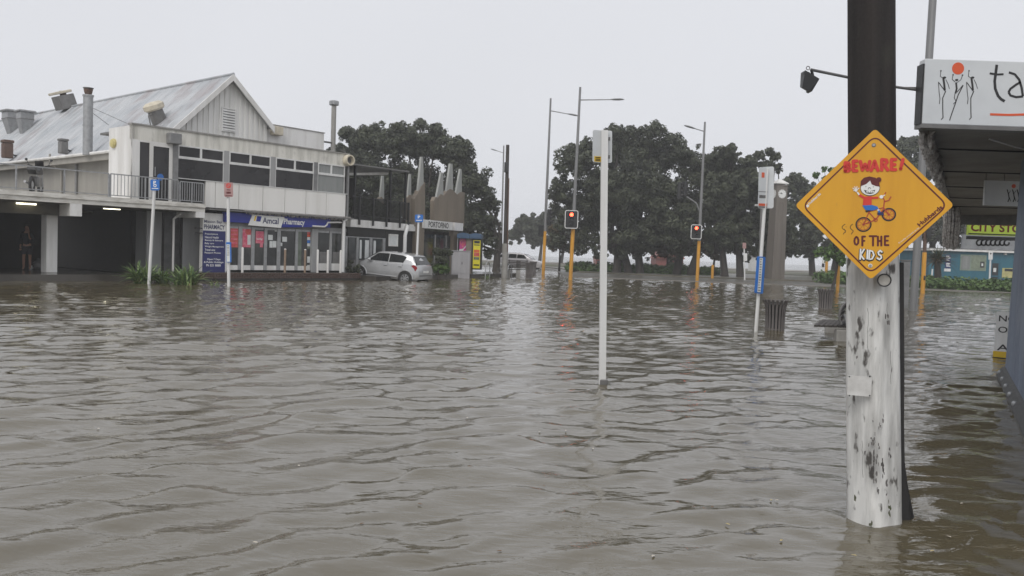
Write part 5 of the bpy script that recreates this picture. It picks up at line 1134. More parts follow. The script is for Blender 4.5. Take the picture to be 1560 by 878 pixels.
tree('broad_tree', 'largest dark tree, between the two red traffic lights, crown flat topped', 'tree', (975, 408), 72,
     [(895, 228, 26), (940, 208, 24), (990, 206, 24), (1078, 255, 22), (872, 250, 34), (915, 237, 38), (965, 226, 40), (1012, 226, 40), (1045, 240, 32), (1065, 275, 30), (853, 290, 24), (875, 305, 38), (920, 295, 45), (970, 290, 50), (1025, 295, 48), (1060, 325, 35), (860, 335, 24), (905, 340, 38), (955, 345, 42), (1010, 345, 42), (1050, 360, 28), (985, 376, 26), (880, 372, 22), (915, 378, 20), (950, 380, 20), (1030, 382, 20), (1062, 380, 18), (848, 365, 16)], 160000, .112, LEAFD, 12, 'large dark trees in the park', ((0, -.6), (-1.0, -1.5), (3.2, .8), (4.4, 1.6), (-2.0, .2)), .36, 34, .2)
tree('broad_tree', 'dark tree with loose ragged top left of the clock tower', 'tree', (1128, 410), 70,
     [(1092, 240, 20), (1112, 235, 18), (1135, 255, 20), (1100, 250, 28), (1125, 268, 30), (1150, 275, 26), (1165, 252, 13), (1180, 240, 9), (1172, 232, 8), (1155, 238, 10), (1140, 246, 12), (1186, 256, 9), (1100, 295, 38), (1150, 305, 42), (1180, 300, 28), (1105, 345, 36), (1150, 350, 40), (1190, 350, 28), (1130, 376, 25), (1088, 372, 22), (1165, 382, 20), (1195, 378, 20), (1085, 320, 26), (1082, 285, 20)], 110000, .112, LEAFD, 13, 'large dark trees in the park', ((0, -.4), (-1.3, -.8), (2.1, .8)), .32, 32, .2)
tree('broad_tree', 'dark tree right of the clock tower, partly behind the yellow warning sign', 'tree', (1238, 412), 88,
     [(1208, 285, 24), (1232, 290, 22), (1255, 305, 26), (1280, 300, 26), (1215, 325, 32), (1255, 335, 34), (1295, 335, 34), (1225, 362, 24), (1265, 372, 26), (1300, 374, 22), (1205, 372, 22), (1235, 384, 15), (1195, 340, 22)], 48000, .15, LEAFD, 14, 'large dark trees in the park', ((0, -.6), (2.2, .5)), .36, 30, .2)
tree('broad_tree', 'dark tree seen between the pole and the awning, crown above the warning sign', 'tree', (1380, 420), 84,
     [(1392, 225, 24), (1375, 255, 28), (1400, 262, 30), (1350, 290, 30), (1390, 305, 35), (1425, 300, 32), (1370, 345, 32), (1410, 350, 32), (1448, 330, 30)], 40000, .15, LEAFD, 15, 'large dark trees in the park', ((0, -.6), (2.2, .8)), .36, 30, .2)
tree('broad_tree', 'dark tree rising behind the teal building under the awning', 'tree', (1480, 420), 100,
     [(1445, 350, 28), (1475, 335, 34), (1510, 340, 34), (1545, 335, 35), (1580, 340, 35), (1460, 372, 22), (1500, 370, 25), (1540, 372, 25)], 26000, .17, LEAFD, 16, 'large dark trees in the park', ((0, 0), (4, 1)), .4, 26, .2)
tree('distant_tree', 'small pale hazy tree far off behind the moving wagon', 'tree', (822, 401), 125,
     [(800, 345, 20), (825, 338, 20), (848, 345, 20), (785, 362, 14), (812, 364, 18), (842, 368, 18), (865, 358, 16)], 26000, .17, LEAFD, 17, None, ((0, .2), (3.2, .4)), .28, 28, .22)
tree('small_tree', 'small brownish tree low down between the two yellow signal posts', 'tree', (852, 407), 74, [(846, 352, 12), (856, 362, 13), (843, 372, 11), (860, 376, 9)], 2600, .13, LEAFB, 21, 'small brownish trees along the verge', tr=.1, sub=10, dens=.35)
tree('small_tree', 'small rusty leaved tree behind the tall white signpost', 'tree', (947, 411), 76, [(937, 368, 13), (952, 365, 14), (962, 376, 11), (945, 383, 9)], 2800, .13, LEAFB, 22, 'small brownish trees along the verge', tr=.12, sub=10, dens=.35)
tree('small_tree', 'small reddish tree standing in front of the red beach building', 'tree', (1016, 412), 76, [(1003, 372, 14), (1020, 368, 15), (1033, 378, 11), (1012, 385, 10)], 3000, .13, LEAFB, 23, 'small brownish trees along the verge', tr=.12, sub=10, dens=.35)
tree('small_tree', 'small olive tree just right of the second red traffic light', 'tree', (1088, 414), 72, [(1080, 365, 16), (1098, 372, 16), (1088, 388, 14)], 3200, .13, LEAFB, 24, 'small brownish trees along the verge', tr=.12, sub=10, dens=.35)
tree('young_tree', 'young green leaved tree whose shoots show above and below the yellow warning sign', 'tree', (1269, 436), 46,
     [(1262, 388, 13), (1280, 380, 14), (1248, 384, 9), (1278, 396, 10), (1244, 266, 6), (1256, 258, 5), (1270, 262, 9), (1284, 255, 8), (1262, 272, 8), (1300, 300, 30), (1320, 350, 30), (1290, 340, 26)], 6500, .085, LEAFG, 25, None, ((0, .2),), .09, 13, .3)
# low red building and small huts at the beach
def hut(lab, x0, x1, y0, y1, d, roofm, wallm):
    s = FOC/d; q = P((x0+x1)/2, y1, d); W = (x1-x0)/s/2; h = q[2]+ (y1-y0)/s; o = thing('beach_hut', lab, 'hut', (q[0], q[1], .1)); h = (q[2]+(y1-y0)/s)-.1
    box('wall', wallm, o, -W, W, -2, 2, -.2, h*.62); mb = MB(); mb.prism([(-W*1.1, h*.6), (W*1.1, h*.6), (W*.75, h), (-W*.75, h)], -2.3, 2.3); mb.build('roof', roofm, o); box('door', BLACK, o, -.4, .4, -2.03, -2.002, 0, min(1.9, h*.58))
REDROOF = mat('red_roof', (.28, .07, .05), .5)
hut('low building with a red roof seen between tree trunks on the shore', 995, 1036, 384, 405, 112, REDROOF, mat('red_wall', (.22, .06, .05), .6))
hut('tiny red hut on the shore left of the tall white signpost', 906, 918, 391, 400, 118, REDROOF, REDROOF); hut('tiny grey hut on the shore right of the tall white signpost', 944, 954, 394, 402, 118, STEELD, CONC)
hut('small white hut on the shore left of the clock tower', 1146, 1158, 378, 411, 108, STEELD, WHITE)

def strip(name, lab, pts, wd, n, size, m_, seed, zlo, zhi, cat='ground cover'):
    rs = random.Random(seed); cl = []
    for k in range(150):
        u_ = rs.random()*(len(pts)-1); i = int(u_); f = u_-i; a = np.array(pts[i]); b_ = np.array(pts[min(i+1, len(pts)-1)]); c = a+(b_-a)*f; cl.append((c[0], c[1]+rs.uniform(0, wd), rs.uniform(zlo, zhi), rs.uniform(.25, .6)))
    o = leaves(name, m_, cl, n, size, None, seed); tag(o, lab, cat, kind='stuff'); return o
strip('ground_cover', 'strip of low green planting along the far kerb under the park trees', [G(866, 412.5, .14), G(950, 415.5, .14), G(1040, 418.5, .14), G(1100, 420, .14)], 4., 14000, .12, LEAFG, 31, .2, .65)
strip('ground_cover', 'low green planting along the foot of the teal building', [G(1404, 437, .14), G(1480, 440, .14), G(1560, 444, .14), G(1640, 448, .14)], 3., 9000, .11, LEAFG, 32, .2, .55)
strip('ground_cover', 'green scrub behind the yellow posts right of the clock tower', [G(1262, 430, .14), G(1300, 432, .14), G(1340, 434, .14)], 3., 4000, .11, LEAFG, 33, .2, .6)
# strap-leaved clumps
def blade_mesh(L, w_, droop):
    vs = []; n = 6
    for i in range(n+1):
        f = i/n; x = L*(f*.45+f*f*droop*.5); z = L*(f-.55*droop*f*f*1.25); ww = w_*(1-f**2.2)+.002; vs += [(x, -ww, z), (x, 0, z-ww*.45), (x, ww, z)]
    fs = [(3*i+j, 3*i+j+1, 3*i+4+j, 3*i+3+j) for i in range(n) for j in range(2)]
    return vs, fs
BL = [mat('strap_leaf', (.09, .17, .045), .45, var=.25, scale=2), mat('pale_strap_leaf', (.24, .33, .12), .45, var=.2, scale=2), mat('dry_strap_leaf', (.30, .26, .11), .6, var=.2, scale=2)]
BM = []
for i, (L, w_, dr_, mi) in enumerate(((.9, .034, .75, 0), (.85, .034, 1.0, 0), (.85, .030, .40, 1), (.9, .036, .85, 1), (.6, .02, 1.2, 2))): BM.append(MB().add(*blade_mesh(L, w_, dr_)).mesh('leaf_blade', BL[mi]))
def strap_plant(lab, q, r, n, sc_, seed, cat='plant', grp='strap leaved clumps at the water edge', name='strap_plant', z=0.):
    rs = random.Random(seed); o = thing(name, lab, cat, q, 0, grp)
    for k in range(n):
        b5 = bpy.data.objects.new('leaf_blade', BM[rs.choice([0, 0, 1, 1, 2, 3, 3, 4])]); col.objects.link(b5); b5.parent = o; a = rs.uniform(0, 2*PI)
        b5.location = (r*.35*rs.uniform(-1, 1), r*.35*rs.uniform(-1, 1), z-.05); b5.rotation_euler = (rs.uniform(-.15, .15), rs.uniform(-.6, .3), a); k5 = sc_*rs.uniform(.7, 1.15); b5.scale = (k5, k5, k5)
    return o
strap_plant('biggest strap leaved clump at the foot of the blue parking sign post', G(216, 431.5), .6, 170, 1.05, 41)
strap_plant('low strap leaved clump between the two larger clumps before the parking deck', G(246, 431), .5, 120, .8, 42)
strap_plant('wide strap leaved clump in the water left of the blue pharmacy board', G(284, 434.5), .8, 180, .98, 43)
strap_plant('small half drowned green tuft left of the timetable post', G(326, 436), .4, 26, .42, 44)
strap_plant('strap leaved clump at the foot of the grey service cabinet', G(709, 422), .6, 90, 1.2, 45)
strap_plant('small tuft growing round the foot of the bicycle hoop', G(742, 425), .25, 30, .5, 46)
# shrubs at the restaurant
for (x, y, r, lab, sd, m_) in ((672, 392, 15, 'dark shrub before the restaurant glass, right of the hatchback', 51, LEAFD), (667, 408, 9, 'green shrub just behind the hatchback tail', 52, LEAFG), (680, 409, 9, 'green shrub between the hatchback and the service cabinet', 53, LEAFG), (532, 408, 9, 'dark shrub in the brick planter left of the hatchback', 54, LEAFD), (519, 410, 6, 'small dark shrub in the planter by the white downpipe', 55, LEAFD)):
    d = 44 if x > 600 else 39.5; s = FOC/d; c = P(x, y, d); o = thing('shrub', lab, 'shrub', (c[0], c[1], .1), 0, 'shrubs at the shop fronts'); rs = random.Random(sd); R_ = r/s; cl = [(rs.gauss(0, .5)*R_, rs.gauss(0, .5)*R_, c[2]-.1+rs.gauss(0, .4)*R_, R_*.4) for _ in range(14)]
    leaves('foliage', m_, cl, 2200, .035+.02*(r > 10), o, sd); mb = MB(); [mb.tube([(0, 0, -.2), (rs.uniform(-.3, .3)*R_, rs.uniform(-.3, .3)*R_, c[2]-.1)], .02, 5) for _ in range(1)]; mb.build('stem', TRUNK, o)
# terrace hedge
t0, t1 = .4, Bx(618, 3.3); cl = []; rs = random.Random(6)
for k in range(60): cl.append((rs.uniform(t0, t1), rs.uniform(.5, 1.0), rs.uniform(3.0, 3.75), .28))
o = thing('terrace_hedge', 'dark planting behind the black rail of the restaurant terrace', 'hedge', B.O, B.ang); leaves('foliage', LEAFD, cl, 9000, .06, o, 61); box('planter', BLACK, o, t0, t1, .35, 1.1, 2.785, 3.05)
# cabbage tree
q = G(1427, 437, .14); s = FOC/q[1]; o = thing('cabbage_tree', 'shaggy cabbage tree with brown skirt before the teal building', 'tree', q); h = 50/s
mb = MB(); mb.tube([(0, 0, -.2), (.05, 0, h*.3), (-.05, 0, h*.75)], [.28, .24, .2], 9); mb.build('trunk', TRUNK, o, smooth=True)
DRY = mat('dry_frond', (.11, .07, .035), .8, var=.3, scale=2); GRN = mat('dull_frond', (.06, .075, .03), .6, var=.3, scale=2)
ms = [MB().add(*blade_mesh(1.25, .035, a)).mesh('frond', m_) for a, m_ in ((1.5, DRY), (1.2, DRY), (.8, GRN), (1.0, GRN), (.3, GRN))]; rs = random.Random(8)
for k in range(170):
    b5 = bpy.data.objects.new('frond', ms[k % 5]); col.objects.link(b5); b5.parent = o; b5.location = (rs.uniform(-.1, .1), rs.uniform(-.1, .1), h*(.62+.2*rs.random())); b5.rotation_euler = (rs.uniform(-.3, .3), rs.uniform(-.4, .5), rs.uniform(0, 6.28)); f = rs.uniform(.8, 1.2); b5.scale = (f, f, f)

# ================================================================== WHITE PAINTED POLE WITH THE WARNING SIGN
pd = 4.775; qb = P(1331, 809, pd); qb[2] = 0; top = P(1327, 0, pd+.0); 
o = thing('utility_pole', 'thick timber utility pole, dark above and chipped white paint below, carrying the yellow diamond sign', 'utility pole', qb)
vec = (top-qb); vec = vec*(7.5/vec[2])
POLEW = mat('chipped_white_paint', (.72, .715, .69), .5, c2=(.36, .355, .34), stretch=(1, 1, .16), scale=11, amt=1., lo=.40, hi=.68, bump=.008, bscale=22, c3=(.10, .092, .085), s3=15, lo3=.60, hi3=.67)
POLED = mat('wet_dark_timber', (.022, .017, .015), .75, c2=(.010, .008, .007), stretch=(1.5, 1.5, .09), scale=9, amt=.95, bump=.006, bscale=18, c3=(.05, .055, .036), s3=2.4, lo3=.60, hi3=.78)
def polesec(name, m_, f0, f1, r0, r1, nseg=30):
    vs = []; n = 32; rs = np.random.RandomState(int(f0*10)+4)
    for i in range(nseg+1):
        f = f0+(f1-f0)*i/nseg; c = vec*f; r = r0+(r1-r0)*i/nseg
        for j in range(n):
            t = 2*PI*j/n; k = abs(math.cos(t))**5.2+abs(math.sin(t))**5.2; e = r*k**(-1/5.2)*(.955+.006*math.sin(3*t+f*9)+.004*math.sin(7*t+f*31))
            vs.append((c[0]+e*math.cos(t+.40), c[1]+e*math.sin(t+.40), c[2]))
    fs = [(i*n+j, i*n+(j+1) % n, (i+1)*n+(j+1) % n, (i+1)*n+j) for i in range(nseg) for j in range(n)]+[tuple(range(n-1, -1, -1)), tuple(range(nseg*n, nseg*n+n))]
    return MB().add(vs, fs).build(name, m_, o, smooth=True)
fz = 1.95/7.5
polesec('white_painted_foot', POLEW, -.08, fz, .127, .1165); polesec('dark_shaft', POLED, fz+.0002, 1., .1075, .1005)
K = Fr(P(1331, 312, 4.53), -21.5)         # plane of the sign, facing down the street
Kp = Fr(P(1331, 600, 4.612), -23)          # front of the pole
def kl(x, y, fr=K, org=None): t, z = fr.on(x, y); return t, z
# fittings on the pole
fo = Matrix.Rotation(0, 3, 'Z')
pf = thing('pole_fittings', 'x', 'x'); bpy.data.objects.remove(pf)
def onpole(name, m_, fn, smooth=False):
    mb = MB(); fn(mb); p_ = mb.build(name, m_, o, smooth=smooth); p_.location = tuple(Kp.O-np.array([qb[0], qb[1], 0])); p_.rotation_euler.z = Kp.ang; return p_
def kpx(x, y): return Kp.on(x, y)
def f_(mb): c = kpx(1347, 427); mb.lathe([(.001, -.03), (.026, -.028), (.03, -.02), (.03, .03), (.001, .03)], 20)
p_ = onpole('survey_disc', mat('disc_metal', (.42, .41, .38), .5, c2=(.2, .19, .17), scale=30), f_); c = kpx(1347, 427); p_.rotation_euler = (math.radians(90), 0, Kp.ang)
p_.rotation_euler = (math.radians(-90), 0, Kp.ang); vv_ = Kp.w(c[0], -.0, c[1])-qb; p_.location = tuple(vv_)
# disc faces the street: turn so its small end looks out
p_.rotation_euler = (math.radians(90), 0, Kp.ang)
mb = MB(); mb.lathe([(.030, -.01), (.036, -.02), (.037, .034), (.030, .034)], 20, caps=False); r_ = mb.build('disc_rim', BLACK, p_)
def f_(mb): a = kpx(1292, 572); c = kpx(1327, 605); mb.box(a[0], c[0], .004, .012, c[1], a[1])
TIN = mat('painted_tin', (.62, .615, .60), .45, c2=(.42, .41, .39), scale=9, amt=.8, c3=(.12, .11, .10), s3=16, lo3=.62, hi3=.75)
p_ = onpole('tin_patch', TIN, f_)
def f_(mb):
    for (x, y) in ((1294, 574), (1325, 574), (1294, 603), (1325, 603)): mb.disc(kpx(x, y), .004, .001, .004, 8)
tag(onpole('nails', BLACK, f_), kind='stuff')
rs = random.Random(5)
SCAR = mat('bare_wood_scar', (.06, .055, .052), .8, c2=(.22, .21, .20), scale=14, amt=.9, stretch=(1, 1, .3))
for (x, y, w_, h_) in ((1333, 695, 6, 40), (1345, 715, 4, 22), (1357, 690, 3, 16), (1329, 672, 6, 10), (1346, 640, 3, 9), (1327, 720, 4, 9), (1306, 545, 2, 2), (1353, 482, 6, 1.6), (1353, 492, 6, 2.5), (1303, 760, 2, 3), (1328, 800, 3, 4), (1318, 690, 2, 3), (1340, 652, 3, 5), (1337, 748, 4, 5), (1356, 775, 4, 20), (1351, 742, 4, 12)):
    def f_(mb):
        for q_ in range(max(3, int(w_*h_/9))):
            n = 8; pts = []; ox, oy = rs.gauss(0, .42)*w_, rs.gauss(0, .42)*h_; fw_, fh_ = rs.uniform(.5, 1.5), rs.uniform(1.2, 4.5)
            for k in range(n): t = 2*PI*k/n; e = rs.uniform(.6, 1.3); pts.append(kpx(x+ox+fw_*e*math.cos(t), y+oy+fh_*e*math.sin(t)))
            mb.prism(pts, -.0035-.0004*q_/40, .02)
    tag(onpole('worn_patch', SCAR if y < 760 else mat('moss', (.06, .07, .03), .9, c2=(.12, .12, .09), scale=20, amt=.8), f_), kind='stuff')
for (x, y, h_) in ((1352, 478, 16), (1322, 500, 30), (1357, 560, 25), (1314, 700, 28)):
    def f_(mb): mb.stroke([kpx(x+rs.uniform(-1, 1), y-h_+i*h_/4) for i in range(9)], .0018, -.0015, .01)
    onpole('drying_crack', SCAR, f_)
# cable guard along the right of the pole, bulging at the foot
cg = MB(); pr = []
for (y, w_) in ((400, 3), (470, 4), (560, 5), (640, 4), (700, 6), (740, 13), (770, 19), (800, 25), (812, 28)):
    a = P(1366, y, pd+.04)-qb; c = P(1370+w_, y, pd+.10)-qb; pr.append((a, c))
vs = []
for a, c in pr: m0 = (a+c)/2; vs += [tuple(a+[0, -.03, 0]), tuple(m0+[0, -.06, 0]), tuple(c), tuple(m0+[0, .06, 0])]
cg.add(vs, [(4*i+j, 4*i+(j+1) % 4, 4*i+4+(j+1) % 4, 4*i+4+j) for i in range(len(pr)-1) for j in range(4)]); cg.build('cable_guard', RUBBER, o, smooth=True)

# the diamond sign
sg = thing('warning_sign', 'yellow diamond warning sign showing a child on a bicycle, fixed to the pole', 'sign', K.O, K.ang)
def q3(zx, zy): return K.on(1200+zx/3.377, 180+zy/3.377)
def rnd(pts, rad, n=5):
    out = []; m_ = len(pts)
    for i in range(m_):
        p0, p1, p2 = [np.array(pts[(i+k) % m_]) for k in (-1, 0, 1)]; a = p1+(p0-p1)/np.linalg.norm(p0-p1)*rad; b2 = p1+(p2-p1)/np.linalg.norm(p2-p1)*rad
        for k in range(n+1): t = k/n; out.append(tuple((1-t)**2*a+2*t*(1-t)*p1+t*t*b2))
    return out
dia = [q3(450, 54), q3(856, 448), q3(428, 832), q3(38, 450)]
mb = MB(); mb.prism(rnd(dia, .022), -.002, .002); pl = mb.build('sign_plate', SIGNY, sg)
L0 = -.0021
def dec(name, m_, fn, lay=1, parent=None, kind=None):
    mb = MB(); fn(mb, -.002-.0012*lay, -.0019-.0012*(lay-1)); p_ = mb.build(name, m_, parent or pl)
    if kind: p_['kind'] = kind
    return p_
dec('border_line', MAROON, lambda mb, a, b2: mb.stroke(rnd([q3(450, 90), q3(822, 450), q3(427, 800), q3(76, 452)], .045, 8), .0075, a, b2, True))
for (zx, zy) in ((443, 140), (425, 760)):
    dec('bolt', STEEL, lambda mb, a, b2: mb.disc(q3(zx, zy), .007, -.008, b2, 14)); dec('bolt_washer', STEELD if zy < 300 else PAPER, lambda mb, a, b2: mb.ring(q3(zx, zy), .009, .004, a, b2, 14))
# lettering: each letter cut by hand as strokes
LT = {'B': [[(0, 0), (0, 1), (.6, .95), (.75, .75), (.55, .55), (0, .5)], [(.1, .5), (.7, .45), (.85, .22), (.6, .02), (0, 0)]], 'E': [[(.8, 1), (0, 1), (0, 0), (.8, 0)], [(0, .5), (.65, .5)]],
      'W': [[(0, 1), (.22, 0), (.5, .7), (.78, 0), (1, 1)]], 'A': [[(0, 0), (.45, 1), (.9, 0)], [(.2, .38), (.7, .38)]], 'R': [[(0, 0), (0, 1), (.65, .95), (.75, .72), (.5, .5), (.05, .48)], [(.35, .5), (.85, 0)]],
      '!': [[(.75, 1), (.35, .36)], [(.2, .06), (.15, .0)]], 'O': [[(.45, 1), (.1, .8), (0, .45), (.15, .1), (.5, 0), (.85, .2), (.9, .6), (.7, .92), (.42, 1)]], 'F': [[(0, 0), (.0, 1), (.85, 1)], [(0, .52), (.65, .52)]],
      'T': [[(0, 1), (1, 1)], [(.5, 1), (.5, 0)]], 'H': [[(0, 1), (0, 0)], [(.8, 1), (.8, 0)], [(0, .5), (.8, .5)]], 'K': [[(0, 1), (.0, 0)], [(.8, 1), (.05, .42), (.85, 0)]], 'I': [[(.3, 1), (.3, 0)]],
      'D': [[(0, 0), (0, 1), (.55, .9), (.85, .5), (.55, .08), (0, 0)]], 'S': [[(.8, .85), (.45, 1), (.1, .8), (.25, .55), (.7, .42), (.8, .18), (.45, 0), (.0, .15)]]}
def letters(txt, spots, m_, wd, lay, slant=0., z=1.):
    """spots: (x0, y_top, x1, y_bottom) of each letter in the enlarged view"""
    for ch, (x0, yt, x1, yb) in zip(txt, spots):
        def f_(mb, a, b2):
            for st in LT[ch]:
                pts = [q3(x0+(x1-x0)*(u_+slant*(v_-.5)), yb+(yt-yb)*v_) for u_, v_ in st]
                mb.stroke(pts, wd, a, b2)
                for p in (pts[0], pts[-1]): mb.disc(p, wd*.5, a-.0002, b2, 10)
                for p in pts[1:-1]: mb.disc(p, wd*.5, a-.0001, b2, 8)
        dec('letter', m_, f_, lay)
bw = [(297, 228, 322, 272), (338, 222, 358, 270), (372, 225, 412, 268), (422, 222, 455, 268), (470, 220, 500, 265), (512, 218, 535, 266), (545, 212, 572, 264), (582, 218, 602, 262)]
bw = [(296, 230, 324, 274), (338, 222, 360, 272), (374, 224, 422, 268), (430, 222, 468, 270), (484, 214, 520, 268), (534, 214, 560, 266), (578, 214, 598, 262)]
letters('BEWARE!', bw, REDPRINT, .0175, 3)
letters('OF', [(343, 612, 366, 652), (384, 610, 400, 656)], MAROON, .0105, 1)
letters('THE', [(422, 608, 456, 656), (464, 610, 486, 656), (500, 608, 522, 654)], MAROON, .0105, 1)
kd = [(374, 676, 396, 726), (404, 680, 424, 724), (420, 682, 448, 728), (462, 682, 488, 728)]
letters('KIDS', [(a-0, b2+3, c+1, d_+3) for a, b2, c, d_ in kd], BLACK, .0165, 1, .12); letters('KIDS', kd, PRINTW, .0085, 3, .12)
# small brand writing along the edges
def diag(name, txt, x0, y0, x1, y1, hgt, m_, bold):
    a = q3(x0, y0); b2 = q3(x1, y1); c = ((a[0]+b2[0])/2, (a[1]+b2[1])/2); L = math.hypot(b2[0]-a[0], b2[1]-a[1]); an = math.atan2(b2[1]-a[1], b2[0]-a[0])
    mb = MB(); write(mb, txt, c[0]-L/2, c[0]+L/2, c[1]-hgt/2, c[1]+hgt/2, -.0033, bold, an); p_ = mb.build(name, m_, pl)
diag('lettering', 'Hubbards', 672, 553, 792, 455, .022, MAROON, .035)
diag('lettering', 'Proudly created to by', 572, 645, 676, 565, .010, PRINTW, .0)
diag('lettering', 'hubbards', 108, 442, 168, 388, .014, PRINTW, .02)
dec('print_block', PRINTW, lambda mb, a, b2: mb.prism([q3(94, 452), q3(104, 443), q3(112, 453), q3(102, 462)], a, b2))
# the drawing: a child waving from a red bicycle
TYREC = MAROON; BK = mat('bicycle_red_print', (.42, .06, .03), .45)
WF = PRINTW
for (cx, cy, rx, ry, rot) in ((390, 548, 38, 40, 0), (520, 497, 34, 35, 0)):
    c = q3(cx, cy); s_ = abs(q3(cx+rx, cy)[0]-c[0])
    dec('wheel_print', BLACK, lambda mb, a, b2: mb.ring(c, s_, .0075, a, b2, 30)); dec('rim_print', BK, lambda mb, a, b2: mb.ring(c, s_*.80, .003, a, b2, 26))
    def f_(mb, a, b2):
        for k in range(8): t = k*PI/8*2+.2; mb.stroke([c, (c[0]+s_*.8*math.cos(t), c[1]+s_*.8*math.sin(t))], .0018, a, b2-.0002)
        mb.disc(c, .006, a-.0003, b2)
    dec('spoke_print', BK, f_, kind='stuff')
def frame_(mb, a, b2):
    for pts, w_ in (([(390, 548), (452, 524)], .0055), ([(390, 548), (418, 485)], .005), ([(418, 485), (452, 524)], .0055), ([(414, 482), (490, 462)], .0055), ([(452, 524), (494, 466)], .0055), ([(498, 425), (493, 462), (520, 497)], .006), ([(498, 430), (520, 424), (532, 404)], .006), ([(498, 425), (490, 408), (505, 382)], .0055)):
        mb.stroke([q3(*p) for p in pts], w_, a, b2)
    mb.ring(q3(452, 524), .009, .004, a, b2, 14)
dec('bicycle_frame_print', BK, frame_, 2, kind='stuff')
dec('saddle_print', BLACK, lambda mb, a, b2: mb.prism([q3(*p) for p in ((398, 478), (436, 470), (438, 478), (404, 486))], a, b2), 2)
dec('shirt_print', REDPRINT, lambda mb, a, b2: mb.prism([q3(*p) for p in ((390, 405), (432, 402), (432, 448), (386, 450))], a, b2), 3)
def f_(mb, a, b2): mb.stroke([q3(395, 412), q3(368, 396)], .013, a, b2); mb.stroke([q3(425, 412), q3(466, 410)], .011, a, b2)
dec('sleeve_print', REDPRINT, f_, 2, kind='stuff')
def f_(mb, a, b2): mb.stroke([q3(368, 396), q3(358, 382)], .008, a, b2); [mb.stroke([q3(352, 374), q3(*p)], .0042, a, b2) for p in ((334, 360), (344, 352), (357, 352), (368, 360), (338, 374))]; mb.disc(q3(352, 374), .0065, a-.0002, b2, 10)
dec('waving_hand_print', WF, f_, 3, kind='stuff')
def f_(mb, a, b2): mb.disc(q3(482, 406), .0095, a, b2, 12); mb.stroke([q3(490, 402), q3(500, 396)], .005, a, b2)
dec('gripping_hand_print', WF, f_, 3, kind='stuff')
dec('shorts_print', PARKBLUE, lambda mb, a, b2: mb.prism([q3(*p) for p in ((384, 450), (434, 448), (462, 456), (466, 468), (436, 476), (400, 474))], a, b2), 3)
def f_(mb, a, b2): mb.stroke([q3(458, 462), q3(470, 478)], .010, a, b2)
dec('leg_print', WF, f_, 2); dec('sock_print', PARKBLUE, lambda mb, a, b2: mb.stroke([q3(468, 476), q3(474, 488)], .010, a, b2), 3); dec('shoe_print', PRINTN, lambda mb, a, b2: mb.prism([q3(*p) for p in ((460, 486), (490, 484), (496, 500), (462, 500))], a, b2), 3)
hc_ = q3(424, 360); ry_ = abs(q3(424, 322)[1]-hc_[1]); rx_ = abs(q3(376, 360)[0]-hc_[0])
dec('face_outline_print', BLACK, lambda mb, a, b2: mb.disc(hc_, rx_*1.05, a, b2, 28, ry_*1.07), 2); dec('face_print', WF, lambda mb, a, b2: mb.disc(hc_, rx_, a, b2, 28, ry_), 3)
def f_(mb, a, b2):
    pts = [q3(*p) for p in ((374, 352), (376, 325), (392, 308), (420, 301), (452, 308), (470, 328), (473, 354), (452, 350), (432, 342), (424, 322), (404, 340))]; mb.prism(pts, a, b2); mb.disc(q3(468, 318), .0135, a-.0002, b2, 16)
dec('hair_print', MAROON, f_, 4, kind='stuff')
def f_(mb, a, b2): mb.disc(q3(402, 354), .0022, a, b2, 8); mb.disc(q3(440, 355), .0022, a, b2, 8); mb.stroke([q3(*p) for p in ((414, 368), (415, 360), (422, 358), (427, 364))], .0022, a, b2)
dec('eyes_and_nose_print', BLACK, f_, 4, kind='stuff')
dec('mouth_print', BLACK, lambda mb, a, b2: mb.prism([q3(*p) for p in ((392, 370), (420, 378), (450, 370), (444, 386), (424, 391), (402, 387))], a, b2), 4)
def f_(mb, a, b2): [mb.box(q3(x, 380)[0], q3(x+9, 380)[0], a, b2, q3(x, 384)[1], q3(x, 377)[1]) for x in (404, 415, 426, 436)]
dec('teeth_print', WF, f_, 5, kind='stuff')
def f_(mb, a, b2):
    for dx, k in ((0, 1), (38, .8)): mb.stroke([q3(300+dx-18*k*abs(math.sin(t*1.5))-4*math.cos(t), 546+t*17) for t in np.linspace(0, 3.1, 12)], .0032, a, b2)
    for p in ((292, 572), (296, 588), (300, 560)): mb.disc(q3(*p), .002, a, b2, 6)
dec('dust_puff_print', BLACK, f_, 1, kind='stuff')

# ================================================================== SHOP AWNING, WALL AND THINGS UNDER IT (right)
qa = P(1403, 193, 8.3); E = Fr(qa, 61.2)
aw = thing('shop_awning', 'long pale awning over the flooded footpath with a white sign on its end', 'awning', (qa[0], qa[1], 0), E.ang)
zA = 2.9
def ts(v): return (.16-v*.482)/.876
mb = MB(); mb.zprism([(ts(-.02), -.02), (16, -.02), (16, -3.6), (ts(-3.6), -3.6)], zA+.01, zA+.05); mb.build('soffit', SOFFIT, aw)
mb = MB(); mb.zprism([(ts(.0), .0), (16, .0), (16, -3.6), (ts(-3.6), -3.6)], zA+.35, zA+.40); mb.build('roof_sheet', STEEL, aw)
for k in range(1, 6): mb = MB(); k5 = k*2.6-.9; mb.zprism([(ts(-.05)+k5, -.05), (ts(-.05)+k5+.03, -.05), (ts(-3.6)+k5+.03, -3.6), (ts(-3.6)+k5, -3.6)], zA-.008, zA+.008); mb.build('soffit_joint', BLACK, aw)
box('edge_beam', STEELD, aw, ts(.03), 16, -.05, .03, zA-.03, zA+.34)
box('end_beam', STEELD, aw, 16.0, 16.1, -3.6, .0, zA-.25, zA+.3)
rs = random.Random(3)
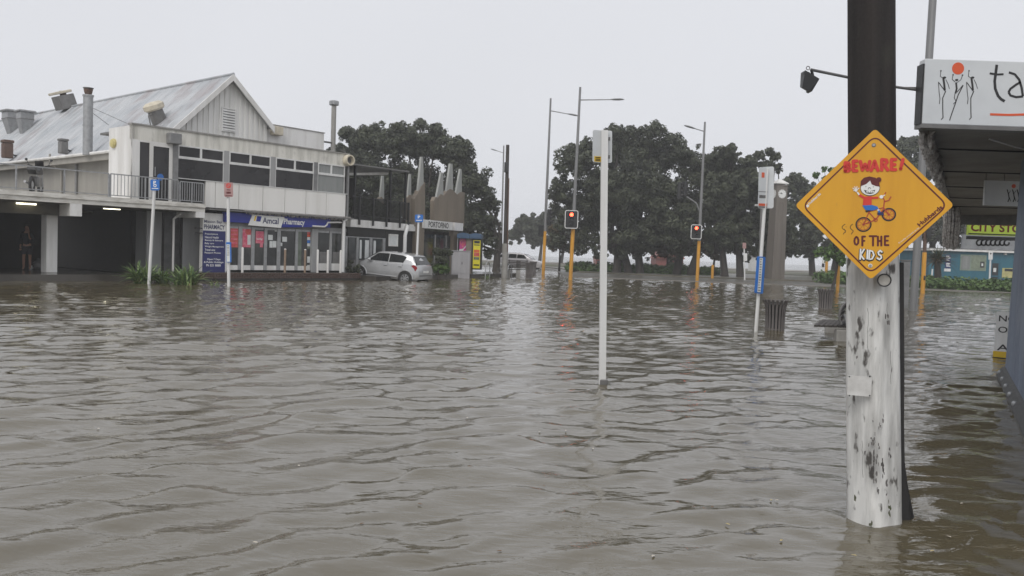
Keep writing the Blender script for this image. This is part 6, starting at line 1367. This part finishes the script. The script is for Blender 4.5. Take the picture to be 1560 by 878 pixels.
def fringe(name, t0, t1, n, L0_, L1_, vj):
    mb = MB()
    for k in range(n): t = rs.uniform(t0, t1); v = -.03+rs.uniform(-vj, vj); L = rs.uniform(L0_, L1_); d_ = rs.uniform(-.04, .04); mb.tube([(t, v, zA), (t+d_, v+d_, zA-L*.5), (t+d_*.2, v, zA-L)], .012+.004*rs.random(), 3, caps=False)
    return tag(mb.build(name, TINSEL, aw), kind='stuff')
fringe('icicle_fringe', .3, 5.5, 520, .03, .22, .05); fringe('icicle_fringe', 12.5, 15.5, 420, .15, .95, .16)
lt_ = MB(); pts = [(.9+i*.25, -.6-i*.25, zA-.04-.12*math.sin(PI*((i % 6)/6))) for i in range(13)]; lt_.tube(pts, .008, 4); lt_.build('light_string', WHITE2, aw)
pn = P(1447, 299, 21)-np.array([qa[0], qa[1], 0]); pv = Matrix.Rotation(-E.ang, 3, 'Z') @ V3(pn)
# end sign: faces the camera across the street end
es = thing('awning_sign', 'white fascia sign with three thin dancing figures, an orange disc and dark hand lettering', 'sign', (qa[0], qa[1], 0), 0.)
S8 = Fr((qa[0], qa[1]), 0)
def s8(x, y): return S8.on(x, y)
z0 = s8(1450, 193)[1]; z1 = s8(1450, 91.5)[1]; t0 = s8(1405.5, 140)[0]
mb = MB(); mb.cbox(t0, t0+2.6, -.02, .10, z0+.015, z1, .006); eb = mb.build('sign_panel', SIGNWH, es)
box('sign_trim', STEELD, es, t0-.012, t0+2.61, -.03, .11, z0-.025, z0+.012); box('side_trim', BLACK, es, t0-.02, t0-.002, -.02, .10, z0+.014, z1-.05)
def q4_(zx, zy): return s8(1200+zx/4.333, zy/4.333)
def d8(name, m_, fn, kind=None, lay=1):
    mb = MB(); fn(mb, -.0215-.0012*lay, -.0202); p_ = mb.build(name, m_, eb)
    if kind: p_['kind'] = kind
d8('orange_disc', ORPRINT, lambda mb, a, b2: mb.disc(q4_(1117, 456), 39/4.333/153, a, b2, 28))
d8('orange_rule', ORPRINT, lambda mb, a, b2: mb.stroke([q4_(1328, 758), q4_(1450, 762), q4_(1600, 758), q4_(1700, 764)], .022, a, b2))
d8('letter', BLACK, lambda mb, a, b2: (mb.stroke([q4_(*p) for p in ((1372, 432), (1366, 480), (1358, 540), (1362, 590), (1380, 636), (1400, 658), (1424, 672))], .026, a, b2), mb.stroke([q4_(1326, 488), q4_(1370, 496), q4_(1416, 494)], .019, a-.0003, b2)), 'stuff')
d8('letter', BLACK, lambda mb, a, b2: mb.stroke([q4_(*p) for p in ((1452, 482), (1490, 494), (1520, 530), (1535, 580), (1544, 640), (1500, 645), (1462, 634), (1450, 612), (1462, 590), (1500, 562), (1530, 545))], .022, a, b2))
d8('letter', BLACK, lambda mb, a, b2: mb.stroke([q4_(*p) for p in ((1590, 520), (1596, 600), (1600, 720))]+[], .022, a, b2)); d8('letter', BLACK, lambda mb, a, b2: mb.stroke([q4_(*p) for p in ((1594, 530), (1640, 520), (1660, 560), (1640, 610), (1598, 618))], .02, a, b2))
def dancer(dx, mid=False):
    L = ([[(1004, 470), (1000, 508), (1020, 520)], [(1020, 520), (1026, 560), (1030, 600)], [(1036, 528), (1052, 560), (1060, 590)], [(988, 545), (992, 610), (998, 655), (994, 690)], [(1030, 604), (990, 548)], [(1036, 604), (1016, 650), (1016, 720), (1018, 780), (1006, 792)]] if not mid else
         [[(1084, 498), (1078, 528), (1098, 545)], [(1146, 500), (1136, 530), (1112, 548)], [(1104, 548), (1108, 590), (1100, 620)], [(1110, 612), (1150, 565)], [(1150, 568), (1118, 630), (1098, 690), (1066, 782), (1062, 798)], [(1098, 616), (1092, 650), (1104, 672), (1086, 690)]])
    W_ = [2.5, 10, 2.5, 3, 3.5, 4.5] if not mid else [2.5, 2.5, 9, 3.5, 4.5, 3]
    def f_(mb, a, b2):
        for pts, w_ in zip(L, W_): mb.stroke([q4_(x+dx, y) for x, y in pts], w_/4.333/153*1.25, a, b2)
        hx, hy = ((1028, 516) if not mid else (1108, 532)); mb.disc(q4_(hx+dx, hy), 11/4.333/153, a, b2, 10, 7/4.333/153)
        for (x, y) in (((1004, 472),) if not mid else ((1084, 498), (1146, 500))): mb.disc(q4_(x+dx, y), 5/4.333/153, a, b2, 8)
    d8('dancing_figure', PRINTK, f_, 'stuff')
dancer(0); dancer(0, True); dancer(185)
# floodlight on its long arm
fd = 8.5; b_ = P(1403, 138, fd); o = thing('sign_floodlight', 'small black floodlight on a long thin arm reaching out from the awning sign', 'floodlight', b_)
arm = [P(1403, 138, fd)-b_, P(1366, 133, fd-.1)-b_, P(1292, 118, fd-.5)-b_, P(1236, 106.5, fd-.8)-b_]; mb = MB(); mb.tube([tuple(a) for a in arm], .014, 8); mb.build('arm', STEELD, o)
mb = MB(); mb.tube([tuple(P(1366, 133.5, fd-.1)-b_), tuple(P(1403, 134, fd)-b_)], .008, 6); mb.build('brace', STEELD, o)
c = P(1230.5, 123, fd-.8)-b_; mb = MB(); 
mb.add([(-.075, -.04, .055), (.075, -.04, .055), (.05, -.05, -.09), (-.02, -.05, -.10), (-.075, .08, .055), (.075, .08, .055), (.05, .05, -.07), (-.02, .05, -.07)], [(0, 1, 2, 3), (7, 6, 5, 4), (0, 4, 5, 1), (1, 5, 6, 2), (2, 6, 7, 3), (3, 7, 4, 0)])
h_ = mb.build('lamp_housing', BLACK, o); h_.location = tuple(c); h_.rotation_euler = (0, .5, 0); box('glass_front', GLASS, h_, .052, .078, -.035, .07, -.075, .05)
mb = MB(); mb.tube([tuple(arm[-1]), tuple(P(1238, 114, fd-.8)-b_), tuple(P(1234, 122, fd-.8)-b_)], .014, 6); mb.build('yoke', BLACK, o)
mb = MB(); n = 14; cc = P(1231, 104, fd-.8)-b_; mb.tube([(cc[0]+.016*math.cos(2*PI*k/n), cc[1], cc[2]+.016*math.sin(2*PI*k/n)) for k in range(n+1)], .004, 5); mb.build('eye_ring', STEELD, o)
mb = MB(); c2 = P(1228, 114, fd-.8)-b_; mb.cbox(c2[0]-.03, c2[0]+.025, c2[1]-.03, c2[1]+.03, c2[2]-.02, c2[2]+.02, .005); mb.build('knob', BLACK, o)
# blue grey wall
w0_ = np.array([4.98, 8.1, 0]); w1_ = np.array([7.05, 12.05, 0]); an = math.atan2(w1_[1]-w0_[1], w1_[0]-w0_[0]); WL = Fr(w0_, math.degrees(an))
sw = thing('shop_wall', 'blue grey rendered shop wall with black footing under the awning', 'wall', w0_, an)
Lw = np.linalg.norm(w1_-w0_); mb = MB()
prof = [(-4.0, .0), (Lw-.35, .0), (Lw-.12, -.06), (Lw-.02, -.2), (Lw, -.5)]
def wallpts(z, lean): return [(x, y-lean) for x, y in prof]
vs = []; fs = []; zs = [.10, .3, .6, 1.2, 2.0, 2.6, zA]
for z in zs: vs += [(x-(.30*z if x > 0 else 0), y-.10, z) for x, y in prof]
m5 = len(prof); fs = [(i*m5+j, i*m5+j+1, (i+1)*m5+j+1, (i+1)*m5+j) for i in range(len(zs)-1) for j in range(m5-1)]
mb.add(vs, fs); mb.build('rendered_wall', BLUEGREY, sw, smooth=True)
mb = MB(); vs = []
for z, e in ((-.3, .02), (.03, .0), (.12, -.06), (.14, -.11)): vs += [(x+(e if i > 1 else 0)*.5, y+e, z) for i, (x, y) in enumerate(prof)]
mb.add(vs, [(i*m5+j, i*m5+j+1, (i+1)*m5+j+1, (i+1)*m5+j) for i in range(3) for j in range(m5-1)]); mb.build('black_footing', BLACK, sw)
for k in range(5):
    x = Lw-.6-k*.75; mb = MB(); mb.ball((0, 0, 0), .035, 8, 5); p_ = mb.build('footing_bolt', STEEL, sw); p_.location = (x, -.03, .07)
# hanging sign beneath the awning
d = 12.4; b_ = P(1523, 277, d); o = thing('hanging_sign', 'small white sign with dancing figures hung beneath the awning', 'sign', b_); s = FOC/d
def hp(x, y): q = P(x, y, d)-b_; return q[0], q[2]
a = hp(1498, 313); c = hp(1560, 277); mb = MB(); mb.box(a[0], c[0], -.02, .02, a[1], c[1]); hs_ = mb.build('sign_panel', SIGNWH, o)
mb = MB(); mb.disc(hp(1543, 284), .030, -.024, -.021, 16); mb.build('orange_disc', ORPRINT, hs_)
for (x, y) in ((1535, 300), (1543, 300), (1550, 300)): mb = MB(); mb.stroke([hp(x-2, y-11), hp(x, y-4), hp(x+1, y+3), hp(x-1, y+8)], .014, -.024, -.021); mb.stroke([hp(x, y-4), hp(x+3, y-9)], .006, -.025, -.021); mb.stroke([hp(x+1, y), hp(x+3, y+7)], .007, -.025, -.021); p_ = mb.build('dancing_figure', PRINTK, hs_); p_['kind'] = 'stuff'
for x in (1502, 1530): q = P(x, 277, d)-b_; mb = MB(); mb.tube([(q[0], 0, q[2]), (q[0], 0, zA+.01-b_[2])], .008, 6); mb.build('hanger', STEELD, o)
# lime sign and black script sign at the far end of the awning
d = 23.2; b_ = P(1510, 348, d); o = thing('lime_sign', 'lime yellow sign with black capitals at the far end of the awning', 'sign', b_)
def hp(x, y): q = P(x, y, d)-b_; return q[0], q[2]
a = hp(1473.5, 358); c = hp(1575, 340.5); mb = MB(); mb.box(a[0], c[0], -.05, .05, a[1], c[1]); ls_ = mb.build('sign_panel', LIME, o)
k = MB(); x0, z_ = hp(1477, 355.5); x1, z1_ = hp(1555, 343.5); write(k, 'CITY STOP', x0, x0+(hp(1541, 350)[0]-x0)*1.36, a[1]+.10, c[1]-.05, -.052, .035); k.build('lettering', MAROON, ls_)
k = MB(); k.box(a[0], c[0], -.056, -.051, a[1]+.02, a[1]+.05); k.build('rule', BLACK, ls_)
box('lower_rail', BLACK, o, a[0], c[0], -.05, .05, a[1]-.12, a[1]-.03)
for x in (1480, 1530): q = P(x, 341, d)-b_; mb = MB(); mb.tube([(q[0], 0, q[2]), (q[0], 0, zA+.0-b_[2])], .012, 6); mb.build('hanger', STEELD, o)
d = 24.5; b_ = P(1500, 369, d); o = thing('script_sign', 'pale sign with black swirling script below the lime sign', 'sign', b_)
a = hp(1465, 378); 
def hp(x, y): q = P(x, y, d)-b_; return q[0], q[2]
a = hp(1465, 379); c = hp(1575, 361); mb = MB(); mb.box(a[0], c[0], -.04, .04, a[1], c[1]); ss = mb.build('sign_panel', mat('pale_grey_sign', (.30, .31, .33), .5), o)
k = MB(); [k.stroke([hp(1489+i*7+5*math.cos(t)+t*.8, 369.5+4.5*math.sin(t)) for t in np.linspace(0, 5.5, 14)], .05, -.045, -.041) for i in range(7)]; p_ = k.build('script', BLACK, ss); p_['kind'] = 'stuff'
for x in (1470, 1540): q = P(x, 361, d)-b_; mb = MB(); mb.tube([(q[0], 0, q[2]), (q[0], 0, zA+.0-b_[2])], .012, 6); mb.build('hanger', STEELD, o)
d = 19.5; b_ = P(1450, 300, d); o = thing('edge_banner', 'narrow pale blue and white banner hanging at the awning edge', 'banner', b_)
def hp(x, y): q = P(x, y, d)-b_; return q[0], q[2]
a = hp(1447.5, 352); c = hp(1455, 300); box('white_half', SIGNWH, o, a[0], (a[0]+c[0])/2, -.01, .01, a[1], c[1]); box('blue_half', BLUEGREY, o, (a[0]+c[0])/2+.002, c[0]+.08, -.01, .3, a[1]+.1, c[1])
# sandwich board
q = G(1525, 545); s = FOC/q[1]; o = thing('sandwich_board', 'white sandwich board with black capitals and a yellow foot beside the blue grey wall', 'sandwich board', q, math.radians(-34)); W = .30; h = 70/s
for sgn, nm in ((1, 'front_board'), (-1, 'rear_board')):
    y0, y1 = (-.18, -.03) if sgn > 0 else (.18, .03)
    mb = MB(); mb.add([(-.10, y0, .12), (.42, y0, .12), (.42, y1, h), (-.10, y1, h), (-.10, y0+.02, .12), (.42, y0+.02, .12), (.42, y1+.02, h), (-.10, y1+.02, h)], [(0, 1, 2, 3), (7, 6, 5, 4), (0, 4, 5, 1), (1, 5, 6, 2), (2, 6, 7, 3), (3, 7, 4, 0)]); bd = mb.build(nm, WHITE, o)
    mb = MB(); mb.box(-.11, .43, y0-.01*sgn-.005, y0+.03*sgn+.005, .02, .118) if sgn > 0 else mb.box(-.11, .43, y0-.02, y0+.03, .02, .118); mb.build('yellow_foot', YPRINT, bd)
    if sgn > 0:
        sl2 = (y1-y0)/(h-.12)
        for (tx_, zc, x1_) in (('NOW', h*.86, .40), ('OPEN', h*.62, .40), ('ALL', h*.24, .36)):
            wr = MB(); v, f = glyphs(tx_, .01); a_ = np.array(v); lo = a_.min(0); hi = a_.max(0); hh = h*.13; vs = []
            for p in a_: xx = -.06+(p[0]-lo[0])/(hi[0]-lo[0])*(x1_+.06); zz = zc-hh/2+(p[1]-lo[1])/(hi[1]-lo[1])*hh; vs.append((xx, y0+sl2*(zz-.12)-.004, zz))
            wr.add(vs, f); wr.build('lettering', PRINTK, bd)
# black base of the board
box('base_rail', BLACK, o, -.12, .44, -.2, .2, -.05, .018)

# ================================================================== TEAL BUILDING
C_ = Fr(P(1418, 430, 77), 0); bT = thing('teal_building', 'low teal building with a pale roof edge across the flooded street', 'building', (C_.O[0], C_.O[1], 0), 0)
def cq(x, y): return C_.on(x, y)
x0, _ = cq(1416, 400); zt = cq(1480, 383)[1]; Wt = 14
box('wall', TEAL, bT, x0, x0+Wt, .0, 6, .1, zt-.05); box('roof_edge', WHITE2, bT, x0-.2, x0+Wt+.2, -.35, 6, zt-.045, zt+.12); box('flat_roof', STEELD, bT, x0, x0+Wt, .0, 6, zt+.122, zt+.2)
def tb(name, m_, xa, ya, xb, yb, v0, v1, par=None): a = cq(xa, yb); c = cq(xb, ya); return box(name, m_, par or bT, a[0], c[0], v0, v1, a[1], c[1])
wn = tb('window', mat('window_frame_pale', (.22, .28, .22), .5), 1462, 389, 1503, 412, -.03, .02); tb('pane', GLASSG, 1463.5, 390.5, 1478, 410.5, -.04, -.031, wn); tb('pane', mat('blind_green', (.22, .26, .19), .4), 1479, 390.5, 1501.5, 410.5, -.041, -.031, wn); tb('window_poster', BLACK, 1492.5, 399, 1499.5, 408, -.047, -.042, wn); tb('poster_print', PAPER, 1494.5, 401.5, 1497.5, 405.5, -.051, -.048, wn)
dr_ = tb('door', BLACK, 1510, 401.5, 1521, 434, -.03, .02); tb('door_notice', PAPER, 1512.8, 408.5, 1517.5, 414.5, -.036, -.031, dr_); tb('door_rail', TEAL, 1510.5, 420, 1521, 422, -.036, -.031, dr_); tb('door_frame', TEAL, 1521.1, 400, 1524, 437, -.04, .02)
nbd = tb('notice_board', NAVY, 1439.5, 389, 1448.5, 409, -.04, -.003)
for i, (a, b2) in enumerate(((390, 391.5), (392.5, 394), (396, 397.5), (401, 402.2), (403, 404.2), (405, 406.2))): tb('print_block', PRINTW, 1441, a, 1447.5 if i % 2 else 1446, b2, -.044, -.041, nbd)
tb('white_plate', WHITE, 1438, 409.6, 1448, 413.6, -.04, -.003); tb('yellow_poster', mat('cream_yellow', (.50, .46, .20), .5), 1526, 409, 1545, 423.5, -.04, -.003); tb('poster_print', BLACK, 1530, 410, 1543, 413.5, -.045, -.041)
tb('wall_light', WHITE, 1419.5, 382.5, 1424, 385.5, -.2, -.0); tb('wall_light', WHITE, 1529, 386, 1532, 388.5, -.2, -.0); tb('dark_stripe', NAVY, 1521, 427, 1560, 430, -.025, -.003)

# ================================================================== PERSON AND SCOOTER
def skin_body(name, m_, verts, edges, rad, parent, sub=2):
    me = bpy.data.meshes.new(name); me.from_pydata(verts, edges, []); o_ = bpy.data.objects.new(name, me); col.objects.link(o_); o_.parent = parent
    md = o_.modifiers.new('skin', 'SKIN'); sv = me.skin_vertices[0].data
    for i, r in enumerate(rad): sv[i].radius = (r, r) if not isinstance(r, tuple) else r
    sv[0].use_root = True; md.use_smooth_shade = True; o_.modifiers.new('sub', 'SUBSURF').render_levels = sub
    bpy.context.view_layer.update(); me2 = bpy.data.meshes.new_from_object(o_.evaluated_get(bpy.context.evaluated_depsgraph_get())); o_.modifiers.clear(); o_.data = me2; me2.materials.clear(); me2.materials.append(m_); return o_
q = G(41, 411.5, .24); pe = thing('person', 'person in dark jacket and grey shorts with bare legs, hand raised to the head, standing under the parking deck', 'person', q, math.radians(15))
pe['label'] = 'person with bare legs in dark jacket and shorts standing under the parking deck'
V = [(0, 0, .90), (0, 0, 1.10), (0, 0, 1.30), (0, -.01, 1.42), (0, -.015, 1.50), (0, -.02, 1.60), (0, -.02, 1.70),
     (.09, 0, .86), (.10, .0, .48), (.10, .03, .10), (.10, -.06, .035), (-.09, 0, .86), (-.11, -.02, .48), (-.12, .02, .10), (-.13, -.07, .035),
     (.18, 0, 1.38), (.25, -.03, 1.12), (.13, -.17, 1.22), (.07, -.13, 1.50), (-.18, 0, 1.38), (-.23, .0, 1.12), (-.20, -.09, .90), (-.19, -.12, .83)]
Ed = [(0, 1), (1, 2), (2, 3), (3, 4), (4, 5), (5, 6), (0, 7), (7, 8), (8, 9), (9, 10), (0, 11), (11, 12), (12, 13), (13, 14), (3, 15), (15, 16), (16, 17), (17, 18), (3, 19), (19, 20), (20, 21), (21, 22)]
Rd = [.13, .12, .13, .09, .055, .085, .075, .088, .058, .04, .035, .088, .058, .04, .035, .055, .042, .034, .03, .055, .042, .034, .03]
skin_body('body', SKIN, V, Ed, Rd, pe)
Vj = [(0, 0, .92), (0, 0, 1.10), (0, 0, 1.30), (0, -.01, 1.41), (.18, 0, 1.385), (.25, -.03, 1.12), (.15, -.15, 1.20), (-.18, 0, 1.385), (-.23, 0, 1.12), (-.21, -.07, .95)]
skin_body('jacket', JACKET, Vj, [(0, 1), (1, 2), (2, 3), (3, 4), (4, 5), (5, 6), (3, 7), (7, 8), (8, 9)], [.155, .145, .155, .10, .07, .06, .048, .07, .06, .048], pe)
skin_body('shorts', SHORTS, [(0, 0, .92), (.09, 0, .84), (.105, 0, .56), (-.09, 0, .84), (-.115, -.015, .56)], [(0, 1), (1, 2), (0, 3), (3, 4)], [.14, .105, .085, .105, .085], pe)
mb = MB(); mb.ball((0, .005, 1.655), .105, 14, 10, 1.1); hr = mb.build('hair', HAIR, pe, smooth=True)
mb = MB(); mb.ball((0, -.045, 1.62), .075, 12, 8, 1.25); fc = mb.build('face', SKIN, pe, smooth=True)
mb = MB(); mb.prism([(-.012, 1.595), (.012, 1.595), (.0, 1.64)], -.14, -.11); mb.build('nose', SKIN, fc)
for x in (-.03, .03): mb = MB(); mb.ball((x, -.112, 1.64), .01, 8, 5); mb.build('eye', BLACK, fc)
mb = MB(); mb.box(-.022, .022, -.121, -.112, 1.57, 1.578); mb.build('mouth', MAROON, fc)
for (bx_, by, bz, sg_) in ((.07, -.13, 1.50, 1), (-.19, -.12, .83, -1)):
    for k in range(5): 
        mb = MB(); dx = (k-2)*.016; up = .07 if sg_ > 0 else -.07; mb.tube([(bx_+dx, by-.0, bz+up*.3), (bx_+dx*1.2, by-.02, bz+up*.8), (bx_+dx*1.1, by-.01, bz+up*(1.25 if k not in (0, 4) else .9))], [.011, .009, .006], 6); mb.build('finger', SKIN, pe, smooth=True)
# things by the column
q = G(58, 410, .24); o = thing('rubbish_bag', 'small dark bag lying on the wet floor beside the person', 'bag', q); mb = MB(); mb.lathe([(.12, 0), (.2, .08), (.18, .25), (.06, .36), (.05, .42)], 12); mb.build('bag', mat('grey_bag', (.12, .12, .12), .4), o, smooth=True); mb = MB(); mb.ball((-.25, -.05, .05), .09, 8, 5); mb.build('bundle', PAPER, o)
# parked motor scooter on the deck
k = (1.0-(CAM-A.O)@A.n)/(ray(55, 292)@A.n); q = CAM+ray(55, 292)*k; q[2] = 3.03; o = thing('motorcycle', 'dark motorcycle parked on the upper deck behind the railing', 'motorcycle', q, A.ang+1.0)
for x in (-.62, .62):
    mb = MB(); n = 20; mb.tube([(x+.27*math.cos(2*PI*k/n), 0, .3+.27*math.sin(2*PI*k/n)) for k in range(n+1)], .05, 6, caps=False); w5 = mb.build('wheel', RUBBER, o, smooth=True); mb = MB(); mb.lathe([(.06, -.05), (.14, -.02), (.14, .02), (.06, .05)], 12); h5 = mb.build('hub', STEEL, w5); h5.location = (x, 0, .3); h5.rotation_euler = (PI/2, 0, 0)
mb = MB(); mb.cbox(-.3, .25, -.14, .14, .28, .62, .05); mb.build('engine', STEELD, o)
mb = MB(); mb.prism([(-.05, .7), (.35, .72), (.42, .88), (.2, .98), (-.05, .85)], -.13, .13); mb.build('fuel_tank', BLACK, o)
mb = MB(); mb.prism([(-.8, .82), (-.75, .9), (-.35, .80), (-.02, .80), (-.02, .70), (-.5, .68)], -.13, .13); mb.build('seat', BLACK, o)
mb = MB(); mb.tube([(.62, -.08, .3), (.42, -.08, .95)], .03, 6); mb.tube([(.62, .08, .3), (.42, .08, .95)], .03, 6); tag(mb.build('fork', STEEL, o), kind='stuff'); mb = MB(); mb.tube([(.34, -.36, 1.08), (.42, -.15, 1.02), (.42, .15, 1.02), (.34, .36, 1.08)], .018, 6); mb.build('handlebar', BLACK, o)
mb = MB(); mb.ball((.55, 0, .92), .1, 10, 6); mb.build('headlight', CLEARLENS, o); mb = MB(); mb.prism([(.45, 1.02), (.5, 1.02), (.42, 1.22), (.38, 1.22)], -.14, .14); mb.build('windshield', GLASS, o)
mb = MB(); mb.tube([(-.1, .16, .3), (-.8, .18, .4)], .045, 8); mb.build('exhaust', STEEL, o)
for s_ in (-1, 1): mb = MB(); mb.tube([(.38, s_*.3, 1.07), (.36, s_*.38, 1.22)], .01, 5); mb.ball((.36, s_*.4, 1.26), .05, 8, 5); tag(mb.build('mirror', BLACK, o), kind='stuff')

# fallen leaves and scraps afloat
LF = [mat('yellow_leaf', (.45, .36, .16), .5), mat('brown_leaf', (.16, .09, .04), .5), mat('pale_scrap', (.55, .5, .42), .5)]
lfm = []
for i, m_ in enumerate(LF): lfm.append(MB().add([(-.014, 0, 0), (-.005, -.007, .002), (.009, -.006, .003), (.017, .0, .0), (.008, .007, .003), (-.006, .006, .001)], [(0, 1, 2, 3, 4, 5)]).mesh('floating_leaf', m_))
rs = random.Random(12)
spots = [(389, 833, 2), (995, 853, 2), (1175, 764, 0), (1190, 829, 0), (1183, 763, 2), (1109, 801, 0), (903, 690, 2), (828, 744, 1), (862, 660, 2), (552, 802, 1), (645, 642, 2), (822, 662, 2), (1085, 780, 1), (640, 775, 1), (712, 640, 2), (1300, 850, 0), (1420, 838, 0), (1445, 820, 2), (1465, 770, 2), (330, 610, 2), (455, 715, 2), (150, 655, 2), (905, 830, 1), (760, 840, 1)]
for i, (x, y, k) in enumerate(spots):
    g = G(x, y, .0); b5 = bpy.data.objects.new('floating_leaf', lfm[k]); col.objects.link(b5)
    iy = np.searchsorted(ys, g[1]); jx_ = np.argmin(np.abs(Xg[iy]-g[0])); zz = max(Zg[max(0, iy-1):iy+2, max(0, jx_-1):jx_+2].max(), -.02)+.003
    b5.location = (g[0], g[1], zz); b5.rotation_euler.z = rs.uniform(0, 6.28)
    tag(b5, ('small pale yellow leaf', 'small brown leaf', 'small pale scrap')[k]+' floating on the muddy flood water', 'leaf', ('yellow leaves afloat', 'brown leaves afloat', 'pale scraps afloat')[k])

# ================================================================== RAIN HAZE
hz = MB().box(-330, 330, -40, 660, -2.2, 17).build('haze', None); hm = bpy.data.materials.new('haze'); hm.use_nodes = True; n = hm.node_tree; n.nodes.clear()
pv_ = n.nodes.new('ShaderNodeVolumePrincipled'); pv_.inputs['Color'].default_value = (.97, .98, 1, 1); pv_.inputs['Density'].default_value = .0013; pv_.inputs['Anisotropy'].default_value = .2
ou = n.nodes.new('ShaderNodeOutputMaterial'); n.links.new(pv_.outputs[0], ou.inputs['Volume']); hz.data.materials.append(hm); hz['kind'] = 'stuff'; hz['label'] = 'rain haze over the whole flooded street'
